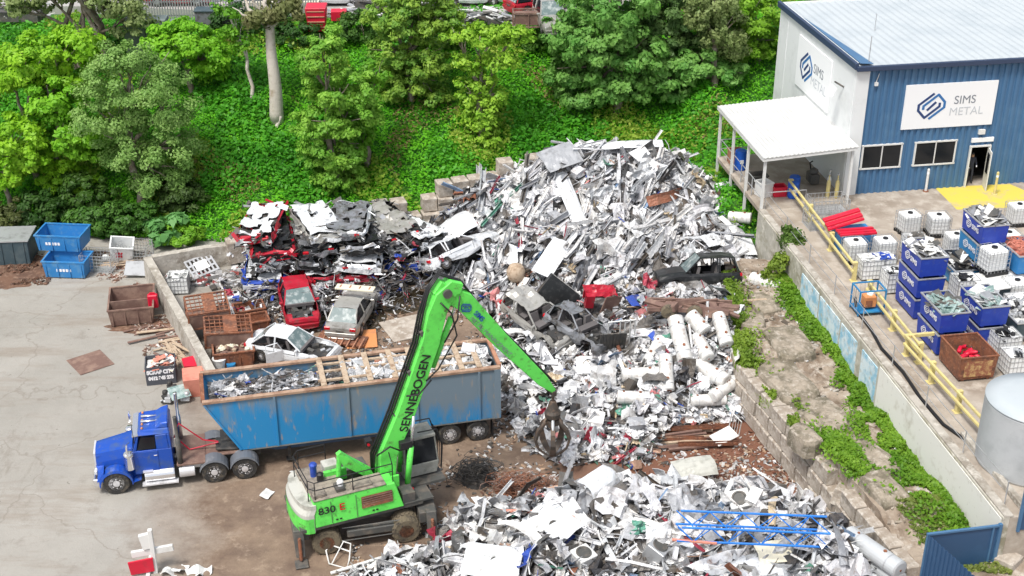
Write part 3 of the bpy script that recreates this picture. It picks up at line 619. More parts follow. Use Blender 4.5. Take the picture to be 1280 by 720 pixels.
# weeds on the ledge
def weed(fn, n, size, label, c1=(.1,.24,.015), c2=(.24,.42,.04)):
    return ground_cover('ledge_weeds', label, fn, n, size, c1, c2, up=.8)
def ledge_strip():
    while True:
        y = rnd.uniform(39.3, 60.5); w = .7+.8*noise.noise(Vector((y*.35, 0, 0)))+.8*smooth(52, 43, y); x = plat_x(y)-.15-abs(rnd.gauss(0, 1))*w*.62
        if x < edge_x(y)+.9: continue
        if y < 42: 
            if rnd.random() < .5: continue
        m = noise.noise(Vector((x*.9, y*.9, 7)))
        if m < -.1 and x < plat_x(y)-.8: continue
        return (x, y, ledge_z(x, y)+rnd.uniform(0, .24)*(.4+max(0, .6+m)))
weed(ledge_strip, 27000, .085, 'bright weeds along the foot of the platform wall')
def ledge_edge():
    while True:
        y = rnd.uniform(47.5, 61.5); m = noise.noise(Vector((y*.5, 3, 0))); x = edge_x(y)+.1+abs(rnd.gauss(0, 1))*(.42+.35*m)
        if noise.noise(Vector((x*.8, y*.6, 2))) < (-.2 if y > 52 else -.02): continue
        return (x, y, ledge_z(x, y)+rnd.uniform(0, .45)-(.3 if x < edge_x(y)+.3 else 0))
weed(ledge_edge, 14000, .08, 'yellow-green weeds spilling over the top of the block wall', (.12,.22,.02), (.28,.4,.05))
def ledge_patch():
    y = rnd.gauss(45.4, .9); x = edge_x(y)+1.0+rnd.gauss(0, .35); return (x, y, ledge_z(x, y)+rnd.uniform(0, .3))
weed(ledge_patch, 3500, .09, 'clump of weeds in the notch of the ledge')
def ledge_low():
    y = rnd.uniform(38.2, 42.5); x = edge_x(y)+1.2+rnd.uniform(0, 2.2); return (x, y, ledge_z(x, y)+rnd.uniform(0, .12))
weed(ledge_low, 3500, .08, 'thin low weeds on bare dirt before the blue fence', (.14,.2,.04), (.28,.33,.08))
# ------------------------------------------------------------------ platform
M['deck'] = mat('platform_concrete', (.36,.31,.255), .9, dirt=(.26,.215,.17), amt=.45, scale=.35, dirt2=(.44,.39,.33), amt2=.4, scale2=1.4, bump=.3, bscale=6)
b = MB()
pl = [(-4.88,-27.9),(40,-27.9),(40,16),(.05,16),(.05,-1.2),(-4.88,-1.2)]
pw = [RW(x, y, 0) for x, y in pl]; b.prism([(q.x, q.y) for q in pw], 'z', 0.0, 4.3)
tag(b.build('platform_pavement', M['deck']), kind='structure')
RZ = RA
def loc_thing(name, label, cat, X, Y, z=4.3, rz=0.0, group=None): return thing(name, label, cat, RW(X, Y, z), RZ+rz, group)
# retaining wall
w = loc_thing('retaining_wall', 'long concrete wall with whitewash and faded painted panels holding up the platform', 'wall', -4.9, -1.2, 0)
M['wallgrey'] = mat('stained_wall_concrete', (.42,.4,.34), .9, dirt=(.26,.24,.17), amt=.4, scale=1, dirt2=(.6,.57,.5), amt2=.35, scale2=2.5)
M['whitewash'] = mat('whitewash', (.72,.71,.66), .8, dirt=(.5,.47,.4), amt=.22, scale=1.2, dirt2=(.3,.27,.22), amt2=.08, scale2=4)
M['mural'] = mat('faded_blue_panel', (.6,.7,.74), .7, dirt=(.25,.48,.62), amt=.5, scale=2.2, dirt2=(.45,.4,.3), amt2=.25, scale2=3)
b = MB(); b.box((-.1,-13.4,2.17), (.26,26.6,4.32)); b.build('wall_body', M['wallgrey'], w, bevel=.02)
b = MB(); b.box((-.245,-21.3,3.05), (.03,10.6,2.35)); b.build('whitewashed_face', M['whitewash'], w)
for y0, y1 in ((-6.8,-9.0),(-9.2,-11.6),(-11.8,-13.6),(-14.2,-15.8)):
    b = MB(); b.box((-.25,(y0+y1)/2,3.15), (.04,abs(y1-y0),1.75)); b.build('painted_panel', M['mural'], w)
b = MB(); b.box((-.02,-13.4,4.36), (.34,26.6,.1)); b.build('coping', M['concrete'], w, bevel=.02)
k_ = loc_thing('edge_kerb', 'raised concrete kerb beside the zinc tank at the platform rim', 'kerb', -4.2, -23, 4.3)
b = MB(); b.box((0,-2.3,.12), (.22,5,.24)); b.build('kerb_body', M['concrete'], k_, bevel=.02)
# yellow apron before the door
b = MB(); q = [P(x, y, 4.304) for x, y in ((1168,234),(1262,230),(1300,246),(1300,258),(1196,262))]
b.add(q, [(4,3,2,1,0)]); M['apron'] = mat('worn_yellow_floor_paint', (.62,.5,.08), .8, dirt=(.42,.36,.24), amt=.3, scale=1.2)
tag(b.build('yellow_pavement_marking', M['apron']), kind='structure')
# ------------------------------------------------------------------ the shed
EX = Vector((math.cos(RA), math.sin(RA), 0)); EY = Vector((-math.sin(RA), math.cos(RA), 0))
def onplane(px, py, n, o):
    d = ray(px, py); c = Vector((0, 0, CH)); t = (o-c).dot(n)/d.dot(n); return c+d*t
def F_(px, py, off=0.0):   # front wall: (X, z)
    p = onplane(px, py, EY, RO+EY*off)-RO; return p.dot(EX), p.z
def S_(px, py):   # side wall: (Y, z)
    p = onplane(px, py, EX, RO)-RO; return p.dot(EY), p.z
TOP = 11.5
sh = loc_thing('industrial_shed', 'blue and white sheet metal shed with a pale low-pitched roof', 'building', 0, 0, 0)
dx0, dz1 = F_(1213,182); dx1 = dx0+1.05; dz0 = 4.3; dz1 = 6.6
def corrug(b, x0, x1, z0, z1, y, m=0, pitch=.36, d=.075):
    x = x0; pts = []
    while x < x1:
        for fx, fy in ((0,0),(.42,0),(.5,-1),(.92,-1)): 
            if x+fx*pitch < x1: pts.append((x+fx*pitch, y+fy*d))
        x += pitch
    pts.append((x1, y)); n = len(pts)
    b.add([(p, q, z0) for p, q in pts]+[(p, q, z1) for p, q in pts], [(i, i+1, n+i+1, n+i) for i in range(n-1)], m)
b = MB(); corrug(b, .64, dx0, 4.3, TOP-.25, -.03); corrug(b, dx1, 26, 4.3, TOP-.25, -.03); corrug(b, dx0, dx1, dz1, TOP-.25, -.03)
b.build('front_wall', M['shedblue'], sh)
b = MB(); b.box((-.03,5.65,7.9), (.12,11.3,7.2+.2)); b.box((13,11.3,7.9), (26,.12,7.4)); b.box((.3,-.06,7.83), (.72,.14,7.06)); b.box((26,5.6,7.9), (.1,11.3,7.4))
for y in (9.9,): b.box((-.1,y,7.9), (.03,.05,7.2))
b.build('side_wall', M['shedwhite'], sh)
b = MB(); b.box((13,5.2,4.31), (25.6,8,.02)); b.box((dx0-1.2,2.2,6), (.05,4,3.5)); b.box((dx1+1.6,2.2,6), (.05,4,3.5)); b.box((dx0+.7,4.2,6), (4,.05,3.5)); b.box((dx0+.7,2,7.2),(4,4,.05)); b.build('interior', M['mgrey'], sh)
def roofz(x): return TOP+.03
b = MB(); n = 110
pts = []
for i in range(n+1):
    x = -.1+26.2*i/n; pts.append((x, roofz(x)+(.045 if i % 2 else 0)))
b.add([(x, -.25, z-.12) for x, z in pts]+[(x, 11.5, z-.05) for x, z in pts], [(i, i+1, n+2+i, n+1+i) for i in range(n)])
b.build('roof', M['shedroof'], sh, solid=.03)
b = MB(); b.box((-.16,5.6,TOP-.02), (.2,11.8,.34)); b.box((13,-.3,TOP-.14), (26.3,.18,.26)); b.build('gutter', M['flash'], sh, bevel=.02)
b = MB(); b.add([(.05,-.2,TOP+.12),(.05,8.0,TOP+.12),(.75,-.2,TOP+.06)], [(0,2,1)]); b.build('gutter_tray', M['shedblue'], sh, solid=.02)
for x, y, h in ((3.2,5.5,.9),(7.5,10.8,1.4),(.6,.1,1.4)):
    b = MB(); b.tube([(x,y,roofz(x)-.1),(x,y,roofz(x)+h)], .025, 5); b.build('roof_pole', M['steel'], sh)
for k, (x0, x1, y0, y1) in enumerate(((1078,1122,190,219),(1144,1189,185,215))):
    a, zt = F_(x0, y0, -.1); c, zb = F_(x1, (y1+y1)/2, -.1); zt = 7.05; zb = 5.75; a2 = F_(x0,y1,-.1)[0]
    f = MB(); xm = (a+c)/2
    for (cx, cz, w_, h_) in ((xm,zt,c-a+.14,.08),(xm,zb,c-a+.14,.08),(a,(zt+zb)/2,.08,zt-zb),(c,(zt+zb)/2,.08,zt-zb),(xm,(zt+zb)/2,.05,zt-zb)): f.box((cx,-.11,cz), (w_,.1,h_))
    fo = f.build('window', M['white'], sh)
    g = MB(); g.box((xm,-.1,(zt+zb)/2), (c-a,.04,zt-zb)); g.build('pane', M['glass'], fo)
f = MB(); f.box((dx0-.03,-.12,(4.3+dz1)/2), (.08,.14,dz1-4.3)); f.box((dx1+.03,-.12,(4.3+dz1)/2), (.08,.14,dz1-4.3)); f.box(((dx0+dx1)/2,-.12,dz1+.03), (dx1-dx0+.14,.14,.08))
do = f.build('door_frame', M['white'], sh)
d = MB(); d.box((dx1-.12,-.45,5.42), (.05,.86,2.2), 0, (0,0,R(-14))); d.box((dx1-.15,-.47,5.75), (.06,.4,1.1), 1, (0,0,R(-14)))
d.build('door', [M['white'], M['glass']], sh)
b = MB(); b.box(((dx0+dx1)/2+.05,-.12,dz1+.38), (1.25,.08,.24)); b.build('door_sign', M['signwhite'], sh)
b = MB(); b.box(((dx0+dx1)/2-.1,-.15,dz1+.85), (.35,.16,.25)); b.build('wall_light', M['white'], sh)
for x in (1.05,): 
    b = MB(); b.box((x,-.14,TOP-1.05), (.18,.14,.18)); b.tube([(x,-.1,TOP-1),(x+.1,-.15,TOP-.5)], .02, 4); b.build('camera_box', M['white'], sh)
b = MB(); b.tube([(-.1,1.2,9.9),(-.6,1.3,10.2)], .05, 5); b.box((-.75,1.2,9.75), (.14,.62,.5), 1, (0,R(25),0)); b.build('floodlight', [M['mgrey'], M['signwhite']], sh)
# signs
sx0, sz1 = F_(1126,104,-.12); sx1, sz0 = F_(1246,160,-.12)
def sims_sign(name, w_, h_, mtx, label=None):
    s = MB(); s.T = mtx; s.box((0,0,0), (w_,h_,.06)); so = s.build(name, M['signwhite'], sh)
    z = Matrix.Translation((0,0,.034))
    e = emblem(h_*.58, [M['logo_navy'], M['logo_blue']], so, mtx @ Matrix.Translation((-w_*.2,0,.034)))
    text('SIMS', h_*.26, M['logo_grey'], so, mtx @ Matrix.Translation((w_*.16,h_*.1,.036)), bold=.0)
    text('METAL', h_*.26, M['logo_pale'], so, mtx @ Matrix.Translation((w_*.19,-h_*.16,.036)), bold=-.004)
    return so
zc = (8.0+10.5)/2
xx0, zz0 = F_(1124,165,-.12); xx1, zz1 = F_(1250,97,-.12)
sims_sign('company_sign', xx1-xx0-.1, zz1-zz0-.25, facing(((xx0+xx1)/2,-.13,(zz0+zz1)/2), (1,0,0), (0,0,1)))
y0, z0 = S_(1040,132); y1, z1 = S_(1000,50)
yy = [S_(*q) for q in ((998,48),(1042,88),(1040,132),(1000,98))]
yc = sum(q[0] for q in yy)/4; zc = sum(q[1] for q in yy)/4
sims_sign('company_sign', 5.0, 2.9, facing((-.13,yc,zc), (0,-1,0), (0,0,1)))
# ------------------------------------------------------------------ canopy deck
cn = loc_thing('canopy', 'white sheet roofed canopy on thin white posts against the shed side', 'canopy', 0, 0, 0)
b = MB(); n = 44; pts = [(-5.15+5.1*i/n, 7.25+.3*i/n+(.0 if i % 2 else .035)) for i in range(n+1)]
b.add([(x,-1.45,z) for x, z in pts]+[(x,6.45,z) for x, z in pts], [(i,i+1,n+2+i,n+1+i) for i in range(n)]); b.build('roof', mat('canopy_sheet', (.58,.58,.56), .6, dirt=(.52,.52,.5), amt=.4, scale=.8), cn, solid=.05)
b = MB()
for y in (-1.4,6.4): b.hexa([(-5.15,y-.03,7.08),(-.1,y-.03,7.38),(-.1,y+.03,7.38),(-5.15,y+.03,7.08)], [(-5.15,y-.03,7.22),(-.1,y-.03,7.52),(-.1,y+.03,7.52),(-5.15,y+.03,7.22)])
b.box((-5.1,2.5,7.15), (.08,7.8,.16)); b.build('fascia', M['white'], cn)
for i, y in enumerate((-1.25,1.35,3.85,6.3)):
    zb = (4.0, 2.6, 2.7, 2.9)[i]; p = MB(); p.box((-4.95,y,(7.2+zb)/2), (.13,.13,7.2-zb)); p.build('post', M['white'], cn)
b = MB(); b.box((-.25,-1.2,5.8),(.12,.12,3)); b.build('post', M['white'], cn)
dk = loc_thing('loading_deck', 'raised steel-framed deck with mesh rails under the white canopy', 'deck', 0, 0, 0)
b = MB(); b.box((-2.5,2.6,4.18), (4.98,7.5,.22)); b.build('deck_floor', M['deck'], dk)
b = MB()
for y in (-1.1,.7,2.5,4.3,6.2): b.tube([(-4.85,y,4.3),(-4.85,y,5.35)], .03, 5)
for z in (4.8,5.35): b.tube([(-4.85,-1.1,z),(-4.85,6.2,z)], .025, 5)
for z in (4.8,5.35): b.tube([(-4.85,6.2,z),(-.2,6.2,z)], .025, 5)
b.tube([(-4.7,-1.3,5.3),(-2.6,-1.3,5.3),(-2.6,-1.3,4.3)], .03, 5)
b.build('railing', M['steel'], dk)
# things on the deck
def barrel(X, Y, m, label, z=4.3, group=None, r=.29, h=.9):
    t = loc_thing('plastic_drum', label, 'drum', X, Y, z, group=group)
    b = MB(); b.lathe((0,0,0), [(r*.93,0),(r,.04),(r,.28),(r*1.04,.3),(r,.33),(r,.6),(r*1.04,.62),(r,.65),(r,h-.05),(r*.96,h)], 18); b.build('drum_body', M[m], t, smoothf=False)
    b = MB(); b.lathe((0,0,0), [(r*.88,h+.001),(r*.88,h+.02),(.01,h+.02)], 18); b.lathe((r*.5,0,h), [(.04,0),(.04,.05)], 8); b.build('lid', M[m], t)
    b = MB(); b.box((-r*.1,-r-.005,h*.5), (.2,.02,.22)); b.build('paper_label', M['signwhite'], t); return t
barrel(-2.75,.1,'barrel','blue plastic drum nearer the rail under the canopy')
barrel(-2.45,.75,'barrel','blue plastic drum standing behind the other one under the canopy')
barrel(-4.3,4.3,'barrel','blue drum at the far outer edge of the canopy deck', r=.33, h=1.1)
def crate(name, label, cat, pos, dims, m, rz=0, wall=.04, group=None, legs=True, slats=0, base=None):
    t = thing(name, label, cat, pos, rz, group); L, Wd, H = dims; b = MB()
    for s in (-1, 1): b.box((0,s*(Wd/2-wall/2),H/2), (L,wall,H)); b.box((s*(L/2-wall/2),0,H/2), (wall,Wd-2*wall,H))
    b.box((0,0,wall/2), (L-2*wall-.002,Wd-2*wall-.002,wall)); b.build('shell', M[m], t, bevel=.01)
    b = MB()
    for s in (-1, 1): b.box((0,s*(Wd/2+.01),H-.04), (L+.08,.06,.07)); b.box((s*(L/2+.01),0,H-.04), (.06,Wd-.045,.07))
    b.build('rim', M[m], t)
    return t
crate('red_basket','red plastic basket beside the blue drums under the canopy','basket', RW(-3.4,.5), (.7,.6,.55), 'red', RZ)
crate('shelf_box','dark steel box in the deck corner under the canopy','box', RW(-4.1,1.9), (.9,.7,.7), 'mgrey', RZ)
crate('red_box','faded red box beside the outermost blue drum','box', RW(-4.3,5.3), (.7,.6,.8), 'rustpale', RZ)
crate('white_box','white open carton on the outer canopy deck','box', RW(-4.2,.6), (.7,.7,.8), 'white', RZ+.3)
for X, Y, m, lb in ((-.75,.2,'ibc','white gas cylinder standing by the shed corner'),(-.5,-.35,'yellow','yellow gas cylinder beside the shed corner post'),(-.95,-.25,'yellow','second slim yellow cylinder next to the white one')):
    t = loc_thing('gas_cylinder', lb, 'gas cylinder', X, Y); b = MB(); b.lathe((0,0,0), [(.1,0),(.11,.04),(.11,.85),(.08,.97),(.03,1.02),(.03,1.32)], 12); b.build('cylinder_body', M[m], t, smoothf=True)
    b = MB(); b.lathe((0,0,1.3), [(.06,0),(.06,.08)], 8); b.build('valve', M['steel'], t)
t = loc_thing('floor_scrubber', 'dark round machine with hoses against the white wall under the canopy', 'machine', -1.1, 1.6); b = MB(); b.box((0,0,.4), (.5,.8,.55)); b.lathe((0,-.1,.66), [(.22,0),(.25,.2),(.1,.32)], 12); b.build('machine_body', M['mgrey'], t, bevel=.05)
b = MB(); b.tube([(0,.3,.6),(0,.6,1.0),(.15,.6,1.1)], .04, 6); b.build('handle', M['black'], t)
# bollards by the shed
for px, py, m, lb in ((1157,239,'white','slim pale bollard between the shed windows and the yellow apron'),(1243,243,'yellow','yellow bollard on the apron by the open door')):
    p = P(px, py, 4.3); t = thing('bollard', lb, 'bollard', p, RZ)
    b = MB(); b.lathe((0,0,0), [(.07,0),(.07,1.25),(.045,1.3)], 10); b.build('post', M[m], t, smoothf=False)
    b = MB(); b.lathe((0,0,0), [(.16,0),(.16,.04)], 10); b.build('foot_plate', M['rust'] if m == 'white' else M['yellow'], t)
    b = MB(); b.lathe((0,0,1.0), [(.074,0),(.074,.12)], 10); b.build('collar', M['signwhite'], t)
# person in the doorway
def skin_person(name, label, pos, rz):
    J = {'pel':(0,0,.95),'bel':(0,0,1.12),'che':(0,.02,1.35),'nek':(0,0,1.5),'hed':(0,.03,1.62),'top':(0,.02,1.74),
         'hl':(-.1,0,.9),'kl':(-.12,.04,.5),'al':(-.12,0,.09),'tl':(-.12,.17,.04),'hr':(.1,0,.9),'kr':(.13,.06,.5),'ar':(.15,0,.09),'tr':(.16,.17,.04),
         'sl':(-.19,0,1.42),'el':(-.27,.02,1.14),'wl':(-.2,.22,1.02),'gl':(-.17,.3,1.02),'sr':(.19,0,1.42),'er':(.28,.0,1.14),'wr':(.24,.2,.98),'gr':(.22,.28,.97)}
    E = [('pel','bel'),('bel','che'),('che','nek'),('nek','hed'),('hed','top'),('pel','hl'),('hl','kl'),('kl','al'),('al','tl'),('pel','hr'),('hr','kr'),('kr','ar'),('ar','tr'),('che','sl'),('sl','el'),('el','wl'),('wl','gl'),('che','sr'),('sr','er'),('er','wr'),('wr','gr')]
    rad = dict(pel=.14,bel=.13,che=.15,nek=.06,hed=.1,top=.07,hl=.09,kl=.065,al=.045,tl=.04,hr=.09,kr=.065,ar=.045,tr=.04,sl=.075,el=.045,wl=.032,gl=.035,sr=.075,er=.045,wr=.032,gr=.035)
    ks = list(J); me = bpy.data.meshes.new(name); me.from_pydata([J[k] for k in ks], [(ks.index(a), ks.index(c)) for a, c in E], [])
    o = bpy.data.objects.new('tmp', me); C.objects.link(o); o.modifiers.new('s', 'SKIN'); me.update()
    if not me.skin_vertices: me.skin_vertices.new() if hasattr(me.skin_vertices, 'new') else None
    try:
        for i, k in enumerate(ks): me.skin_vertices[0].data[i].radius = (rad[k], rad[k])
        me.skin_vertices[0].data[0].use_root = True
    except Exception as e: print('skin', e)
    sb = o.modifiers.new('d', 'SUBSURF'); sb.levels = 2; sb.render_levels = 2
    dg = bpy.context.evaluated_depsgraph_get(); m2 = bpy.data.meshes.new_from_object(o.evaluated_get(dg)); bpy.data.objects.remove(o)
    m2.name = name; skin = mat('skin', (.45,.27,.19), .6); cloth = mat('dark_workwear', (.035,.04,.06), .9)
    glove = M['signwhite']; boot = M['black']
    m2.materials.clear()
    for q in (cloth, skin, glove, boot): m2.materials.append(q)
    for p in m2.polygons:
        c = p.center; p.use_smooth = True
        p.material_index = 1 if c.z > 1.5 else 3 if c.z < .13 else 2 if (c.y > .2 and c.z < 1.1 and c.z > .8) else 0
    r = bpy.data.objects.new(name, m2); C.objects.link(r); r.location = pos; r.rotation_euler = (0,0,rz)
    b = MB(); b.lathe((0,.01,1.66), [(.105,0),(.112,.05),(.09,.1),(.03,.125)], 14); b.build('hair', M['black'], r, smoothf=True)
    b = MB(); b.lathe((0,.135,1.64), [(.012,0),(.02,.01),(.004,.04)], 6); b.build('nose', skin, r)
    return tag(r, label, 'person')
skin_person('person', 'person in dark workwear with pale gloves standing in the open doorway', RW(dx0+.42, .35, 4.33), RZ+math.pi)
# ------------------------------------------------------------------ yellow guard rails
def guard(label, X0, Y0, X1, Y1, n, ends=()):
    L = math.hypot(X1-X0, Y1-Y0); a = math.atan2(Y1-Y0, X1-X0)
    t = thing('guard_rail', label, 'guard rail', RW(X0, Y0), RZ+a, 'yellow guard rails')
    for i in range(n+1):
        b = MB(); x = L*i/n; b.box((x,0,.5), (.18,.18,1.0)); b.box((x,0,.012), (.34,.34,.024)); b.build('post', M['yellow'], t, bevel=.015)
    for z in (.52,.93):
        b = MB(); b.box((L/2,-.12,z), (L+.2,.1,.13)); b.build('rail', M['yellow'], t, bevel=.02)
guard('yellow guard rail nearest the canopy with four posts', -2.85,.2,-3.3,-9.7,3)
guard('middle yellow guard rail between blue-framed cart and bins', -3.35,-11.6,-3.5,-17.3,2)
guard('long yellow guard rail running down to the zinc tank', -3.75,-16.6,-3.55,-23.4,3)
t = loc_thing('guard_rail', 'short yellow return rail closing the gap beside the rusty bin', 'guard rail', -3.6, -16.6, 4.3, group='yellow guard rails')
b = MB(); b.box((.55,0,.93), (1.3,.12,.17)); b.build('rail', M['yellow'], t, bevel=.02); b = MB(); b.box((1.1,0,.5), (.16,.16,1.0)); b.build('post', M['yellow'], t)
# cable fence on the rim
t = loc_thing('cable_fence', 'thin galvanised posts and cables along the top of the retaining wall', 'fence', -4.75, -1.2)
for i in range(9):
    b = MB(); b.tube([(0,-i*3.25,0),(0,-i*3.25,1.05)], .025, 5); b.build('post', M['steel'], t)
for z in (.55,1.02):
    b = MB(); b.tube([(0,-i*1.6,z-.03*(i % 2)) for i in range(17)], .014, 4); b.build('cable', M['steel'], t)
t = thing('black_hose', 'thick black hose snaking along the platform from the cart to the tank', 'hose', RW(-4.3,-13,4.33))
pts = [RW(*q)-RW(-4.3,-13,4.33) for q in ((-4.35,-12.3,4.9),(-4.35,-12.6,4.4),(-4.4,-14.5,4.36),(-4.6,-16,4.36),(-4.5,-18,4.36),(-4.65,-20,4.36),(-4.6,-22,4.36),(-4.1,-23.6,4.36),(-3.0,-23.9,4.36),(-2.4,-24,4.5))]
b = MB(); b.tube(pts, .07, 7); b.build('hose_line', M['hose'], t, smoothf=True)
# ------------------------------------------------------------------ ibc totes
def ibc_make():
    t = thing('bulk_tote', '', 'liquid tote', (0,0,0), 0, 'caged white totes on the platform')
    b = MB(); n = 5
    prof = [(.5,.56)]; W2, L2 = .53, .46
    b.box((0,0,.62), (.96,.84,.94)); b.build('bottle', M['ibc'], t, bevel=.08)
    b = MB(); b.lathe((0,0,1.09), [(.13,0),(.13,.06),(.1,.07)], 12); b.build('cap', M['black'], t)
    b = MB()
    for k in range(7):
        x = -.51+k*.17
        for s in (-1, 1): b.tube([(x,s*.46,.12),(x,s*.46,1.1)], .012, 4)
    for k in range(6):
        y = -.46+k*.184
        for s in (-1, 1): b.tube([(s*.52,y,.12),(s*.52,y,1.1)], .012, 4)
    for z in (.3,.5,.7,.9,1.1): b.tube([(-.52,-.46,z),(.52,-.46,z),(.52,.46,z),(-.52,.46,z),(-.52,-.46,z)], .012, 4)
    b.build('cage', M['steel'], t)
    b = MB()
    for s in (-.42,0,.42): b.box((0,s,.06), (1.06,.1,.12))
    b.box((0,0,.13), (1.06,.96,.025)); b.build('pallet', M['black'], t); return t
ib0 = ibc_make(); used = [False]
def ibc(px, py, label, z=4.3, rz=0, tilt=(0,0), g='caged white totes on the platform', sc=1.0):
    o = ib0 if not used[0] else copy_tree(ib0); used[0] = True
    o['label'] = label; o['group'] = g; o.location = P(px, py, z+1.1)-Vector((0,0,1.1)); o.rotation_euler = (tilt[0], tilt[1], RZ+rz); o.scale = (sc,)*3; return o
ibc(1070,300,'caged white tote nearest the long yellow rail below the red-lidded skip')
ibc(1107,298,'caged white tote behind the one holding blue cable')
ibc(1138,266,'caged tote with a hose looped over its top', rz=.1)
ibc(1174,268,'yellowish caged tote beside the hose-topped tote', rz=-.1)
ibc(1243,312,'big caged tote sitting on a flat white board between the blue stacks', rz=.15, z=5.3, sc=1.1)
ibc(1262,290,'caged tote squeezed behind the big one on the white board')
ibc(1150,330,'caged tote pressed against the blue stack behind the yellow rail')
ibc(1275,255,'caged tote at the frame edge behind the copper-filled bin')
ibc(1272,350,'caged tote at the frame edge beyond the flat white board')
ibc(1196,292,'caged tote half hidden between the two rear blue stacks')
def open_tote(px, py, label, what, m, seed, z=4.3, rz=0):
    """a tote with its top cut off, things piled in it"""
    p = P(px, py, z+1.0)-Vector((0,0,1.0))
    t = thing('open_tote', label, 'cut-down tote', p, RZ+rz, 'cut-open totes')
    b = MB()
    for s in (-1, 1): b.box((0,s*.44,.55), (1.0,.03,.9)); b.box((s*.5,0,.55), (.03,.85,.9))
    b.box((0,0,.12), (.96,.84,.03)); b.build('bottle', M['ibc'], t)
    b = MB()
    for k in range(7):
        x = -.51+k*.17
        for s in (-1, 1): b.tube([(x,s*.47,.1),(x,s*.47,1.02)], .012, 4)
    for k in range(6):
        for s in (-1, 1): b.tube([(s*.53,-.46+k*.184,.1),(s*.53,-.46+k*.184,1.02)], .012, 4)
    for zz in (.3,.55,.8,1.02): b.tube([(-.53,-.47,zz),(.53,-.47,zz),(.53,.47,zz),(-.53,.47,zz),(-.53,-.47,zz)], .012, 4)
    b.build('cage', M['steel'], t)
    pile_in(what, p+Vector((0,0,.82)), RZ+rz, (.9,.78), m, seed)
def pile_in(what, p, rz, dims, ms, seed, n=40, h=.28, kind='sheet', label=None):
    r = random.Random(seed); b = MB(); ms = ms if isinstance(ms, list) else [ms]
    b.box((0,0,-.12), (dims[0],dims[1],.2), len(ms)-1)
    for i in range(n):
        x = r.uniform(-.44,.44)*dims[0]; y = r.uniform(-.44,.44)*dims[1]; q = (1-abs(x)/dims[0]*1.4)*(1-abs(y)/dims[1]*1.4); z = r.uniform(0,h)*max(.2,q)
        k = r.randrange(len(ms)); e = (r.uniform(-.5,.5), r.uniform(-.5,.5), r.uniform(0,3.1))
        if kind == 'sheet': b.box((x*.85,y*.85,z+.05), (r.uniform(.25,.6)*dims[0],r.uniform(.15,.4)*dims[1],.02), k, e)
        elif kind == 'wire':
            a = r.uniform(0,6.28); q = [(x+.22*math.cos(a+j)*(1+.3*r.random()), y+.22*math.sin(a+j), z+.1+r.uniform(-.06,.1)) for j in range(5)]; b.tube(q, .022, 4, k)
        elif kind == 'lump': b.lathe((x,y,z-.05), [(.05,0),(r.uniform(.08,.16),.06),(r.uniform(.05,.12),.17),(.02,.2)], 7, m=k)
    o = b.build(what, [M[q] for q in ms]); o.location = p; o.rotation_euler = (0,0,rz)
    return tag(o, label or what.replace('_', ' ')+' heaped inside its container', 'load', kind='stuff')
open_tote(1103,320,'cut-open tote holding coils of blue cable','blue_cable_coils',['cblue','ibc'],3)
open_tote(1120,338,'cut-open tote full of black and white fittings','black_fittings',['black','ibc','steel'],4)
open_tote(1145,296,'wire tote with a tilted grey monitor on top','mixed_metal_offcuts',['steel','mgrey','white'],6)
open_tote(1258,416,'cut-open tote holding black plastic parts near the rusty bin','black_offcuts',['black','ibc'],8)
open_tote(1272,440,'cut-open tote of pale fittings in front of the zinc tank','pale_fittings',['ibc','steel','black'],9)
open_tote(1207,346,'cut-open tote with a black cable drum between the blue stacks','black_cable_loops',['black','ibc'],10)
open_tote(1088,322,'cut-open tote behind the middle rail with pale bags','pale_bags',['ibc','white'],15)
open_tote(1275,372,'cut-open tote with dark tubes at the frame edge','dark_tubes',['black','steel','ibc'],16)
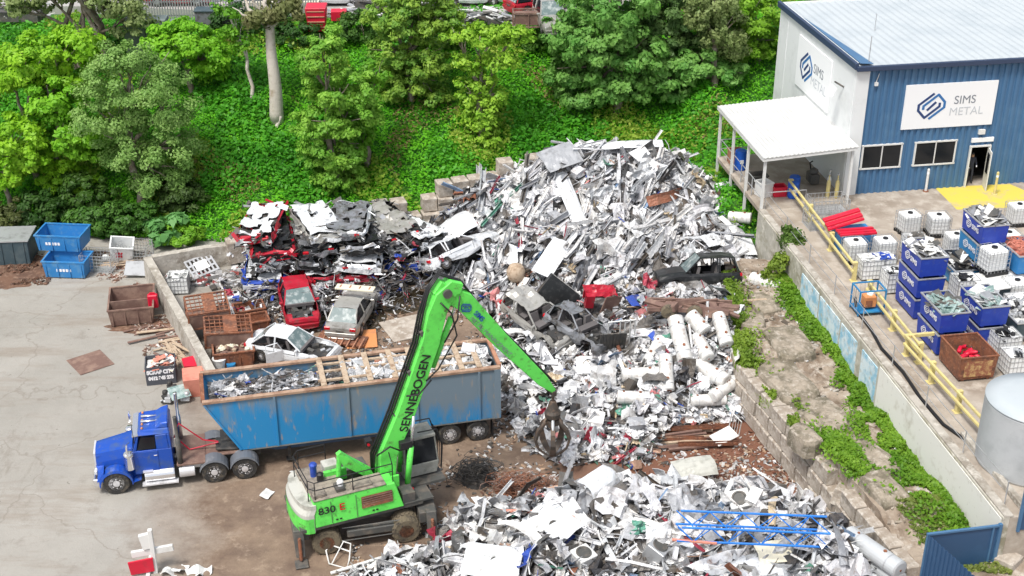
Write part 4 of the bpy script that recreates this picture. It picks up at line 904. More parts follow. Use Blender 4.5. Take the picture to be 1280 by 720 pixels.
# ------------------------------------------------------------------ steel bins
def bin_(X, Y, z, dims, m, label, load=None, lms=None, seed=1, kind='sheet', logo=True, group='blue steel bins', rz=0, lid=None, shell_name='steel_bin', h=.32, pos=None):
    p = pos if pos is not None else RW(X, Y, z)
    t = thing(shell_name, label, 'bin', p, RZ+rz, group); W_, L_, H_ = dims; w = .03; b = MB()
    for s in (-1, 1):
        b.hexa([(s*W_*.47-.015,-L_*.47,.1),(s*W_*.47+.015,-L_*.47,.1),(s*W_*.47+.015,L_*.47,.1),(s*W_*.47-.015,L_*.47,.1)], [(s*W_/2-.015,-L_/2,H_),(s*W_/2+.015,-L_/2,H_),(s*W_/2+.015,L_/2,H_),(s*W_/2-.015,L_/2,H_)])
        b.hexa([(-W_*.47,s*L_*.47-.015,.1),(W_*.47,s*L_*.47-.015,.1),(W_*.47,s*L_*.47+.015,.1),(-W_*.47,s*L_*.47+.015,.1)], [(-W_/2+.016,s*L_/2-.015,H_),(W_/2-.016,s*L_/2-.015,H_),(W_/2-.016,s*L_/2+.015,H_),(-W_/2+.016,s*L_/2+.015,H_)])
    b.box((0,0,.11), (W_*.93,L_*.93,.02)); b.build('shell', M[m], t)
    b = MB()
    for s in (-1, 1): b.box((s*W_/2,0,H_), (.07,L_+.07,.05)); b.box((0,s*L_/2,H_), (W_-.07,.07,.05))
    b.build('rim', M['steel'] if m != 'rust' else M['rust'], t)
    b = MB()
    for s in (-1, 1): b.box((s*W_*.35,0,.05), (.12,L_*.9,.1))
    b.build('skid', M[m], t)
    if logo:
        sl = math.atan2(W_*.03, H_-.1)
        mt = facing((-W_*.485-.035,-.0,H_*.58), (0,-1,0), (-math.sin(sl),0,math.cos(sl)))
        e = emblem(.44, [M['wletter'], M['wletter']], t, mt @ Matrix.Translation((-.28,0.02,.012)))
        b2 = MB(); b2.T = mt @ Matrix.Translation((-.28,.02,.006)); b2.lathe((0,0,-.004), [(.3,0),(.3,.006)], 16)
        text('SIMS', .34, M['wletter'], t, mt @ Matrix.Translation((.34,0,.012)), bold=.004)
    if load:
        pile_in(load, p+Vector((0,0,H_-.16)), RZ+rz, (W_*.94,L_*.94), lms, seed, n=46, kind=kind, h=h)
    return t
BD = (1.25,2.0,1.0)
def bin_px(px, py, ztop, tiers, labels, mats, **k):
    p = P(px, py, ztop); 
    for i in range(tiers):
        z = ztop-BD[2]*(i+1)-.02*i
        q = Vector((p.x, p.y, max(4.3, z)))
        if i == 0: bin_(0,0,0,BD,mats[0],labels[0],pos=q,**k)
        else: bin_(0,0,0,BD,mats[i],labels[i],pos=q,seed=i)
bin_px(1157,310,7.36,3,['topmost blue bin of the stack behind the yellow rail, full of white panels','middle blue bin of the stack behind the yellow rail','bottom blue bin of the stack behind the yellow rail'],['bluebin']*3, load='white_panel_scrap', lms=['white','cgrey','white','mgrey'], seed=21)
bin_px(1182,378,6.34,2,['upper blue bin filled with glass sheets directly behind the rusty bin','lower blue bin under the glass-filled one behind the rusty bin'],['bluebin']*2, load='glass_sheet_offcuts', lms=['mirrorglass','mirrorglass','mgrey'], seed=22, h=.15)
bin_px(1232,370,6.34,2,['upper blue bin of pale glass near the flat white board','lower blue bin under the pale glass bin near the flat board'],['bluebin']*2, load='pale_glass_offcuts', lms=['mirrorglass','white','steel'], seed=23, h=.2)
bin_px(1233,271,7.36,3,['topmost dark blue bin of the rear stack, heaped with white metal','teal blue bin in the middle of the rear stack','dark blue bottom bin of the rear stack'],['bluebin','tealbin','bluebin'], load='heaped_white_metal', lms=['white','white','cgrey','mgrey'], seed=24, h=.6)
bin_(0,0,0,BD,'skipblue','blue bin overflowing with pinkish copper wire at the frame edge', pos=P(1277,308,6.3)-Vector((0,0,1)), load='copper_wire_tangle', lms=['copper','salmon'], kind='wire', seed=25, logo=False)
bin_(0,0,0,BD,'bluebin','plain blue bin supporting the copper wire bin', pos=P(1277,308,6.3)-Vector((0,0,2.0)), logo=False)
bin_(0,0,0,(1.5,2.2,.9),'navy','dark blue bin of wheels and black parts at the frame edge', pos=P(1277,388,5.3)-Vector((0,0,.9)), load='wheels_and_black_parts', lms=['black','steel','white'], kind='lump', seed=26, logo=False)
bin_(0,0,0,(1.5,2.2,.9),'tealbin','teal blue bin half hidden in the gap between the blue stacks', pos=P(1200,325,5.2)-Vector((0,0,.9)), logo=False, load='dark_mixed_scrap', lms=['black','mgrey','white'], seed=27)
bin_(0,0,0,(1.9,1.6,.9),'navy','dark bin carrying the flat white board', pos=P(1250,350,5.22)-Vector((0,0,.92)), logo=False)
rb = bin_(0,0,0,(1.6,1.9,1.15),'rust','rusty brown steel bin with flaking yellow front holding red cylinders', pos=P(1212,432,5.45)-Vector((0,0,1.15)), logo=False, group='rusty bin')
b = MB(); b.box((0,-.955,.6), (1.2,.02,.7)); b.build('flaked_panel', mat('flaked_yellow_paint', (.5,.33,.14), .8, dirt=(.25,.09,.05), amt=.55, scale=5), rb)
c0 = P(1212,432,5.45)
for i in range(11):
    t = thing('red_cylinder', 'small red cylinder lying in the rusty bin', 'cylinder', c0+Vector((rnd.uniform(-.4,.45), rnd.uniform(-.5,.35), -.45+.05*(i % 5))), 0, 'red cylinders in the rusty bin', rot=(R(70+rnd.uniform(-20,20)), 0, rnd.uniform(0,6.28)))
    b = MB(); b.lathe((0,0,-.25), [(.06,0),(.09,.04),(.09,.4),(.05,.47),(.03,.5)], 10); b.build('cylinder_body', M['red'], t, smoothf=True)
    b = MB(); b.lathe((0,0,.25), [(.03,0),(.04,.05),(.02,.08)], 6); b.build('valve', M['black'], t)
tag(MB().box((0,0,.02), (2.4,1.7,.05)).build('white_board', M['white'], None, bevel=.01), 'flat white board lying under the big caged tote', 'board')
wb = bpy.data.objects['white_board']; wb.location = P(1250,350,5.24); wb.rotation_euler = (0,0,RZ+.15)
# skip with red lids
t = thing('lidded_skip', 'bright blue skip with two ribbed red lids, one propped up', 'skip', P(1067,288,5.3)-Vector((0,0,1.0)), RZ)
b = MB(); b.hexa([(-.75,-.55,.05),(.75,-.55,.05),(.75,.55,.05),(-.75,.55,.05)], [(-.9,-.7,1),(.9,-.7,1),(.9,.7,1),(-.9,.7,1)]); b.build('skip_body', M['skipblue'], t, bevel=.02)
for s, ang in ((-1,0),(1,14)):
    b = MB()
    for k in range(5): b.box((-.02,s*.36-.28+k*.14,1.1+(.05 if k % 2 else 0)+(.0 if s < 0 else (k+1)*.07)), (1.85,.138,.12))
    o = b.build('lid', M['red'], t, bevel=.01)
    if ang: o.rotation_euler = (0, R(-ang), 0); o.location = (-.1,0,.2)
# mesh cages
def cage(px, py, z, dims, label, m='steel', rz=0, base=True, world=True, nx=9, name='mesh_cage', group='wire mesh cages', r=.012):
    p = P(px, py, z+dims[2])-Vector((0,0,dims[2])); t = thing(name, label, 'cage', p, rz, group); L, Wd, H = dims; b = MB()
    ny = max(3, int(nx*Wd/L)); nz = max(3, int(nx*H/L))
    for i in range(nx+1):
        x = -L/2+L*i/nx
        for s in (-1, 1): b.tube([(x,s*Wd/2,0),(x,s*Wd/2,H)], r, 4)
    for i in range(ny+1):
        y = -Wd/2+Wd*i/ny
        for s in (-1, 1): b.tube([(s*L/2,y,0),(s*L/2,y,H)], r, 4)
    for i in range(nz+1):
        zz = H*i/nz; b.tube([(-L/2,-Wd/2,zz),(L/2,-Wd/2,zz),(L/2,Wd/2,zz),(-L/2,Wd/2,zz),(-L/2,-Wd/2,zz)], r*1.3, 4)
    b.build('mesh', M[m], t)
    if base: bb = MB(); bb.box((0,0,.03), (L,Wd,.06)); bb.build('base', M[m], t)
    b = MB()
    for sx in (-1,1):
        for sy in (-1,1): b.box((sx*L/2,sy*Wd/2,H/2), (.05,.05,H))
    b.build('frame', M[m], t)
    return t
cage(1036,246,4.3,(1.9,1.1,.8),'grey wire cage nearest the shed corner beside the first yellow rail', rz=RZ)
cage(1030,262,4.3,(1.7,1.1,.9),'grey wire cage standing behind the red-lidded skip', rz=RZ)
# cart with orange box
t = thing('cage_cart', 'blue steel frame cart between the cable fence and the yellow rail', 'cart', P(1083,388,4.35), RZ)
b = MB()
for sx in (-1,1):
    for sy in (-1,1): b.box((sx*.6,sy*.45,.6), (.06,.06,1.2))
for z in (.15,1.2):
    for s in (-1,1): b.box((0,s*.45,z), (1.2,.05,.06)); b.box((s*.6,0,z), (.05,.9,.06))
b.build('frame', M['tealbin'], t); b = MB(); b.box((0,0,.15), (1.15,.86,.04)); b.build('tray', M['tealbin'], t)
b = MB()
for i in range(7): b.tube([(-.6+.2*i,.45,.15),(-.6+.2*i,.45,1.2)], .01, 4)
for i in range(5): b.tube([(-.6,-.45+.22*i,.15),(-.6,-.45+.22*i,1.2)], .01, 4)
b.build('mesh', M['steel'], t)
t = thing('orange_pump', 'orange machine box with a white cap inside the blue cart', 'machine', P(1083,388,4.35)+Vector((.05,0,.18)), RZ)
b = MB(); b.box((0,0,.35), (.55,.5,.55)); b.build('machine_body', M['orange'], t, bevel=.05); b = MB(); b.lathe((.05,.05,.6), [(.16,0),(.14,.12),(.05,.16)], 12); b.build('cap', M['signwhite'], t)
b = MB(); b.box((-.1,-.27,.3), (.3,.04,.3)); b.build('panel', M['rust'], t)
# zinc water tank
t = thing('water_tank', 'large round corrugated zinc tank with a flat lid at the frame edge', 'tank', Vector((19.15,42.4,4.3)), 0)
b = MB(); prof = [(1.78,0)]
n = 24
for i in range(n*2+1): prof.append((1.8+(.03 if i % 2 else 0), .05+2.6*i/(n*2)))
b.lathe((0,0,0), prof, 96); b.build('tank_shell', M['tank'], t, smoothf=True)
b = MB(); b.lathe((0,0,2.66), [(1.84,0),(1.84,.06),(1.2,.16),(.3,.22),(.01,.22)], 56); b.build('lid', M['shedroof'], t, smoothf=True)
b = MB(); b.lathe((.2,-.6,2.8), [(.35,0),(.35,.1),(.3,.12)], 20); b.build('hatch', M['white'], t)
# blue fence panels at the lower corner
fz0 = 1.7
pA, pB = P(1160,668,4.0), P(1250,657,4.0); a = math.atan2(pB.y-pA.y, pB.x-pA.x); L = (pB-pA).length
M['fenceblue'] = mat('navy_fence_sheet', (.03,.08,.17), .5, dirt=(.04,.1,.2), amt=.3, scale=1)
t = thing('sheet_fence', 'dark blue sheet steel gate panel with a corrugated return at the lower corner', 'fence', Vector((pA.x,pA.y,2.1)), a)
b = MB(); b.box((L/2,0,.95), (L,.05,1.9)); b.build('panel', M['fenceblue'], t)
b = MB(); b.box((L/2,-.03,1.93), (L+.1,.1,.07)); b.box((0,-.03,.95), (.08,.1,1.95)); b.box((L,-.03,.95), (.12,.12,2.1)); b.box((L-.25,-.04,.95), (.06,.06,1.9)); b.box((L/2,-.04,.05),(L,.06,.08)); b.build('frame', M['shedblue'], t)
b = MB(); b.T = Matrix.Rotation(R(-78),4,'Z'); corrug(b, 0, 3.6, 0, 1.93, 0, pitch=.2, d=.04); b.build('corrugated_return', M['fenceblue'], t, solid=.01)
b = MB(); b.T = Matrix.Rotation(R(-78),4,'Z'); b.tube([(.0,.12,1.75),(2.9,.5,.3)], .035, 6); b.build('brace', M['steel'], t)
pC = P(1275,655,4.0)
t = thing('sheet_fence', 'dark blue sheet panel standing in front of the zinc tank', 'fence', Vector((pC.x-.05,pC.y,3.9)), R(8))
b = MB(); b.box((1.5,0,.95), (3,.05,2.2)); b.build('panel', M['fenceblue'], t); b = MB(); b.box((0,-.03,.95), (.1,.1,2.3)); b.box((1.5,-.03,2.05), (3,.08,.07)); b.build('frame', M['shedblue'], t)
for i, (px, py, sx) in enumerate(((1262,690,.9),(1275,675,.8),(1258,712,.8))):
    block('rubble_block', 'broken concrete lump below the blue panels', P(px,py,2.1), .4*i, (sx,.7,.6), 'broken concrete lumps', 90+i)
M['mudgu'] = mat('grey_mudguard', (.13,.14,.16), .4, dirt=(.25,.25,.26), amt=.3)
# ------------------------------------------------------------------ wheels
def wheel(parent, x, y, r, w, side, rim='alu', tyre='rubber', name='wheel', deep=.015, dual=False):
    """axis along y; side = +-1 outward"""
    for k in range(2 if dual else 1):
        yy = y-side*k*(w+.06)
        b = MB(); h = w/2
        b.lathe((x,yy,r), [(r*.58,-h),(r*.93,-h),(r,-h*.75),(r,h*.75),(r*.93,h),(r*.58,h)], 22, 'y')
        o = b.build(name, M[tyre], parent, smoothf=False)
        if k == 0:
            b = MB(); s = side
            b.lathe((x,yy+s*(h-deep),r), [(r*.6,s*deep),(r*.56,s*deep*.6),(r*.5,-s*.02),(r*.3,-s*.03),(r*.26,s*.03),(.02,s*.035)], 18, 'y')
            for j in range(8):
                a = j*math.pi/4; b.box((x+math.cos(a)*r*.4,yy+s*(h-deep+.0),r+math.sin(a)*r*.4), (.05,.05,.05))
            b.build('rim', M[rim], o)
# ------------------------------------------------------------------ tractor unit
fx = math.atan2(-.205, -.979)
tk = thing('truck', 'blue long-nosed tractor unit with chrome tanks hitched to the scuffed blue trailer', 'truck', (-16.47,47.35,0), fx)
def arch_profile(x0, x1, z0, z1, cx, r, n=10):
    pts = [(x0,z0)]
    pts += [(cx-r*math.cos(math.pi*i/n), max(z0,.5+r*math.sin(math.pi*i/n)*1.0)) for i in range(n+1)]
    return pts
# hood
b = MB()
def hood(u, v):
    x = lerp(.74, -.78, u); w = lerp(.6, .8, u); zt = lerp(1.72, 1.98, u)
    a = (v-.5)*2; y = w*a; z = zt-.09*a*a*1.2
    if abs(a) > .82: z = zt-.12-(abs(a)-.82)/.18*.65; y = w*(.97 if abs(a) < .92 else 1)*(1 if a > 0 else -1)
    return (x, y, z)
b.grid(hood, 8, 22); b.box((-.02,0,1.2), (1.45,1.1,.75)); 
b.build('hood', M['truckblue'], tk, smoothf=False)
b = MB(); b.box((.77,0,1.25), (.08,.98,.9)); 
for k in range(9): b.box((.82,-.4+k*.1,1.25), (.03,.03,.8), 1)
b.build('grille', [M['alu'], M['chrome']], tk, bevel=.01)
for s in (-1, 1):
    b = MB(); n = 12; R0 = .66; pts = []
    for i in range(n+1):
        a = math.pi*i/n; pts.append((math.cos(a)*R0, .52+math.sin(a)*R0))
    ring = [(p, q) for p, q in pts]
    vs = [(p,s*.72,q) for p,q in pts]+[(p*1.02,s*1.17,q-.02) for p,q in pts]+[(p*.97,s*1.19,q-.12) for p,q in pts]
    fs = [(i,i+1,n+2+i,n+1+i) for i in range(n)]+[(n+1+i,n+2+i,2*n+3+i,2*n+2+i) for i in range(n)]
    b.add(vs, fs); b.hexa([(.5,s*.6,.7),(.76,s*.6,.7),(.74,s*1.14,.7),(.5,s*1.17,.7)], [(.45,s*.55,1.15),(.76,s*.55,1.12),(.66,s*1.0,1.05),(.45,s*1.1,1.1)])
    b.add([(-.65,s*.7,.5),(-1.0,s*.75,.55),(-1.0,s*1.1,.55),(-.66,s*1.17,.5),(-.5,s*.72,1.05),(-.95,s*.8,1.1),(-.9,s*1.0,1.0)], [(0,1,2,3),(4,5,6),(0,1,5,4)])
    b.build('fender', M['truckblue'], tk, solid=.03)
    b = MB(); b.box((.76,s*.82,1.02), (.12,.26,.2)); b.build('headlight', M['lampclear'], tk, bevel=.03)
    b = MB(); b.lathe((-.62,s*.98,1.15), [(.17,-.1),(.2,-.05),(.2,.55),(.22,.57),(.22,.66),(.15,.72)], 16); b.build('air_cleaner', M['chrome'], tk, smoothf=True)
    b = MB(); b.lathe((-2.62,s*.95,1.0), [(.11,-.1),(.11,1.2),(.075,1.22),(.075,2.25),(.085,2.3)], 14); b.build('exhaust_stack', M['chrome'] if s < 0 else M['mgrey'], tk, smoothf=True)
    b = MB(); b.tube([(-.72,s*1.0,2.35),(-.62,s*1.25,2.4),(-.62,s*1.3,2.2)], .02, 5); b.box((-.62,s*1.33,2.15), (.07,.2,.42)); b.build('side_mirror', M['chrome'], tk)
b = MB(); b.box((.86,0,.62), (.1,2.2,.36)); b.box((.76,-1.05,.62), (.24,.12,.34)); b.box((.76,1.05,.62), (.24,.12,.34)); b.build('bumper', M['chrome'], tk, bevel=.03)
# cab
b = MB()
b.hexa([(-.78,-.98,.75),(-2.35,-.98,.75),(-2.35,.98,.75),(-.78,.98,.75)], [(-.8,-.97,1.85),(-2.35,-.97,1.85),(-2.35,.97,1.85),(-.8,.97,1.85)])
b.hexa([(-.8,-.96,1.852),(-.95,-.94,1.86),(-.95,.94,1.86),(-.8,.96,1.852)], [(-1.02,-.86,2.5),(-1.1,-.86,2.5),(-1.1,.86,2.5),(-1.02,.86,2.5)])   # screen surround
b.hexa([(-2.25,-.96,1.852),(-2.35,-.96,1.852),(-2.35,.96,1.852),(-2.25,.96,1.852)], [(-2.2,-.9,2.5),(-2.33,-.9,2.5),(-2.33,.9,2.5),(-2.2,.9,2.5)])
for s in (-1,1): b.hexa([(-1.75,s*.93,1.852),(-2.25,s*.93,1.852),(-2.25,s*.97,1.852),(-1.75,s*.97,1.852)], [(-1.75,s*.87,2.5),(-2.2,s*.87,2.5),(-2.2,s*.91,2.5),(-1.75,s*.91,2.5)])
b.build('cab', M['truckblue'], tk, bevel=.03)
b = MB(); b.add([(-1.0,-.9,2.503),(-2.36,-.93,2.503),(-2.36,.93,2.503),(-1.0,.9,2.503),(-1.12,-.75,2.68),(-2.3,-.8,2.72),(-2.3,.8,2.72),(-1.12,.75,2.68)], [(0,3,2,1),(4,5,6,7),(0,1,5,4),(1,2,6,5),(2,3,7,6),(3,0,4,7)])
b.hexa([(-1.75,-.72,2.7),(-2.3,-.75,2.7),(-2.3,.75,2.7),(-1.75,.72,2.7)], [(-2.0,-.66,2.88),(-2.3,-.7,2.95),(-2.3,.7,2.95),(-2.0,.66,2.88)])
b.build('cab_roof', M['truckblue'], tk, bevel=.04)
b = MB(); b.add([(-.79,-.88,1.88),(-.79,.88,1.88),(-1.0,.8,2.46),(-1.0,-.8,2.46)], [(0,1,2,3)]); b.build('windscreen', M['glass'], tk, solid=.02)
b = MB(); b.hexa([(-.86,-.9,2.5),(-1.1,-.9,2.55),(-1.1,.9,2.55),(-.86,.9,2.5)], [(-.84,-.9,2.53),(-1.08,-.9,2.6),(-1.08,.9,2.6),(-.84,.9,2.53)]); b.build('sun_visor', M['chrome'], tk)
for s in (-1,1):
    b = MB(); b.add([(-.98,s*.945,1.9),(-1.72,s*.945,1.9),(-1.72,s*.885,2.42),(-1.16,s*.885,2.42)], [(0,1,2,3)]); b.build('side_window', M['glass'], tk, solid=.015)
    b = MB(); b.box((-1.38,s*.99,1.33), (.8,.02,.96)); b.box((-1.68,s*1.01,1.6), (.14,.03,.04), 1); dd = b.build('door', [M['truckblue'], M['chrome']], tk, bevel=.008)
for k in range(5): 
    b = MB(); b.lathe((-1.25,-.6+.3*k,2.68), [(.05,0),(.05,.05),(.02,.09)], 8); b.build('roof_lamp', M['orange'], tk)
for y in (-.25,.15):
    b = MB(); b.tube([(-1.95,y,2.72),(-1.2,y,2.76)], [.03,.06], 8); b.build('air_horn', M['chrome'], tk, smoothf=True)
b = MB(); b.tube([(-.9,.9,2.2),(-.9,.98,3.2)], .015, 4); b.build('aerial', M['black'], tk)
b = MB()
for s in (-1,1): b.box((-2.6,s*.4,.82), (6.6,.09,.26))
for x in (-2.5,-3.4,-4.55,-5.7): b.box((x,0,.8), (.1,.72,.2))
b.build('chassis', M['dark'], tk)
b = MB(); b.box((-3.05,0,1.02), (1.15,2.2,.06)); b.box((-4.4,0,.99), (1.6,1.2,.05)); b.build('deck_plate', M['brown'], tk)
b = MB(); b.box((-4.55,0,1.12), (.95,.9,.12), 0, (0,R(-6),0)); b.build('fifth_wheel', M['dark'], tk, bevel=.04)
for s in (-1,1):
    b = MB(); b.lathe((-1.75,s*.86,.6), [(.02,-.62),(.29,-.6),(.3,-.55),(.3,.55),(.29,.6),(.02,.62)], 22, 'x'); b.build('fuel_tank', M['chrome'], tk, smoothf=False)
    b = MB(); b.lathe((-2.85,s*.86,.65), [(.02,-.33),(.3,-.31),(.31,.31),(.02,.33)], 22, 'x'); b.build('round_tank', M['alu'], tk, smoothf=False)
    b = MB(); b.box((-1.75,s*1.12,.33), (1.45,.28,.06)); b.box((-1.3,s*1.05,.9), (.4,.2,.04)); b.build('step', M['alu'], tk)
    b = MB(); b.box((-3.3,s*.75,.88), (.9,.5,.25)); b.build('side_box', M['steel'], tk, bevel=.03)
    for xc in (-3.95,-5.2):
        b = MB(); n = 10; pts = [(xc+.6*math.cos(math.pi*(.08+.84*i/n)), .52+.6*math.sin(math.pi*(.08+.84*i/n))) for i in range(n+1)]
        b.add([(x,s*.55,z) for x,z in pts]+[(x,s*1.17,z) for x,z in pts]+[(x,s*1.19,z-.07) for x,z in pts], [(i,i+1,n+2+i,n+1+i) for i in range(n)]+[(n+1+i,n+2+i,2*n+3+i,2*n+2+i) for i in range(n)])
        b.build('mudguard', M['mudgu'], tk, solid=.02)
        wheel(tk, xc, s*1.03, .52, .26, s, dual=True)
    wheel(tk, 0, s*1.02, .53, .3, s, deep=.015)
b = MB(); b.tube([(-2.45,.3,1.9),(-2.7,.35,2.6),(-3.6,.25,1.6),(-4.2,.2,1.4)], .03, 5); b.tube([(-2.45,-.1,1.7),(-3.0,.1,1.1),(-4.2,.1,1.3)], .03, 5); b.build('air_line', M['red'], tk)
# ------------------------------------------------------------------ trailer
ta = math.atan2(-.230, -.973)
tr = thing('tipping_trailer', 'long scuffed blue open-topped scrap trailer with rusty rim and crossbars', 'trailer', (-6.85,50.07,0), ta)
HW = 1.2; ZT = 3.6; ZB = 1.15; XF = 6.23; XB = -6.23; XN = 4.9
for s in (-1, 1):
    b = MB(); y = s*HW
    b.prism([(XB,ZB),(XN,ZB),(XF,ZT),(XB,ZT)], 'y', y-.03, y+.03); b.build('side_panel', M['trailer'], tr)
    b = MB()
    for x in (-5.3,-2.6,.3,3.35): b = MB(); b.box((x,y+s*.06,(ZB+ZT)/2), (.09,.1,ZT-ZB-.05)); b.build('side_rib', M['trailer'], tr)
    b = MB(); b.tube([(XN-.02,y+s*.05,ZB+.05),(XF-.05,y+s*.05,ZT-.05)], .06, 4); b.build('corner_rib', M['trailer'], tr)
    b = MB(); b.box((-6.1,y+s*.06,(ZB+ZT)/2), (.28,.1,ZT-ZB-.02)); b.build('rear_post', M['trailer'], tr)
    b = MB(); b.box((0,y,ZT+.05), (12.5,.2,.14)); b.build('top_rim', M['railtan'], tr, bevel=.02)
    b = MB(); b.box((-.75,s*.95,ZB-.02), (11.0,.4,.2)); b.build('chassis_rail', M['mpale'], tr)
b = MB(); b.hexa([(XN-.03,-HW+.04,ZB),(XN+.03,-HW+.04,ZB),(XN+.03,HW-.04,ZB),(XN-.03,HW-.04,ZB)], [(XF-.03,-HW+.04,ZT),(XF+.03,-HW+.04,ZT),(XF+.03,HW-.04,ZT),(XF-.03,HW-.04,ZT)]); b.box((XF-.02,0,ZT+.05), (.16,2.18,.14), 1)
b.build('front_panel', [M['trailer'], M['rust']], tr)
b = MB(); b.box((XB,0,(ZB+ZT)/2), (.06,2.34,ZT-ZB)); b.box((XB-.0,0,ZT+.05), (.16,2.18,.14), 1); b.build('tailgate', [M['trailer'], M['rustpale']], tr)
b = MB(); b.box((-.6,0,ZB+.03), (11,2.3,.06)); b.build('floor_plate', M['rust'], tr)
b = MB(); b.hexa([(-1.2,-.8,.66),(3.4,-.8,.66),(3.4,.8,.66),(-1.2,.8,.66)], [(-1.6,-1.0,1.05),(4.3,-1.0,1.05),(4.3,1.0,1.05),(-1.6,1.0,1.05)]); b.build('belly_box', M['fenceblue'], tr)  # navy colour carries the shade under the tub
b = MB(); b.box((4.9,0,1.17), (1.6,.9,.1)); b.build('king_pin_plate', M['dark'], tr)
for x in (-5.35,-4.6,-3.6,-2.6,-1.75,-.7,.3,1.25):
    b = MB(); b.box((x,0,ZT+.15), (.24,2.35,.07)); b.build('crossbar', M['timber'], tr, bevel=.01)
for yy in (.62,-.1,-.7): b = MB(); b.box((-2.0,yy,ZT+.07), (6.9,.12,.08)); b.build('long_bar', M['timber'], tr)
for x in (-5.25,-4.0,-2.75):
    for s in (-1,1): wheel(tr, x, s*1.03, .5, .26, s, dual=True)
b = MB()
for s in (-1,1): b.box((2.9,s*.8,.6), (.14,.14,.9)); b.box((2.9,s*.8,.15), (.3,.3,.04))
b.build('landing_leg', M['dark'], tr)
for x in (-5.9,): 
    for s in (-1,1): b = MB(); b.box((x,s*1.0,.5), (.03,.45,.7)); b.build('mud_flap', M['black'], tr)
b = MB(); b.box((XB-.06,-.95,1.0), (.05,.3,.14)); b.build('tail_lamp', M['lampred'], tr)
# ------------------------------------------------------------------ material handler
U = Vector((-5.95,44.05,0)); ua = math.atan2(.399,.917); ga = math.atan2(.237,.971)
ex = thing('scrap_handler', 'bright green wheeled material handler reaching its boom over the blue trailer', 'excavator', U, ua)
iu = Matrix.Rotation(ga-ua, 4, 'Z')     # undercarriage turned against the upper body
b = MB(); b.T = iu; b.box((0,0,.95), (4.0,1.1,.5)); b.box((1.55,0,.62), (.5,2.1,.4)); b.box((-1.55,0,.62), (.5,2.1,.4)); b.lathe((0,0,1.15), [(.85,0),(.9,.05),(.9,.22),(.8,.25)], 24)
b.box((2.45,0,.95), (.7,2.5,.5)); b.box((-2.5,0,.95), (.6,2.5,.5)); b.box((.2,-1.18,.75), (1.9,.35,.3)); b.box((.2,-1.3,1.05), (2.3,.06,.05)); b.box((.2,-1.3,.45), (2.3,.06,.05)); b.build('undercarriage', M['mgrey'], ex, bevel=.03)
for x in (2.55,-2.6):
    for s in (-1,1):
        b = MB(); b.T = iu; b.hexa([(x-.18,s*1.45,.3),(x+.18,s*1.45,.3),(x+.18,s*1.7,.25),(x-.18,s*1.7,.25)], [(x-.2,s*1.05,1.3),(x+.2,s*1.05,1.3),(x+.2,s*1.4,1.3),(x-.2,s*1.4,1.3)])
        b.tube([(x,s*1.6,1.1),(x,s*1.75,.15)], .07, 8, 1); b.box((x,s*1.85,.06), (.5,.5,.08)); b.build('outrigger', [M['mgrey'], M['rust']], ex, bevel=.02)
ww = bpy.data.objects.new('axles', None)
for x in (-1.55,1.55):
    for s in (-1,1):
        for k in (0,1):
            b = MB(); b.T = iu; yy = s*(1.28-.42*k); r = .56; h = .18
            b.lathe((x,yy,r), [(r*.5,-h),(r*.9,-h),(r,-h*.7),(r,h*.7),(r*.9,h),(r*.5,h)], 24, 'y')
            for j in range(20):
                a = j*math.pi/10; b.box((x+math.cos(a)*r,yy,r+math.sin(a)*r), (.05,2*h*.92,.03), 0, (0,-a+math.pi/2,0))
            o = b.build('wheel', M['mudrubber'], ex)
            if k == 0: b = MB(); b.T = iu; b.lathe((x,yy+s*.08,r), [(r*.52,s*.1),(r*.48,s*.0),(r*.3,-s*.04),(r*.22,s*.06),(.02,s*.07)], 18, 'y'); b.build('rim', M['mudrubber'] if False else M['rust'], o)
bpy.data.objects.remove(ww)
# upper body: deck and housings (local x forward)
b = MB(); b.box((-.3,0,1.42), (4.9,2.5,.14)); b.build('upper_deck', M['mgrey'], ex)
b = MB()
b.hexa([(1.35,-1.32,1.5),(-2.2,-1.32,1.5),(-2.2,-.45,1.5),(1.35,-.45,1.5)][::-1], [(1.05,-1.2,2.62),(-2.2,-1.2,2.62),(-2.2,-.4,2.62),(1.05,-.4,2.62)][::-1]); 
b.build('side_housing', M['green'], ex, bevel=.03)
b = MB(); b.box((.28,-1.295,2.13), (1.25,.02,.5), 0, (R(-6),0,0))
for k in range(5): b.box((.28,-1.31-.01*0,1.93+k*.1), (1.2,.02,.03), 1, (R(-6),0,0))
b.build('vent_grille', [M['rust'], M['brown']], ex)
for x in (-1.35,-1.2,.1,.25): b = MB(); b.box((x*1.0,-1.325,1.68), (.09,.02,.05)); b.build('vent_slot', M['black'], ex)
b = MB(); b.box((-.55,-1.29,2.05), (.015,.02,.95), 0, (R(-6),0,0)); b.box((-1.55,-1.29,2.05), (.015,.02,.95), 0, (R(-6),0,0)); b.build('panel_seam', M['mgrey'], ex)
mt = facing((-1.62,-1.285,2.18), (1,0,0), (0,.107,.994))
text('830', .4, M['black'], ex, mt @ Matrix.Translation((-.1,0,.02)), bold=.007, xs=1.15)
text('E', .4, M['lampred'], ex, mt @ Matrix.Translation((.5,0,.02)), bold=.006, xs=1.25)
b = MB()
def cwf(u, v):
    a = math.pi*(u-.5); x = -2.22-.62*math.cos(a)**.6 if abs(math.cos(a)) > 1e-6 else -2.22
    y = 1.3*math.sin(a); z = lerp(1.3, 2.5, v); ins = .0 if v < .8 else .1
    return (x+ins, y*(1-ins*.3), z)
b.grid(cwf, 20, 6)
b.add([cwf(i/20,1) for i in range(21)], [tuple(range(21))]); b.build('counterweight', M['mpale'], ex, smoothf=False)
b = MB()
def cwg(u, v):
    p = cwf(u, 0); return (p[0]-.02, p[1]*1.01, lerp(1.28, 1.95, v))
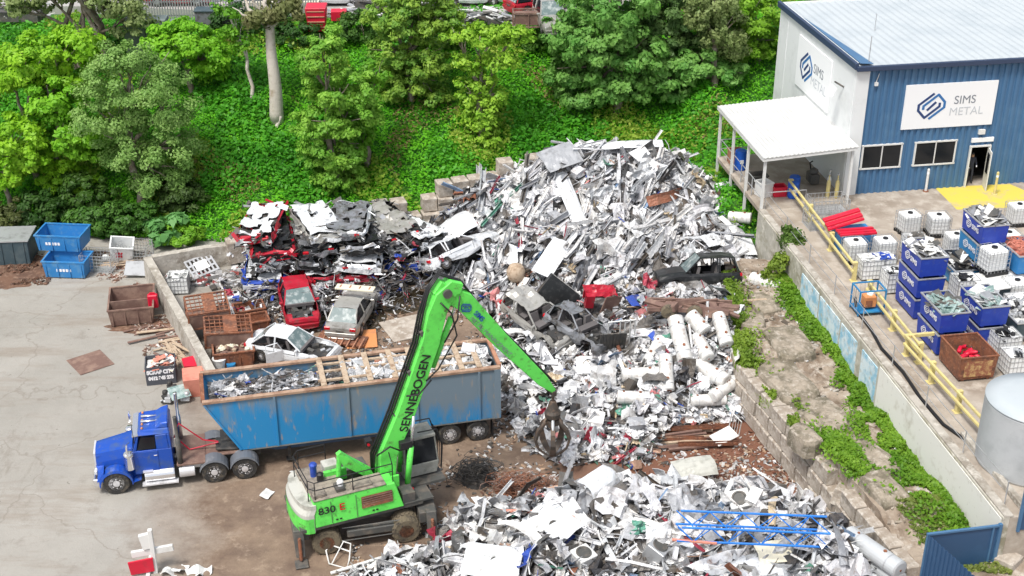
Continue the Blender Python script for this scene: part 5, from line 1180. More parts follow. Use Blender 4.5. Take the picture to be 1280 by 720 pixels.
b.grid(cwg, 20, 1); b.build('counterweight_band', M['green'], ex)
b = MB(); b.box((-.75,-.8,2.66), (2.9,.85,.06)); b.box((-1.5,.1,2.3), (1.4,.95,.7)); b.box((-1.5,.85,2.15), (1.5,.7,.9)); b.build('top_deck', M['deckdirt'], ex, bevel=.02)
for (x,y,z,d,m) in ((-1.9,-.8,2.75,(.5,.6,.14),'deckdirt'),(-.2,-.8,2.74,(.75,.6,.1),'deckdirt'),(-1.05,-.8,2.76,(.35,.5,.16),'mgrey'),(-1.0,.6,2.75,(.6,.5,.5),'mpale'),(-.9,.25,2.6,(.9,.15,.5),'green'),(.0,.85,2.2,(1.0,.7,.6),'mgrey')):
    b = MB(); b.box((x,y,z), d); b.build('hatch', M[m], ex, bevel=.02)
b = MB(); b.tube([(-1.7,.45,2.6),(-1.7,.45,3.15)], .13, 12); b.lathe((-1.7,.45,3.1), [(.16,0),(.16,.08),(.1,.14)], 12, m=0); b.build('exhaust_silencer', M['cblue'], ex)
b = MB(); b.lathe((-1.55,.05,2.65), [(.14,0),(.14,.3),(.06,.36)], 12); b.build('air_intake', M['black'], ex)
b = MB(); b.lathe((-1.0,-.78,2.84), [(.13,0),(.13,.16),(.09,.22)], 12); b.build('filler_cap', M['signwhite'], ex)
b = MB()
rp = [(1.0,-1.1),(-2.1,-1.15),(-2.3,-.9),(-2.35,.9),(-2.1,1.2),(-1.0,1.2)]
for z in (3.1,3.45): b.tube([(x,y,z) for x,y in rp], .022, 5)
for (x,y) in rp+[(-.6,-1.12)]: b.tube([(x,y,2.5),(x,y,3.45)], .022, 5)
b.tube([(1.0,-1.1,3.45),(1.15,-.2,3.45),(1.15,-.2,2.5)], .022, 5)
b.build('guard_railing', M['black'], ex)
# cab
M['mcab'] = mat('cab_grey', (.3,.3,.27), .5, dirt=(.18,.18,.16), amt=.4)
cb = MB(); cx, cy, cz = 2.05, .85, 1.7; cb.T = Matrix.Translation((.5,-.3,0)); CBT = cb.T.copy()
cb.hexa([(1.35,.4,cz),(2.75,.4,cz),(2.75,1.3,cz),(1.35,1.3,cz)], [(1.35,.38,cz+.55),(2.85,.38,cz+.55),(2.85,1.32,cz+.55),(1.35,1.32,cz+.55)])
cb.box((2.02,.85,cz+1.78), (1.4,.96,.14))
for (x,y) in ((1.4,.42),(1.4,1.28)): cb.box((x,y,cz+1.1), (.1,.08,1.25))
for y in (.42,1.28): cb.tube([(2.8,y,cz+.55),(2.68,y,cz+1.75)], .045, 5)
co = cb.build('cab', M['mcab'], ex, bevel=.02)
g = MB(); g.T = CBT; g.add([(1.45,.41,cz+.57),(2.78,.41,cz+.57),(2.66,.41,cz+1.7),(1.45,.41,cz+1.7)], [(0,1,2,3)]); g.add([(1.45,1.29,cz+.57),(2.78,1.29,cz+.57),(2.66,1.29,cz+1.7),(1.45,1.29,cz+1.7)], [(0,1,2,3)])
g.add([(2.8,.45,cz+.57),(2.8,1.25,cz+.57),(2.68,1.25,cz+1.7),(2.68,.45,cz+1.7)], [(0,1,2,3)]); g.build('cab_window', M['glass'], co, solid=.01)
b = MB(); b.T = CBT
for y in (.5,.7,.9,1.1,1.25): b.tube([(2.95,y,cz+.1),(3.0,y,cz+1.2),(2.8,y,cz+1.95)], .018, 4)
b.tube([(2.95,.45,cz+.1),(3.02,.45,cz+1.2),(2.8,.45,cz+1.98),(2.0,.45,cz+2.02)], .03, 5); b.tube([(2.95,1.28,cz+.1),(3.02,1.28,cz+1.2),(2.8,1.28,cz+1.98),(2.0,1.28,cz+2.02)], .03, 5); b.build('cab_guard', M['black'], co)
b = MB(); b.box((2.5,.3,1.55), (1.9,1.3,.12)); b.box((2.0,-.75,1.5), (1.2,1.0,.08)); b.box((1.6,-.9,1.75), (.5,.6,.4)); b.build('catwalk', M['mgrey'], ex)
b = MB(); b.lathe((1.9,-.5,1.58), [(.12,0),(.14,.05),(.05,.08)], 12); b.build('red_cap', M['lampred'], ex)
# boom: in the local xz plane
def boxbeam(b, pts, hw, hh, m=0, up=None):
    """pts: list (x,z); hw list half width (y), hh list half height"""
    k = len(pts); vs = []
    for i, (x, z) in enumerate(pts):
        a = Vector(pts[min(i+1,k-1)])-Vector(pts[max(i-1,0)]); a.normalize(); n = Vector((-a.y, a.x))
        for sy, sn in ((-1,-1),(1,-1),(1,1),(-1,1)): vs.append((x+n.x*hh[i]*sn, sy*hw[i], z+n.y*hh[i]*sn))
    fs = [(i*4+j, i*4+(j+1) % 4, (i+1)*4+(j+1) % 4, (i+1)*4+j) for i in range(k-1) for j in range(4)]+[(3,2,1,0), tuple((k-1)*4+j for j in range(4))]
    b.add(vs, fs, m)
FX, FZ = 1.05, 2.0; EXX, EZZ = 1.2+2.53, 9.94; TX, TZ = 1.2+7.1, 4.33
b = MB(); d = Vector((EXX-FX, EZZ-FZ)); L = d.length; d.normalize()
bp_ = [(FX,FZ),(FX+.08,FZ+1.3),(FX+d.x*3.2-.12,FZ+d.y*3.2),(FX+d.x*6.2,FZ+d.y*6.2),(EXX-.42,EZZ-.95),(EXX-.12,EZZ-.3),(EXX+.3,EZZ+.05),(EXX+.62,EZZ-.05)]
boxbeam(b, bp_, [.34,.33,.31,.29,.28,.28,.27,.26], [.3,.37,.38,.37,.38,.38,.33,.2]); bo = b.build('boom', M['green'], ex, bevel=.03)
q = Vector((TX-EXX, TZ-EZZ)); SL = q.length; q.normalize()
b = MB(); boxbeam(b, [(EXX-.35,EZZ+.15),(EXX+q.x*1.0+.1,EZZ+q.y*1.0+.12),(EXX+q.x*3.5,EZZ+q.y*3.5+.05),(EXX+q.x*6.4,EZZ+q.y*6.4),(TX,TZ)], [.2,.24,.22,.19,.15], [.28,.38,.33,.24,.1])
st = b.build('stick', M['green'], ex, bevel=.03)
b = MB(); b.lathe((EXX,0,EZZ-.1), [(.18,-.38),(.18,.38)], 14, 'y'); b.lathe((FX,0,FZ+.1), [(.22,-.55),(.22,.55)], 14, 'y'); b.build('pivot_pin', M['mgrey'], ex)
b = MB(); b.box((FX,-.5,1.95), (.8,.09,1.0)); b.box((FX,.5,1.95), (.8,.09,1.0)); b.build('boom_bracket', M['green'], ex, bevel=.02)
def ram(p, q_, r, name='ram', y=0, frac=.55, m1='green', m2='chrome'):
    p = Vector((p[0],y,p[1])); q_ = Vector((q_[0],y,q_[1])); b = MB(); b.tube([p, p.lerp(q_,frac)], r, 12); b.tube([p.lerp(q_,frac), q_], r*.55, 10, 1); b.build(name, [M[m1], M[m2]], ex, smoothf=True)
ram((FX+.75,FZ-.1),(FX+d.x*3.1+.12,FZ+d.y*3.1), .12, 'lift_ram', y=-.47); ram((FX+.75,FZ-.1),(FX+d.x*3.1+.12,FZ+d.y*3.1), .12, 'lift_ram', y=.47)
ram((FX+d.x*4.9+.55,FZ+d.y*4.9),(EXX+.55,EZZ-.55), .12, 'stick_ram', frac=.72)
# recovery strut behind the boom foot
b = MB(); boxbeam(b, [(FX-.5,2.3),(-.5,3.3),(-.78,3.75)], [.1,.12,.1], [.12,.2,.1]); b.tube([(-.75,0,3.7),(-.85,0,2.5)], .1, 8); b.tube([(-.6,.25,3.5),(.7,.25,2.3)], .08, 8); b.build('rear_strut', M['green'], ex)
b = MB(); b.T = Matrix.Translation((0,0,0))
for k, off in enumerate((.06,.16,.26)):
    pts = [(FX-.5,-.1+off,FZ+.4)]
    for i, (x, z) in enumerate(bp_[1:5]): pts.append((x-.5-(.05*k), -.15+off, z+.0+.1*(i % 2)))
    pts += [(EXX-.65,-.1+off,EZZ+.05),(EXX-.2,-.1+off,EZZ+.62),(EXX+.7,-.05+off,EZZ+.1)]
    for f in (2.2,4.0,5.8,7.0): pts.append((EXX+q.x*f+.25,-.1+off,EZZ+q.y*f+.38-.04*f))
    b.tube(pts, .045, 5)
b.tube([(EXX-.3,-.35,EZZ-.4),(EXX+.1,-.45,EZZ-.9),(EXX+.3,-.42,EZZ-1.9),(EXX-.5,-.42,EZZ-3.2),(EXX-1.0,-.42,EZZ-3.6)], .035, 5)
b.tube([(EXX+.5,-.3,EZZ-.3),(EXX+.35,-.4,EZZ-1.2),(EXX-.2,-.4,EZZ-2.1)], .035, 5)
b.tube([(FX+d.x*4.1-.45,-.44,FZ+d.y*4.1),(FX+d.x*4.2,-.46,FZ+d.y*4.2-.15),(FX+d.x*4.6+.42,-.44,FZ+d.y*4.6)], .035, 5)
b.tube([(FX-.45,-.44,FZ+1.5),(FX+.1,-.48,FZ+1.8),(FX+.5,-.46,FZ+1.5)], .035, 5)
b.build('hydraulic_hose', M['hose'], ex, smoothf=True)
for f in (1.2,3.0,4.9,6.6):
    b = MB(); x, z = FX+d.x*f-.45, FZ+d.y*f+.05; b.box((x,.02,z), (.14,.5,.2), 0, (0,R(-18),0)); b.build('hose_clamp', M['mgrey'], ex)
b = MB(); b.box((FX-.65,-.1,FZ+2.0), (.25,.3,.22)); b.lathe((FX-.7,-.28,FZ+2.0), [(.05,0),(.06,-.05)], 8, 'y', 1); b.build('work_lamp', [M['black'], M['lampred']], ex)
b = MB(); b.box((FX+.75,-.1,FZ+1.7), (.5,.9,.35)); b.box((FX+1.0,.1,FZ+1.6), (.35,.5,.6)); b.build('valve_block', M['black'], ex, bevel=.02)
# lettering on the near flank
an = math.atan2(d.y, d.x); rr_ = (math.cos(an),0,math.sin(an)); uu_ = (-math.sin(an),0,math.cos(an))
c_ = (FX+d.x*4.1, -.345, FZ+d.y*4.1)
text('SENNEBOGEN', .5, M['black'], ex, facing((FX+d.x*4.05-.03, -.325, FZ+d.y*4.05), rr_, uu_), bold=.008, xs=1.05)
a2 = math.atan2(q.y, q.x); r2_ = (math.cos(a2),0,math.sin(a2)); u2_ = (-math.sin(a2),0,math.cos(a2))
tx = Matrix.Translation
m0 = facing((EXX+q.x*1.75, -.262, EZZ+q.y*1.75+.05), r2_, u2_)
emblem(.42, [M['cblue'], M['cblue']], ex, m0 @ tx((-.55,.0,0))); text('SIMS', .28, M['cblue'], ex, m0 @ tx((.15,.1,0)), bold=.004); text('METAL MANAGEMENT', .26, M['logo_grey'], ex, m0 @ tx((1.25,-.16,-.0)), bold=-.002)
# grapple, hanging in world vertical from the stick tip
gb = MB(); gx, gz = TX, TZ
gp = MB(); gp.tube([(gx,0,gz),(gx,0,gz-.5)], .07, 8); gp.box((gx,0,gz-.1), (.2,.35,.25)); gp.lathe((gx,0,gz-1.35), [(.2,0),(.32,.08),(.34,.3),(.26,.42),(.2,.6),(.12,.85)], 16); gp.box((gx,0,gz-1.5), (.5,.5,.25))
M['grap'] = mat('grapple_steel', (.075,.062,.052), .6, .3, dirt=(.15,.1,.07), amt=.4, scale=5)
go = gp.build('grapple', M['grap'], ex, bevel=.02)
for k in range(5):
    a = k*2*math.pi/5+.55; ca, sa = math.cos(a), math.sin(a); t_ = MB(); pr = [(.26,-1.45),(.6,-1.8),(.74,-2.25),(.62,-2.7),(.34,-3.0),(.1,-3.2)]; wd = [.08,.09,.1,.14,.12,.03]
    pa = [(Vector((gx+r*ca, r*sa, gz+z)), Vector((-sa,ca,0)), Vector((ca,sa,.5)).normalized()) for r, z in pr]
    vs = []
    for (p, a1, a2_), w_ in zip(pa, wd):
        for u_, v_ in ((-1,-1),(1,-1),(1,1),(-1,1)): vs.append(p+a1*u_*w_+a2_*v_*.06)
    t_.add(vs, [(i*4+j, i*4+(j+1) % 4, (i+1)*4+(j+1) % 4, (i+1)*4+j) for i in range(5) for j in range(4)]+[(3,2,1,0),(20,21,22,23)])
    t_.build('tine', M['grap'], go, bevel=.01)
    b = MB(); b.tube([(gx+.22*ca,.22*sa,gz-1.2),(gx+.5*ca,.5*sa,gz-1.75),(gx+.67*ca,.67*sa,gz-2.15)], [.07,.07,.045], 8); b.build('grapple_ram', M['steel'] if k == 3 else M['grap'], go, smoothf=True)
# ------------------------------------------------------------------ cars
def car(name, label, pos, rz, paint, L=4.4, Wd=1.74, H=1.42, kind='sedan', tilt=(0,0), wreck=0.0, hood=True, glass=('ws','rear','side'), wheels=True, cat='car', door_open=None, seed=1, load=None, boot=True, group=None, lamps='lampred'):
    t = thing(name, label, cat, pos, group=group, rot=(tilt[0], tilt[1], rz)); r_ = random.Random(seed); W2 = Wd/2; wr = .31
    xf, xr = L*.3, -L*.3
    van = kind in ('wagon','suv')
    zb = .88 if kind != 'suv' else 1.0
    nose = L/2; tail = -L/2
    A0 = xf-.55 if kind != 'van' else xf   # base of windscreen
    A1 = A0-.75                       # roof front
    B1 = xr+.15 if kind == 'sedan' else tail+.38
    B0 = B1-.65 if kind == 'sedan' else tail+.1
    def top(x):   # body top (bonnet, belt, boot)
        if x > A0: return lerp(zb, zb-.2, ((x-A0)/(nose-A0))**1.6)
        if x < B0 and kind == 'sedan': return lerp(zb+.02, zb-.02, (B0-x)/(B0-tail))
        return zb
    def hwid(x):
        e = abs(x)/(L/2); return W2*(1-.16*max(0, (e-.72)/.28)**2)
    xs_ = sorted(set([nose, nose-.06, nose-.2, tail, tail+.06, tail+.2, A0, B0, 0, (A0+nose)/2]+[xf+k*wr*1.18*math.cos(math.pi*i/6) for k in (1,) for i in range(7)]+[xr+wr*1.18*math.cos(math.pi*i/6) for i in range(7)]), reverse=True)
    xs_ = [x for x in xs_ if tail <= x <= nose]
    def lowz(x):
        for c in (xf, xr):
            dd = wr*1.18
            if abs(x-c) < dd: return .3+math.sqrt(max(0, dd*dd-(x-c)**2))*1.0
        return .22
    def crm(p):
        if not wreck: return p
        v = Vector(p)*2.3+Vector((seed*3.1,0,0)); n_ = Vector((noise.noise(v), noise.noise(v+Vector((9,0,0))), noise.noise(v+Vector((0,9,0)))))
        return tuple(Vector(p)+n_*wreck*.25)
    b = MB(); rows = []
    for x in xs_:
        w = hwid(x); tz = top(x); lz = min(lowz(x), tz-.12); endf = 0.0
        if x >= nose-.01 or x <= tail+.01: endf = 1
        sh = .07
        zz = tz-.12*endf
        half = [(w*.55,lz if lz > .25 else .2),(w*.93,lz),(w,max(lz+.02,.42)),(w,.6 if lz<.55 else lz+.05),(w*.985,zz-.16),(w*.93,zz-.03),(w*.6,zz+.02),(0,zz+.035)]
        if lz > .5: half[2] = (w, lz+.02); half[3] = (w, max(.66, lz+.03))
        ring = half+[(-a, c) for a, c in half[-2::-1]]
        rows.append([crm((x, y, z)) for y, z in ring])
    n = len(rows[0]); vs = [p for r in rows for p in r]
    fs = []; inter = []
    for i in range(len(rows)-1):
        xm = (xs_[i]+xs_[i+1])/2
        for j in range(n-1):
            top_ = 5 <= j <= 8
            if xm > A0 and top_ and not hood and xm < nose-.2: continue
            if B0 < xm < A0 and top_: continue
            if kind == 'sedan' and xm < B0 and not boot and top_: continue
            fs.append((i*n+j, i*n+j+1, (i+1)*n+j+1, (i+1)*n+j))
    fs += [tuple(range(n)), tuple((len(rows)-1)*n+j for j in range(n-1, -1, -1))]
    b.add(vs, fs)
    body = b.build('body', M[paint], t, smoothf=False, solid=.02)
    # greenhouse
    bw = W2*.9; rw = W2*.7; zr = H
    A0p, A1p, B1p, B0p = [crm((x, 0, z)) for x, z in ((A0,zb),(A1,zr),(B1,zr),(B0,zb))]
    b = MB()
    def rf(u, v):
        x = lerp(A1, B1, u); y = (v-.5)*2*rw; z = zr-.05*(2*v-1)**2-.04*(2*u-1)**2
        if wreck: z -= wreck*.35*math.exp(-((u-.4)**2+(v-.5)**2)*9)
        return crm((x, y, z))
    b.grid(rf, 8, 6); b.build('roof', M[paint], t, solid=.03)
    b = MB(); xm_ = (A1+B1)/2
    for s in (-1,1):
        for (p, q_) in (((A0,bw,zb),(A1,rw,zr-.05)),((xm_,bw*1.03,zb),(xm_,rw,zr-.03)),((B0 if kind=='sedan' else B0+.1,bw*.95,zb),(B1,rw,zr-.05))):
            b = MB(); b.tube([crm((p[0],s*p[1],p[2])), crm((q_[0],s*q_[1],q_[2]))], .042, 5); b.build('pillar', M[paint], t)
        if van: b = MB(); b.tube([crm((B1+.75,s*bw,zb)), crm((B1+.7,s*rw,zr-.04))], .04, 5); b.build('pillar', M[paint], t)
    if 'ws' in glass:
        b = MB(); b.add([crm((A0,-bw*.95,zb+.02)),crm((A0,bw*.95,zb+.02)),crm((A1+.02,rw*.95,zr-.05)),crm((A1+.02,-rw*.95,zr-.05))], [(0,1,2,3)]); b.build('windscreen', M['glassg'], t, solid=.01)
    if 'rear' in glass:
        b = MB(); b.add([crm((B0,-bw*.92,zb+.02)),crm((B0,bw*.92,zb+.02)),crm((B1-.02,rw*.95,zr-.05)),crm((B1-.02,-rw*.95,zr-.05))], [(3,2,1,0)]); b.build('rear_window', M['glassg'], t, solid=.01)
    if 'side' in glass:
        for s in (-1,1):
            b = MB(); b.add([(A0-.1,s*bw*.985,zb+.02),(B0+.15,s*bw*.985,zb+.02),(B1+.05,s*rw*1.0,zr-.07),(A1-.05,s*rw*1.0,zr-.07)], [(0,1,2,3)]); b.build('side_window', M['glass'], t, solid=.01)
    b = MB(); b.box((0,0,.4), (L*.5,Wd*.8,.1))
    for x in (.35,-.65):
        for s in (-1,1): b.box((x,s*.38,.62), (.5,.48,.2)); b.box((x-.28,s*.38,.92), (.14,.46,.6), 0, (0,R(-12),0))
    b.box((A0-.1,0,.85), (.35,Wd*.8,.16)); b.build('interior', M['seat'], t)
    b = MB(); b.box(((A0+nose)/2,0,.5), (.9,1.0,.35))
    for k in range(7): b.box(((A0+nose)/2+r_.uniform(-.45,.45), r_.uniform(-.5,.5), .68+r_.uniform(-.05,.1)), (r_.uniform(.1,.35),r_.uniform(.1,.3),.16), k % 3, (r_.uniform(-.3,.3),r_.uniform(-.3,.3),r_.random()*3))
    b.build('engine', [M['dark'], M['steel'], M['mgrey']], t)
    for s in (-1,1):
        b = MB(); b.box((nose-.1,s*W2*.68,top(nose)-.2+.0), (.16,.36,.15)); b.build('headlight', M['lampclear'], t, bevel=.03)
        b = MB(); b.box((tail+.04,s*W2*.74,zb-.16), (.12,.3,.17)); b.build('tail_lamp', M['lampred'], t, bevel=.02)
        b = MB(); b.box((A0-.15,s*(W2*.93+.1),zb+.08), (.12,.2,.13)); b.build('side_mirror', M[paint], t, bevel=.03)
        b = MB()
        for x in (A0-.25, xm_, B0+.25 if kind == 'sedan' else B0+.8): b.box((x,s*(W2+.004),.62), (.012,.012,.5))
        b.box(((A0+B0)/2,s*(W2+.004),zb-.2), (L*.48,.012,.012)); b.build('door_seam', M['black'], t)
    b = MB(); b.box((nose-.02,0,.42), (.1,Wd*.86,.16)); b.build('bumper', M[paint], t, bevel=.04)
    b = MB(); b.box((tail+.02,0,.42), (.1,Wd*.9,.18)); b.box((tail-.035,0,.62),(.02,.4,.12), 1); b.build('rear_bumper', [M[paint], M['mgrey']], t, bevel=.04)
    if wheels:
        for x in (xf, xr):
            for s in (-1,1): wheel(t, x, s*(W2-.1), wr, .2, s, rim='alu', deep=.03)
    if door_open:
        b = MB(); b.box((-.42,0,.0), (.85,.05,.55)); b.tube([(0,0,.25),(-.25,0,.72),(-.82,0,.7),(-.84,0,.25)], .03, 5); b.box((-.42,.03,0), (.75,.03,.45), 1)
        o = b.build('open_door', [M[paint], M['seat']], t); o.location = (door_open[0],door_open[1]*W2,.6); o.rotation_euler = (0,0,door_open[2])
    return t
def car_at(name, label, px, py, z, head, paint, **k):
    """centre of the car seen at px,py when its middle height is z+.7; head: heading in degrees"""
    p = P(px, py, z+.7); return car(name, label, (p.x, p.y, z), R(head), paint, **k)
car_at('wrecked_car','silver sedan seen from behind with cracked rear window and pale board on roof',440,386,.15,80,'csilver',wreck=.12,seed=3,L=4.4,glass=('ws','rear','side'))
t = thing('pale_board', 'short cream board with four notches lying across the front of the silver sedan roof', 'board', P(444,360,1.75), R(-10)); b = MB(); b.box((0,0,0), (2.0,.5,.1))
for k in range(4): b.box((-.75+.5*k,0,.055), (.08,.3,.03), 1)
b.build('board_plank', [M['cream'], M['rustpale']], t, bevel=.05)
car_at('wrecked_car','red hatchback without bonnet facing the yard beside the silver sedan',373,376,.3,-74,'cred',kind='hatch',L=3.7,wreck=.2,seed=5,hood=False,glass=('ws','side'),wheels=False,tilt=(0,R(4)))
car_at('wrecked_car','white sedan with smashed windscreen and dangling rear door behind the trailer',366,431,.1,-18,'cwhite',wreck=.12,seed=8,hood=False,glass=('ws','rear'),door_open=(-.1,-1.0,R(48)))
car_at('wrecked_car','white wagon with crumpled side lying against the sorted blocks',577,309,1.3,35,'cwhite',kind='wagon',wreck=.35,seed=11,glass=(),tilt=(R(-22),R(-8)),wheels=True)
car_at('wrecked_car','black four-wheel-drive with empty windows perched on the heap near the ledge',872,345,1.75,184,'cblack',kind='suv',H=1.75,L=4.2,Wd=1.9,wreck=.16,seed=14,glass=('ws','rear'),tilt=(R(14),R(0)))
car_at('wrecked_car','crushed silver car shell half buried beside the tip of the green stick',676,394,1.2,-52,'csilver',kind='wagon',wreck=.5,seed=17,glass=(),wheels=False,hood=False,tilt=(R(10),R(6)))
car_at('wrecked_car','grey car shell with an open rear lying beside the tilted black panel',722,408,1.2,-40,'cgrey',kind='hatch',L=3.4,wreck=.55,seed=19,glass=('rear',),wheels=False,hood=False,tilt=(R(-8),R(8)))
# crushed cars in stacks
def crushed(label, pos, rz, paint, seed, upside=False, group='crushed cars in stacks', second=None):
    r = random.Random(seed); t = thing('crushed_car', label, 'crushed car', pos, group=group, rot=(r.uniform(-.08,.08), r.uniform(-.06,.06), rz)); L, Wd, H = r.uniform(3.6,4.3), r.uniform(1.95,2.35), .74
    off = Vector((seed*7.3, 0, 0))
    def cr(p, a=.12, f=2.2): v = Vector(p)*f+off; return Vector(p)+Vector((noise.noise(v), noise.noise(v+Vector((5,0,0))), noise.noise(v+Vector((0,5,0)))))*a*2
    b = MB(); nx_, ny_ = 14, 8
    for zz, wmul in ((.06,.86),(.36,.9)):
        b.add([cr(((i/nx_-.5)*L*.95, (j/ny_-.5)*Wd*wmul, zz)) for j in range(ny_+1) for i in range(nx_+1)], [(j*(nx_+1)+i, j*(nx_+1)+i+1, (j+1)*(nx_+1)+i+1, (j+1)*(nx_+1)+i) for j in range(ny_) for i in range(nx_)])
    b.box((0,0,.24), (L*.86,Wd*.76,.34)); b.build('chassis', M['dark'], t, solid=.03)
    # crumpled band of bodywork all round
    b = MB(); n = 44; rows = []
    for z in (.16,.3,.44,.56):
        row = []
        for i in range(n):
            a = 2*math.pi*i/n; c, s_ = math.cos(a), math.sin(a); e = .32
            x = L/2*math.copysign(abs(c)**e, c); y = Wd/2*math.copysign(abs(s_)**e, s_)
            row.append(cr((x*(1-.05*(z > .5)), y*(1-.08*(z > .5)), z), .1, 3.1))
        rows.append(row)
    vs = [p for q_ in rows for p in q_]; fs = [(k*n+i, k*n+(i+1) % n, (k+1)*n+(i+1) % n, (k+1)*n+i) for k in range(3) for i in range(n) if noise.noise(Vector((i*.31, k*.4, seed))) > -.3]
    b.add(vs, fs); b.build('body_panel', M[paint], t, solid=.02)
    b = MB(); n1, n2 = 14, 9; vs = []
    for j in range(n2+1):
        for i in range(n1+1):
            u, v = i/n1, j/n2; z = .69+.05*math.sin(u*7+seed)-.1*math.exp(-((v-.5)**2)*14); vs.append(cr((lerp(L*.46,-L*.46,u), (v-.5)*Wd*.84, z), .075, 2.6))
    fs = [(j*(n1+1)+i, j*(n1+1)+i+1, (j+1)*(n1+1)+i+1, (j+1)*(n1+1)+i) for j in range(n2) for i in range(n1) if noise.noise(Vector((i*.33, j*.33, seed+3))) > (-.3 if upside else -.42)]
    b.add(vs, fs); b.build('roof_panel', M[second or paint], t, solid=.02)
    b = MB()
    for k in range(54):
        x, y = r.uniform(-.5,.5)*L, r.uniform(-.5,.5)*Wd
        if r.random() < .65: (x := math.copysign(L/2*r.uniform(.9,1.05), x)) if r.random() < .6 else (y := math.copysign(Wd/2*r.uniform(.9,1.05), y))
        z = r.uniform(.08,.66); ln = r.uniform(.2,.8)
        if r.random() < .45: a_ = Vector((x,y,z)); b.tube([a_, a_+Vector((r.uniform(-.4,.4),r.uniform(-.5,.5),r.uniform(-.15,.1))), a_+Vector((r.uniform(-.5,.5),r.uniform(-.7,.7),r.uniform(-.2,.12)))], r.uniform(.012,.035), 4, r.randrange(4))
        else: b.box((x,y,z), (ln,r.uniform(.08,.3),.03), r.randrange(4), (r.uniform(-1,1),r.uniform(-1,1),r.uniform(0,3)))
    b.build('torn_trim', [M['dark'], M['steel'], M['mgrey'], M[paint]], t)
    for s in (-1,1):
        b = MB(); b.box((L*.49,s*.66,.38), (.14,.3,.13), 0, (r.uniform(-.3,.3),0,r.uniform(-.4,.4))); b.build('lamp', M['lampclear'] if seed % 2 else M['lampred'], t, bevel=.02)
    b = MB(); b.add([cr((L*.505+.04*math.cos(i), (i/10-.5)*Wd*.95, zz), .1, 2) for zz in (.12,.34) for i in range(11)], [(i,i+1,12+i,11+i) for i in range(10)]); b.build('bumper', M[second or paint], t, solid=.03)
    return t
cols = [ # x, front y, heading(front towards camera), layers bottom->top
 (-12.9,62.3,-84,[('cgrey','cgrey','grey'),('cblue','cwhite','blue and white'),('cwhite','cgrey','pale'),('cred','cblack','red and black'),('cred','cwhite','white-roofed red')]),
 (-10.6,62.9,-80,[('cwhite','cwhite','white'),('cred','cwhite','red and white'),('cgrey','cblack','grey and black'),('cblack','cgrey','blackened'),('csilver','cwhite','silver and white')]),
 (-8.4,63.0,-76,[('cblue','cgrey','blue and grey'),('cred','cblack','black with red lamps'),('cwhite','cwhite','white'),('cgrey','cblack','grey'),('cwhite','cgrey','bare white-framed')]),
 (-6.4,64.5,-70,[('cgrey','cblack','grey'),('cblue','cblack','blue and black'),('cwhite','cgrey','white-edged'),('cblack','csilver','sooty silver')]),
]
ordn = ['lowest','second','third','fourth','topmost','topmost']
where = ['the stack nearest the concrete wall','the stack behind the red hatchback','the stack behind the silver sedan','the stack beside the tyres']
sd = 1
for ci, (x, y, h, L_) in enumerate(cols):
    for k, (p1, p2, nm) in enumerate(L_):
        sd += 1; yy = y+2.0+.32*k+rnd.uniform(-.1,.1)
        o_ = 'topmost' if k == len(L_)-1 else ordn[k]
        crushed(f'{nm} crushed car, {o_} in {where[ci]}', (x+rnd.uniform(-.38,.38), yy+rnd.uniform(-.35,.35), .02+k*.74), R(h+rnd.uniform(-15,15)), p1, sd, upside=(k % 2 == 0), second=p2)
crushed('flattened white and black car leaning off the stack edge towards the tyres', (-5.3,66.9,1.9), R(-50), 'cblack', 31, second='cwhite')
# tyres
tp = P(512,330,.0)
for i in range(13):
    a = i*.9; p = tp+Vector((math.cos(a)*(.35+.1*(i % 4))*1.6, math.sin(a)*1.0+.3*(i//5), 0)); z = .15+.27*(i//3)
    t = thing('tyre', 'old black tyre in the loose pile between the crushed cars and the white wagon', 'tyre', (p.x,p.y,z+.1), group='tyres piled beside the crushed cars', rot=(rnd.uniform(-.5,.5), rnd.uniform(-.5,.5), 0)); t.rotation_euler.x += 1.0 if i % 4 == 3 else 0
    rr = rnd.uniform(.42,.62)
    b = MB(); b.lathe((0,0,-.13), [(rr*.6,.02),(rr*.92,0),(rr,.05),(rr,.21),(rr*.92,.26),(rr*.6,.24),(rr*.56,.13),(rr*.6,.02)], 22)
    b.f = b.f[:-2]; b.m = b.m[:-2]; b.build('carcass', M['rubber'], t, smoothf=True)
# ------------------------------------------------------------------ left side of the yard
def wall_run(name, label, pts, h, w):
    t = thing(name, label, 'wall', (pts[0].x, pts[0].y, 0)); o = pts[0]
    b = MB(); n = len(pts)
    L_ = []
    for i, p in enumerate(pts):
        d = (pts[min(i+1,n-1)]-pts[max(i-1,0)]); d.z = 0; d.normalize(); nn = Vector((-d.y, d.x, 0)); L_.append((p-o, nn))
    for i in range(n-1):
        (p, a), (q, c) = L_[i], L_[i+1]
        k = 14
        for j in range(k):
            f0, f1 = j/k, (j+1)/k; P0, P1 = p.lerp(q,f0), p.lerp(q,f1); A0, A1 = a.lerp(c,f0), a.lerp(c,f1); h0 = h+.06*noise.noise(P0*.9); h1 = h+.06*noise.noise(P1*.9)
            b.add([P0-A0*w*.6+Vector((0,0,-.05)),P1-A1*w*.6+Vector((0,0,-.05)),P1+A1*w*.6+Vector((0,0,-.05)),P0+A0*w*.6+Vector((0,0,-.05)),P0-A0*w*.5+Vector((0,0,h0)),P1-A1*w*.5+Vector((0,0,h1)),P1+A1*w*.5+Vector((0,0,h1)),P0+A0*w*.5+Vector((0,0,h0))],
                  [(4,5,6,7),(0,1,5,4),(2,3,7,6)]+([(3,0,4,7)] if j == 0 and i == 0 else [])+([(1,2,6,5)] if j == k-1 and i == n-2 else []))
    b.build('wall_body', M['concrete'], t); return t
wh = 1.25
wp = [P(292,303,wh), P(186,322,wh), P(268,472,wh)]
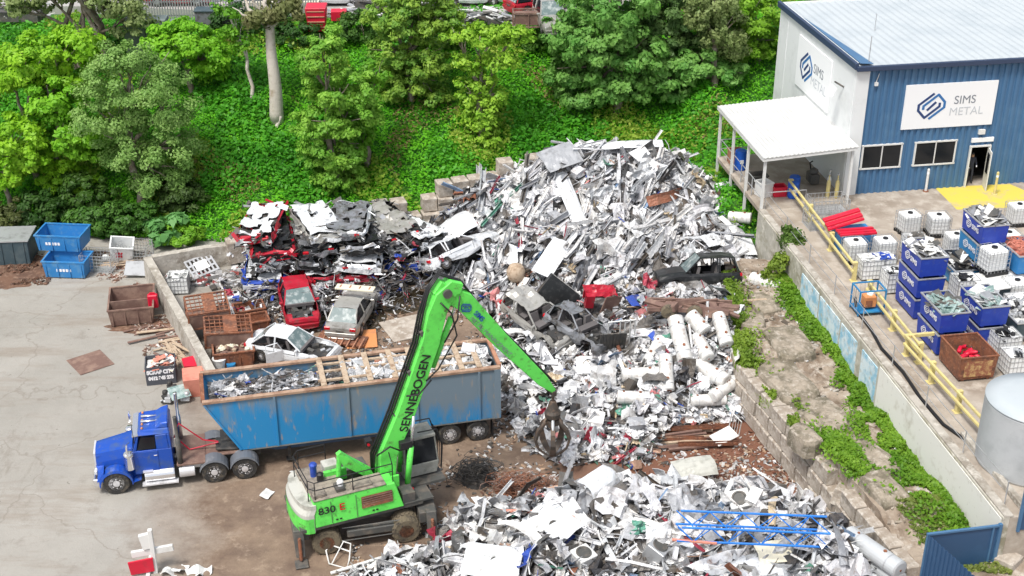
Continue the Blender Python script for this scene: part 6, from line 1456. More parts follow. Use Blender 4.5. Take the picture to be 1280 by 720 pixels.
wall_run('concrete_wall', 'long low stained concrete wall running between open yard and scrapped cars', [P(184,321,wh), P(225,393,wh), P(270,474,wh)], wh, .42)
wall_run('concrete_wall', 'short pale back wall in front of the bright grassy bank', [P(294,303,wh), P(240,311,wh), P(190,320,wh)], wh, .4)
block('concrete_block', 'pale broken concrete block at the far end of the short back wall', P(300,325,.3), .4, (1.3,.8,1.3), 'broken end block', 5)
# dark container, skips, cages along the bank
def skip(name, label, px, py, z, dims, m, rz, group=None, inner='rust', lid=False):
    p = P(px, py, z+dims[2])-Vector((0,0,dims[2])); t = thing(name, label, 'skip', p, rz, group); L, Wd, H = dims; b = MB(); w = .04
    for s in (-1,1):
        b.hexa([(-L*.46,s*Wd*.46-w/2,.06),(L*.46,s*Wd*.46-w/2,.06),(L*.46,s*Wd*.46+w/2,.06),(-L*.46,s*Wd*.46+w/2,.06)], [(-L/2,s*Wd/2-w/2,H),(L/2,s*Wd/2-w/2,H),(L/2,s*Wd/2+w/2,H),(-L/2,s*Wd/2+w/2,H)])
        b.hexa([(s*L*.46-w/2,-Wd*.46+w/2+.001,.06),(s*L*.46+w/2,-Wd*.46+w/2+.001,.06),(s*L*.46+w/2,Wd*.46-w/2-.001,.06),(s*L*.46-w/2,Wd*.46-w/2-.001,.06)], [(s*L/2-w/2,-Wd/2+w/2+.001,H),(s*L/2+w/2,-Wd/2+w/2+.001,H),(s*L/2+w/2,Wd/2-w/2-.001,H),(s*L/2-w/2,Wd/2-w/2-.001,H)])
    b.box((0,0,.08), (L*.91,Wd*.91,.04)); b.build('shell', M[m], t)
    b = MB()
    for s in (-1,1): b.box((0,s*Wd/2,H+.01), (L+.1,.09,.07)); b.box((s*L/2,0,H+.01), (.09,Wd-.09,.07))
    for k in range(4):
        x = -L*.42+L*.84*k/3; b.box((x,-Wd*.485-.03,H*.5), (.05,.05,H*.8))
    b.build('rim', M[m], t)
    return t
t = thing('steel_container', 'dark slate lidded steel box at the frame edge beside the blue skips', 'container', P(8,307,.75)-Vector((0,0,.75)), R(4))
b = MB(); b.box((0,0,.7), (2.9,1.9,1.4)); b.build('shell', M['navy'], t, bevel=.03); b = MB(); b.box((0,0,1.43), (3.0,2.0,.06)); b.build('lid', M['steel'], t)
for k in range(5): b = MB(); b.box((-1.2+.6*k,-.97,.7), (.06,.04,1.3)); b.build('rib', M['navy'], t)
sk = skip('blue_skip','lower bright blue skip of the pair standing below the bank',84,321,0,(2.3,1.4,.98),'skipblue',R(-4),'stacked blue skips')
sk2 = skip('blue_skip','upper bright blue skip with bare inner walls, stacked below the bank',78,288,1.0,(2.5,1.6,.95),'skipblue',R(-5),'stacked blue skips')
for s_, dx in ((sk,.0),(sk2,-.3)):
    b = MB()
    for k in range(5): b.box((dx-.35+.17*k,-.79 if s_ is sk2 else -.69,.5), (.12,.02,.16))
    b.build('faded_lettering', M['wletter'], s_)
cage(122,315,0,(1.7,1.1,1.0),'wire cage with bent bars beside the blue skips', rz=R(-5))
cage(168,303,0,(1.6,1.0,1.0),'wire cage behind the white crate with red marks', rz=R(-8))
t = crate('white_crate','scuffed white plastic tote tipped beside the wire cages, smeared with red marks','crate', P(151,311,.6)-Vector((0,0,.5)), (1.2,1.0,1.05), 'ibc', R(12))
t.rotation_euler = (R(14),R(8),R(10))
b = MB()
for k in range(6): b.box((-.25+.13*(k % 3),-.515,.45+.2*(k//3)), (.09,.01,.15), 0, (0,R(20*(k % 2)),0))
b.build('red_marks', M['red'], t)
t = thing('round_bucket', 'small white ball-like canister in front of the wire cage', 'canister', P(132,322,.2)-Vector((0,0,.2))); b = MB(); b.lathe((0,0,0), [(.12,0),(.2,.1),(.22,.22),(.14,.36),(.05,.4)], 12); b.build('canister_body', M['ibc'], t, smoothf=True)
def slab(name, label, cat, px, py, z, dims, rz, m, tilt=(0,0), group=None):
    b = MB(); b.box((0,0,dims[2]/2), dims); o = b.build(name, M[m], bevel=.01); o.location = P(px,py,z); o.rotation_euler = (tilt[0],tilt[1],rz); return tag(o, label, cat, group)
slab('grey_sheet','grey sheet of board leaning at the corner of the concrete wall','board',174,336,.35,(1.5,1.0,.05),R(5),'steel',tilt=(R(25),R(5)))
slab('steel_plate','brown square steel plate lying flat on the open yard','plate',113,453,.01,(1.7,1.75,.03),R(38),'brown')
t = skip('brown_skip','rust-brown two-bay steel skip against the outside of the concrete wall',164,372,0,(2.2,2.6,.95),'brown',R(12))
b = MB(); b.box((0,-.35,.55), (2.1,.06,.9)); b.build('divider', M['brown'], t)
t = thing('red_jerrycan', 'bright red plastic can hung on the concrete wall', 'can', P(195,372,.9)-Vector((.1,.25,.45)), R(10)); b = MB(); b.box((0,0,.4), (.5,.3,.75)); b.build('can_body', M['red'], t, bevel=.05); b = MB(); b.box((0,0,.83), (.28,.06,.08)); b.build('handle', M['red'], t)
# timber and wood litter beside the wall
for i in range(22):
    px, py = rnd.choice(((190,412),(200,418),(178,405),(215,440),(222,450),(170,330),(150,334),(205,428))); px += rnd.uniform(-18,18); py += rnd.uniform(-9,9)
    slab('timber_plank', 'splintered brown plank in the litter beside the concrete wall', 'plank', px,py,.03+.02*(i % 5),(rnd.uniform(.8,2.4),rnd.uniform(.08,.2),.05),R(rnd.choice((12,18,20,-40,25))+rnd.uniform(-8,8)),'timber' if i % 3 else 'brown',tilt=(0,rnd.uniform(-.06,.06)),group='planks littering the wall foot')
for i in range(12):
    slab('timber_plank', 'yellowish batten bundled between the lettered box and the wall', 'plank', 222+rnd.uniform(-8,9),444+rnd.uniform(-10,8),.25+.04*(i % 4),(rnd.uniform(1.4,2.3),.09,.06),R(-55+rnd.uniform(-12,12)),'timber',tilt=(0,rnd.uniform(-.2,.2)),group='battens by the wall')
b = MB(); b.col = (1,1,1)
def litter(name, label, boxes, n, sz, cols_, seed, zf=None, flat=.35):
    r = random.Random(seed); b = MB()
    for i in range(n):
        x0, y0, x1, y1 = r.choice(boxes); px = r.uniform(x0,x1); py = r.uniform(y0,y1); p = P(px,py,0); s = sz*r.uniform(.4,1.5)
        if noise.noise(p*.6+Vector((seed,0,0))) < -.15: continue
        b.col = r.choice(cols_); b.box((p.x,p.y,s*.1+.01), (s,s*r.uniform(.15,.7),s*r.uniform(.06,flat)), 0, (r.uniform(-.4,.4),r.uniform(-.4,.4),r.uniform(0,3.1)))
    o = b.build(name, M['scrap']); return tag(o, label, 'litter', kind='stuff')
BR = [(.11,.055,.035),(.16,.08,.05),(.08,.045,.03),(.2,.12,.08)]
for k_,(px,py,rx,ry) in enumerate(((30,335,2.6,1.3),(70,330,1.8,.9),(10,350,1.6,1.0),(175,408,1.6,.8))):
    c = P(px,py,.005); b = MB(); n = 48; b.add([(c.x+rx*math.cos(a)*(1+.45*noise.noise(Vector((math.cos(a)*2.5,math.sin(a)*2.5,px)))), c.y+ry*math.sin(a)*(1+.45*noise.noise(Vector((math.cos(a)*3,math.sin(a)*3,px+4)))), .004+.001*k_) for a in [2*math.pi*i/n for i in range(n)]], [tuple(range(n))]); tag(b.build('soil_ground', M['soil']), kind='structure')
litter('bark_litter','dark brown chips and bark swept into a strip beside the skips',[(0,325,85,356),(20,318,110,345),(105,315,190,336)],2600,.16,BR,1)
litter('wood_litter','pinkish brown wood chips strewn outside the concrete wall',[(165,395,232,432),(140,345,175,365),(180,425,240,450),(120,318,200,350)],1500,.15,[(.3,.16,.12),(.2,.1,.07),(.45,.36,.3),(.12,.07,.05),(.6,.55,.5)],2)
YL = [(.6,.6,.58),(.3,.3,.3),(.1,.09,.08),(.2,.12,.08),(.45,.3,.2),(.7,.7,.7),(.05,.05,.05)]
litter('scrap_litter','small scrap scattered on the brown ground round the machine and trailer',[(530,560,700,700),(440,680,640,720),(800,560,1010,640),(330,420,660,480),(610,420,700,560)],5200,.15,YL,3)
litter('scrap_litter','fine litter between the wrecked cars behind the trailer',[(265,395,560,470),(460,380,640,440),(300,380,350,420)],1500,.14,YL+BR,4)
litter('scrap_litter','reddish bits on the bare soil beside the block wall',[(880,510,1010,610),(600,590,1000,625)],2600,.13,[(.15,.06,.04),(.25,.12,.08),(.5,.48,.45),(.08,.04,.03),(.4,.3,.22)],5)
# lettered dark box
t = thing('lettered_box', 'dark grey box with white lettering, open and full of pale rubbish', 'box', P(200,452,.9)-Vector((0,0,.9)), R(12))
b = MB(); L, Wd, H = 1.35, 1.15, .95
for s in (-1,1): b.box((0,s*Wd/2,H/2), (L,.04,H)); b.box((s*L/2,0,H/2), (.04,Wd-.04,H))
b.box((0,0,.03), (L-.05,Wd-.05,.04)); b.build('shell', mat('charcoal_board', (.07,.075,.09), .7), t)
text('SCRAP CITY', .27, M['wletter'], t, facing((0,-Wd/2-.022,.68), (1,0,0), (0,0,1)), bold=.02, xs=.85)
text('0412 345 275', .24, M['wletter'], t, facing((0,-Wd/2-.022,.36), (1,0,0), (0,0,1)), bold=.02, xs=.85)
pile_in('pale_rubbish', P(200,452,.9)+Vector((0,0,-.12)), R(12), (1.25,1.05), ['white','salmon','cream','white'], 41, n=30, h=.35)
t = thing('red_tub', 'bright red broken tub by the wall end', 'tub', P(242,457,.3)-Vector((0,0,.3)), R(20)); b = MB(); b.hexa([(-.4,-.3,0),(.4,-.3,0),(.4,.3,0),(-.4,.3,0)],[(-.5,-.38,.6),(.5,-.38,.45),(.5,.38,.7),(-.5,.38,.6)]); b.build('tub_body', M['red'], t, bevel=.04)
t = thing('salmon_tub', 'salmon pink plastic tub standing between wall end and trailer', 'tub', P(243,478,.5)-Vector((0,0,.5)), R(14)); b = MB(); b.hexa([(-.4,-.5,0),(.4,-.5,0),(.4,.5,0),(-.4,.5,0)],[(-.5,-.6,1.0),(.5,-.6,1.0),(.5,.6,1.0),(-.5,.6,1.0)]); b.box((0,0,1.01), (.85,1.05,.04)); b.build('tub_body', M['salmon'], t, bevel=.05)
slab('glass_pane','sheet of clear grey glass leaning over the engine parts','glass sheet',224,490,.5,(.9,.8,.02),R(30),'mirrorglass',tilt=(R(20),0))
for i in range(6):
    p = P(208+rnd.uniform(0,24),493+rnd.uniform(-10,9),.1); t = thing('engine_part', 'greasy dark engine part dropped behind the truck exhaust', 'engine part', p, rnd.uniform(0,3), 'engine parts behind the truck')
    b = MB(); b.box((0,0,.12), (.4,.3,.25), 0, (rnd.uniform(-.4,.4),.2,0)); b.lathe((.1,0,.2), [(.1,0),(.14,.05),(.12,.2),(.05,.24)], 9); b.lathe((-.15,.08,.05), [(.05,0),(.08,.1),(.06,.3)], 8, 'y'); b.build('casting', M['dark' if i % 3 else 'steel'], t, bevel=.02)
# inside the concrete pen
open_tote(222,343,'worn white caged tote inside the concrete pen','white_bags',['ibc','white'],51,z=0,rz=R(-5))
t = thing('grey_tray', 'pale grey slotted plastic pallet leaning inside the concrete pen', 'pallet', P(252,332,.5), rot=(R(28),R(-8),R(35))); b = MB()
for k in range(7): b.box((-.7+.235*k,0,0), (.1,1.25,.05))
for k in range(4): b.box((0,-.58+.385*k,.0), (1.5,.12,.06))
b.build('slats', M['steel'], t); b = MB(); b.box((0,0,.04), (.7,.6,.03)); b.build('centre_panel', M['ibc'], t)
litter('mixed_litter','grey rubbish filling the back of the concrete pen',[(232,335,320,372),(205,345,250,365),(280,330,345,365),(300,350,345,400)],1300,.42,[(.4,.4,.4),(.15,.15,.15),(.6,.6,.6),(.05,.05,.05),(.3,.28,.25),(.7,.7,.7),(.3,.05,.05)],6,flat=.6)
t = thing('white_jerrycan','white plastic drum lying beside the rusty cage','drum',P(290,375,.4)-Vector((0,0,.4)),R(10)); b = MB(); b.box((0,0,.4),(.95,.7,.8)); b.build('drum_body', M['ibc'], t, bevel=.09); b = MB(); b.lathe((.2,0,.8),[(.09,0),(.09,.08)],10); b.build('cap', M['black'], t)
def rcage(label, px, py, z, dims, rz, tilt=(0,0)):
    p = P(px, py, z+dims[2])-Vector((0,0,dims[2])); t = thing('rusty_cage', label, 'cage', p, group='rusty steel cages in the pen', rot=(tilt[0],tilt[1],rz)); L, Wd, H = dims; b = MB()
    for sx in (-1,1):
        for sy in (-1,1): b.box((sx*L/2,sy*Wd/2,H/2), (.09,.09,H))
    for z_ in (.05,H):
        for s in (-1,1): b.box((0,s*Wd/2,z_), (L,.08,.08)); b.box((s*L/2,0,z_), (.08,Wd,.08))
    b.build('frame', M['rust'], t); b = MB()
    for k in range(1,9): b.box((-L/2+L*k/9,0,H), (.035,Wd-.05,.04))
    for k in range(1,5): b.box((0,-Wd/2+Wd*k/5,H+.004), (L-.05,.06,.04))
    b.box((L*.05,0,H+.03), (L*.3,Wd*.9,.03)); b.build('grid', M['rust'], t)
    b = MB(); b.box((0,-Wd/2,H/2), (L*.97,.03,H*.8)); b.box((0,0,.06), (L,Wd,.03)); b.box((L/2,0,H/2),(.03,Wd*.9,.8*H)); b.build('side_sheet', M['brown'], t); return t
rcage('upper rusty cage with a slotted grid top inside the concrete wall',258,378,.9,(2.0,1.7,.9),R(18),(R(6),0))
rcage('lower rusty cage nearer the trailer with three open bays',283,405,.65,(2.2,1.6,.8),R(14),(R(4),R(4)))
skip('rusty_trough','rusty open trough full of yellowish dirt behind the trailer front',291,432,0,(1.9,1.5,.85),'rust',R(14),'rusty troughs')
pile_in('dirt_load', P(291,432,.85)-Vector((0,0,.2)), R(14), (1.7,1.3), ['timber','cream','brown'], 61, n=30, kind='lump', h=.15)
skip('rusty_trough','small rusty tray nearer the crushed cars',311,383,0,(1.5,1.0,.5),'rust',R(20),'rusty troughs')
skip('rusty_trough','small rusty tray in front of the other tray',316,398,0,(1.5,1.0,.5),'rust',R(20),'rusty troughs')
t = thing('white_tub','round white tub standing between rusty trough and trailer','tub',P(274,450,.5)-Vector((0,0,.5))); b = MB(); b.lathe((0,0,0),[(.24,0),(.32,.55),(.34,.57),(.34,.6),(.1,.6)],18); b.build('tub_body', M['ibc'], t); b = MB(); b.lathe((.55,-.05,0),[(.2,0),(.22,.3),(.22,.34)],14); b.build('green_base', M['tealbin'], t)
skip('brown_skip','small open brown skip directly behind the silver sedan',444,347,0,(1.9,1.1,.9),'brown',R(2))
slab('rusty_grille','rusty openwork steel frame under the rear of the silver sedan','grille',428,425,.2,(2.4,1.0,.1),R(-10),'rust',tilt=(0,R(3)))
for k in range(7): slab('grille_bar','rusty steel bar lying across the frame under the silver sedan','bar',404+k*8,424+k*1.0,.34,(.06,1.0,.05),R(-10),'rustpale',group='bars across the rusty frame')
slab('orange_sheet','orange-rusted sheet steel beside the frame under the sedan','sheet',452,424,.12,(1.5,1.6,.03),R(8),'orange',tilt=(R(4),0))
# puddles
M['puddle'] = mat('muddy_water', (.05,.04,.025), .06, spec=.8)
def puddle(px, py, rx, ry, label):
    c = P(px, py, .006); b = MB(); n = 40; vs = [(c.x+rx*math.cos(a)*(1+.35*noise.noise(Vector((math.cos(a)*1.3,math.sin(a)*1.3,px)))), c.y+ry*math.sin(a)*(1+.3*noise.noise(Vector((math.cos(a)*2,math.sin(a)*2,px)))), .006) for a in [2*math.pi*i/n for i in range(n)]]
    b.add(vs, [tuple(range(n))]); tag(b.build('puddle_water', M['puddle']), label, kind='structure')
puddle(500,376,1.5,1.5,'dark puddle'); puddle(470,400,.5,1.2,'p'); puddle(395,400,.7,1.0,'p')
slab('mud_slab','flat beige concrete slab beside the dark puddle','slab',520,408,.02,(3.2,2.2,.06),R(25),'blockc')
# white/red trestle at the bottom left
t = thing('road_barrier', 'white cross-shaped timber trestle with a red flap on the open yard', 'barrier', P(190,716,0), R(8)); t.scale = (1.25,1.25,1.35)
b = MB(); b.box((.12,0,.75), (.13,.13,1.5)); b.box((.1,.06,.72), (1.25,.1,.2), 0, (0,R(-6),0)); b.box((-.05,.02,1.1), (.3,.12,.5), 0, (0,R(-10),0)); b.box((-.1,.3,.03),(.12,1.2,.06)); b.build('trestle', M['white'], t, bevel=.01)
b = MB(); b.hexa([(-.6,-.1,.05),(.1,-.1,.12),(.1,-.05,.12),(-.6,-.05,.05)], [(-.64,-.14,.5),(.1,-.14,.6),(.1,-.08,.6),(-.64,-.08,.5)]); b.build('red_flap', M['red'], t)
for i,(px,py) in enumerate(((212,716),(226,712),(242,718),(255,714),(334,618),(372,592))):
    p = P(px,py,.05); t = thing('white_wreckage', ('curled white metal offcut at the bottom edge of the yard' if i < 4 else 'small white rag lying alone on the brown yard'), 'scrap piece', p, i*1.1, 'white offcuts on the yard' if i < 4 else 'white rags on the yard')
    b = MB(); b.grid(lambda u,v: ((u-.5)*.6,(v-.5)*.4,.04+(.13 if i < 4 else .03)*math.sin(u*5+i)+.05*math.cos(v*4)), 6, 4); b.build('offcut_sheet', M['white'], t, solid=.02)
# ------------------------------------------------------------------ upper yard behind the bank
UZ = 8.14
def uat(px, py): 
    p = P(px, py, UZ); return p
t = thing('red_bin', 'bright red ribbed skip on the crest beside the big dead trunk', 'skip', uat(397,36), R(2)); b = MB(); b.hexa([(-.5,-.6,.0),(.5,-.6,0),(.5,.6,0),(-.5,.6,0)],[(-.65,-.7,1.5),(.65,-.7,1.5),(.65,.7,1.5),(-.65,.7,1.5)])
for k in range(4): b.box((0,-.68,.3+.33*k), (1.1,.06,.08), 1)
b.build('skip_body', [M['red'], M['rustpale']], t, bevel=.02)
slab('red_crate','small red crate right of the red skip on the crest','crate',424,24,UZ,(1.0,.8,.6),R(5),'red')
slab('long_board','long white panel lying behind the crest next to the red skip','board',352,20,UZ,(5.0,.6,1.0),R(2),'cream')
for i,(px,py,pt,k_,lb,hd) in enumerate(((420,4,'cwhite','hatch','white car parked on the upper yard above the red crate',4),(688,34,'csilver','suv','silver van facing the crest at the top of the picture',-80),(590,4,'cwhite','sedan','white car half hidden by the sparse tree on the upper yard',8),(225,4,'cred','sedan','dark red car on the upper yard behind the pale fence',2),(672,12,'cred','hatch','small red wreck behind the silver van',30))):
    p = uat(px,py); car('parked_car', lb, (p.x,p.y,UZ), R(hd), pt, kind=k_, seed=60+i, H=1.75 if k_ == 'suv' else 1.42)
t = thing('flat_trolley', 'dark steel frame trolley beside the silver van', 'trolley', uat(660,34), R(3)); b = MB()
for sx in (-1,0,1):
    for sy in (-1,1): b.box((sx*.95,sy*.5,.55), (.07,.07,1.1))
for z_ in (.15,1.05):
    for s in (-1,1): b.box((0,s*.5,z_), (1.95,.08,.08)); b.box((s*.95,0,z_), (.08,.95,.08))
b.box((0,0,.6), (1.7,.9,.7)); b.build('frame', M['brown'], t)
t = thing('picket_fence', 'pale grey upright paling fence along the top of the bank', 'fence', uat(168,26), R(3))
b = MB()
for k in range(70): b.box((k*.17,0,.7), (.08,.05,1.4))
b.box((5.9,.05,1.2), (11.9,.05,.08)); b.box((5.9,.05,.3), (11.9,.05,.08)); b.build('paling', M['steel'], t)
t = thing('grey_cabinet', 'tall grey steel cabinet standing among trees on the upper bank', 'cabinet', hit(188,72)-Vector((0,0,.5)), R(3)); b = MB(); b.box((0,0,1.5), (2.6,1.2,3.0)); b.build('cabinet_body', mat('grey_green_paint', (.16,.2,.19), .7, dirt=(.22,.25,.24), amt=.4), t, bevel=.02); b = MB(); b.box((1.9,.2,1.9), (1.0,1.1,1.6)); b.build('side_box', M['cgrey'], t); b = MB(); b.box((0,-.62,1.5),(.02,.02,2.8)); b.build('door_seam', M['black'], t)
t = thing('dumpster', 'dark grey flat-topped bin behind the pale fence on the crest', 'bin', uat(272,30), R(2)); b = MB(); b.box((0,0,.5), (2.6,1.0,.9)); b.build('bin_body', M['cgrey'], t); b = MB(); b.box((0,0,.97), (2.7,1.1,.06)); b.build('lid', M['navy'], t)
for i,(px,py,l,w_,h_) in enumerate(((450,20,4.0,1.6,.5),(470,10,3,1.5,.8),(520,6,3.6,2.2,1.3),(545,3,2.5,2,1.2),(560,28,2.6,1.2,.5),(600,26,2.8,1.4,.7),(630,28,2.4,1.2,.5),(480,28,2.4,1.0,.4),(20,24,4,2,1),(330,6,5,1.5,1))):
    p = uat(px,py); r = random.Random(i); t = thing('scrap_bundle', ('bundle of pale scrap stacked along the crest','loose white scrap bundle standing on the upper yard')[i % 2], 'scrap bundle', p, R(r.uniform(-8,8)), ('crest bundles','upper yard bundles')[i % 2])
    b = MB(); b.box((0,0,h_*.35), (l*.9,w_*.8,h_*.6), 1)
    for k in range(36): b.box((r.uniform(-.5,.5)*l,r.uniform(-.5,.5)*w_,r.uniform(.1,1)*h_), (r.uniform(.3,1.2),r.uniform(.05,.3),.05), r.randrange(3), (r.uniform(-.4,.4),r.uniform(-.4,.4),r.uniform(-.5,.5)))
    b.build('bundle_pieces', [M['white'],M['mgrey'],M['steel']], t)
t = thing('low_building', 'low pale roofed shed beyond the upper yard', 'building', (-14,118,UZ), R(2)); b = MB(); b.box((0,0,2), (60,8,4)); b.build('wall', M['shedwhite'], t); b = MB(); b.box((0,0,4.1), (61,9,.15)); b.build('roof', M['shedroof'], t)
b = MB()
for k in range(12): b.box((-27+k*5,-4.02,1.8), (2.4,.08,2.8))
b.build('roller_door', M['mgrey'], t)
# ------------------------------------------------------------------ the heaps
def capsule(x, y, a):
    (ax, ay, ha), (bx, by, hb), sl = a; dx, dy = bx-ax, by-ay; L2 = dx*dx+dy*dy; t = max(0, min(1, ((x-ax)*dx+(y-ay)*dy)/L2)); d = math.hypot(x-ax-dx*t, y-ay-dy*t)
    return lerp(ha, hb, t)-sl*d
HEAPS = {
 'tall': [((2.8,71.5,5.0),(7.4,71.3,5.3),.62), ((7.4,70.6,4.9),(11.4,66.2,2.5),.66), ((2.6,71,4.9),(-2.0,69.4,3.0),.7), ((11.4,66,2.4),(11.4,61.5,2.1),.8), ((1,66,2.6),(9,65.5,3.0),.5), ((-2.4,65.5,1.0),(2,63.5,1.3),.5)],
 'middle': [((9.2,60,2.9),(8.9,53.5,2.9),.42), ((4,60,1.6),(8,59,2.0),.4), ((2.0,57.5,1.1),(3.0,51.0,.9),.3), ((4,54,1.5),(8.6,52.5,2.0),.42),((1.6,60,1.0),(4,60,1.4),.4)],
 'near': [((-.5,42.8,1.4),(3.5,43.4,2.0),.55), ((3.5,43.0,2.0),(9,43.0,2.2),.55), ((9,42.6,2.2),(12,39.5,2.6),.6), ((-5.2,39.6,.9),(1,40.5,1.7),.45), ((1,38,1.6),(11,37.5,2.4),.5)],
}
def hz(nm, x, y):
    h = max(capsule(x, y, a) for a in HEAPS[nm])
    if h <= 0: return h
    if nm == 'middle': h = min(h, (y-lerp(47.6, 51.6, smooth(4.5, 8.8, x)))*.75)
    if nm == 'near': h = min(h, (lerp(48.2, 46.2, smooth(1.5, 7.5, x))-1.0*smooth(8.5, 11.5, x)-y)*.8)
    if h <= 0: return h
    h = 1.0*h*(1-math.exp(-h/.5)*.3)
    n_ = .35*noise.noise(Vector((x*.45, y*.45, 3)))+.22*noise.noise(Vector((x*1.2, y*1.2, 8)))
    return h+n_*min(1, h)
def gz_(x, y):
    if x > edge_x(y)+.4 and y < 62.5: return 2.15
    return max(0, hill(x, y))
BOX = {'tall': (-7,22,58,80), 'middle': (-2,14,47,64), 'near': (-8,16,36,48.5)}
def surf(nm, x, y): return max(hz(nm, x, y), gz_(x, y))
EXC = [(874,345,56,24),(577,312,42,26),(676,392,34,22),(722,408,26,18),(694,368,32,28),(750,374,24,20),(784,420,18,34),(858,383,44,11),(862,546,46,18),(905,545,20,16),(850,425,12,22),(833,466,10,22),(792,497,18,7),(802,468,18,7),(885,464,20,12),(905,486,18,12),(903,412,11,20),(872,404,8,12),
 (1092,690,26,30),(1072,655,14,16),(615,702,34,18),(748,606,22,16),(690,655,30,28),(868,585,20,12),(940,676,60,3),(712,248,20,42),(690,322,24,28),(790,181,44,8),(700,196,28,14),(570,280,24,18),(645,347,12,14),(890,300,16,12),(925,308,18,12),(512,330,24,26)]
def clear_of(nm, x, y, z, k=.92):
    px, py = proj((x,y,z))
    return not any(((px-a)/c)**2+((py-b_)/d_)**2 < k for a, b_, c, d_ in EXC)
def inheap(nm, x, y, mrg=.05):
    if nm == 'middle':
        if x > edge_x(y)+(1.3 if y > 56 else .3): return False
    if nm == 'near' and x > edge_x(y)+.2: return False
    L_ = (x-RO.x)*math.cos(RA)+(y-RO.y)*math.sin(RA)
    if L_ > -5.3: return False
    h = hz(nm, x, y); return h > gz_(x, y)+mrg
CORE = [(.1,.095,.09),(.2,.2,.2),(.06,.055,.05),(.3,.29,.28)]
WH = [(.76,.77,.78),(.7,.71,.73),(.64,.64,.64),(.79,.78,.76),(.55,.57,.59),(.74,.74,.76)]
GR = [(.42,.43,.45),(.33,.34,.36),(.5,.5,.52),(.24,.25,.27)]
DK = [(.05,.05,.055),(.1,.1,.1),(.08,.07,.06),(.15,.14,.13)]
CL = [(.35,.03,.06),(.03,.08,.4),(.45,.28,.2),(.6,.48,.32),(.3,.12,.07),(.1,.3,.22),(.55,.2,.2),(.2,.3,.45)]
def pick(r, w): 
    q = r.random()
    for p, k in zip((WH, GR, DK, CL), w):
        if q < k: return r.choice(p), ('white','grey','dark','coloured')[(WH, GR, DK, CL).index(p)]
        q -= k
    return r.choice(WH), 'white'
def frames(L, n, r, bend, twist):
    pts = []; p = Vector((0,0,0)); a = 0; c = 0; tw = r.uniform(-.2,.2)
    for i in range(n+1):
        d = Vector((math.cos(a)*math.cos(c), math.sin(a)*math.cos(c), math.sin(c)))
        side = Vector((-math.sin(a), math.cos(a), 0)); up = d.cross(side); m = Matrix.Rotation(tw, 3, d)
        pts.append((p.copy(), m @ side, m @ up)); p = p+d*L/n
        a += r.gauss(0,1)*bend*.6; c += r.gauss(0,1)*bend; tw += r.gauss(0,1)*twist
    o = (pts[0][0]+pts[-1][0])/2
    return [(q-o, s, u) for q, s, u in pts]
def piece(b, kind, r, s=1.0):
    """adds one scrap piece round the origin, long axis x"""
    if kind == 'sheet':
        L = s*r.uniform(1.0,2.5); w = s*r.uniform(.16,.6); f = r.uniform(-.35,.35)*w; t_ = .012
        ring = [(-w/2,f*.5),(-w/6,0),(w/6,-f*.15),(w/2,f)]; ring = ring+[(x,z+t_) for x, z in reversed(ring)]
        b.sweep(ring, frames(L, 5, r, .24, .2))
    elif kind == 'channel':
        L = s*r.uniform(1.7,3.6); w = s*r.uniform(.07,.2); h = w*r.uniform(.4,1.0); t_ = .014
        ring = [(-w/2,h),(-w/2,0),(w/2,0),(w/2,h)]; ring = ring+[(w/2-t_,h),(w/2-t_,t_),(-w/2+t_,t_),(-w/2+t_,h)]
        b.sweep(ring, frames(L, 4, r, .1, .08))
    elif kind == 'pipe':
        L = s*r.uniform(1.2,3.0); q = s*r.uniform(.02,.05); b.tube([f_[0] for f_ in frames(L, 5, r, .22, 0)], q, 5)
    elif kind == 'crumple':
        L = s*r.uniform(.7,1.5); w = s*r.uniform(.5,1.1); o = Vector((r.random()*99,0,0)); k = 6
        def fn(u, v):
            p = Vector(((u-.5)*L, (v-.5)*w, 0)); n1 = noise.noise(p*2.2/s+o); n2 = noise.noise(p*4.5/s+o+Vector((7,0,0)))
            return p+Vector((n2*.15*s, n1*.15*s, (abs(n1)*.65+n2*.25)*s))
        b.grid(fn, k, k-1)
    elif kind == 'box':
        L, w, h = [s*r.uniform(.4,.9) for _ in range(3)]; c = [(-.5,-.5,-.5),(.5,-.5,-.5),(.5,.5,-.5),(-.5,.5,-.5),(-.5,-.5,.5),(.5,-.5,.5),(.5,.5,.5),(-.5,.5,.5)]
        vs = [(x*L+r.gauss(0,.05)*s, y*w+r.gauss(0,.05)*s, z*h+r.gauss(0,.05)*s) for x, y, z in c]; fs = [(0,3,2,1),(0,1,5,4),(1,2,6,5),(2,3,7,6),(3,0,4,7)]
        if r.random() < .6: fs.append((4,5,6,7))
        b.add(vs, fs)
    elif kind == 'shard':
        n = r.choice((3,4,5)); R_ = s*r.uniform(.2,.5); pts = [(R_*r.uniform(.5,1.3)*math.cos(2*math.pi*i/n+r.uniform(-.3,.3)), R_*r.uniform(.4,1.2)*math.sin(2*math.pi*i/n+r.uniform(-.3,.3))) for i in range(n)]
        vs = [(x,y,r.gauss(0,.05)*s) for x,y in pts]; vs += [(x,y,z-.012) for x,y,z in vs]
        b.add(vs, [tuple(range(n)), tuple(range(2*n-1,n-1,-1))]+[(i,i+n,(i+1)%n+n,(i+1)%n) for i in range(n)])
def normal(nm, x, y):
    e = .3; return Vector((surf(nm,x-e,y)-surf(nm,x+e,y), surf(nm,x,y-e)-surf(nm,x,y+e), 2*e)).normalized()
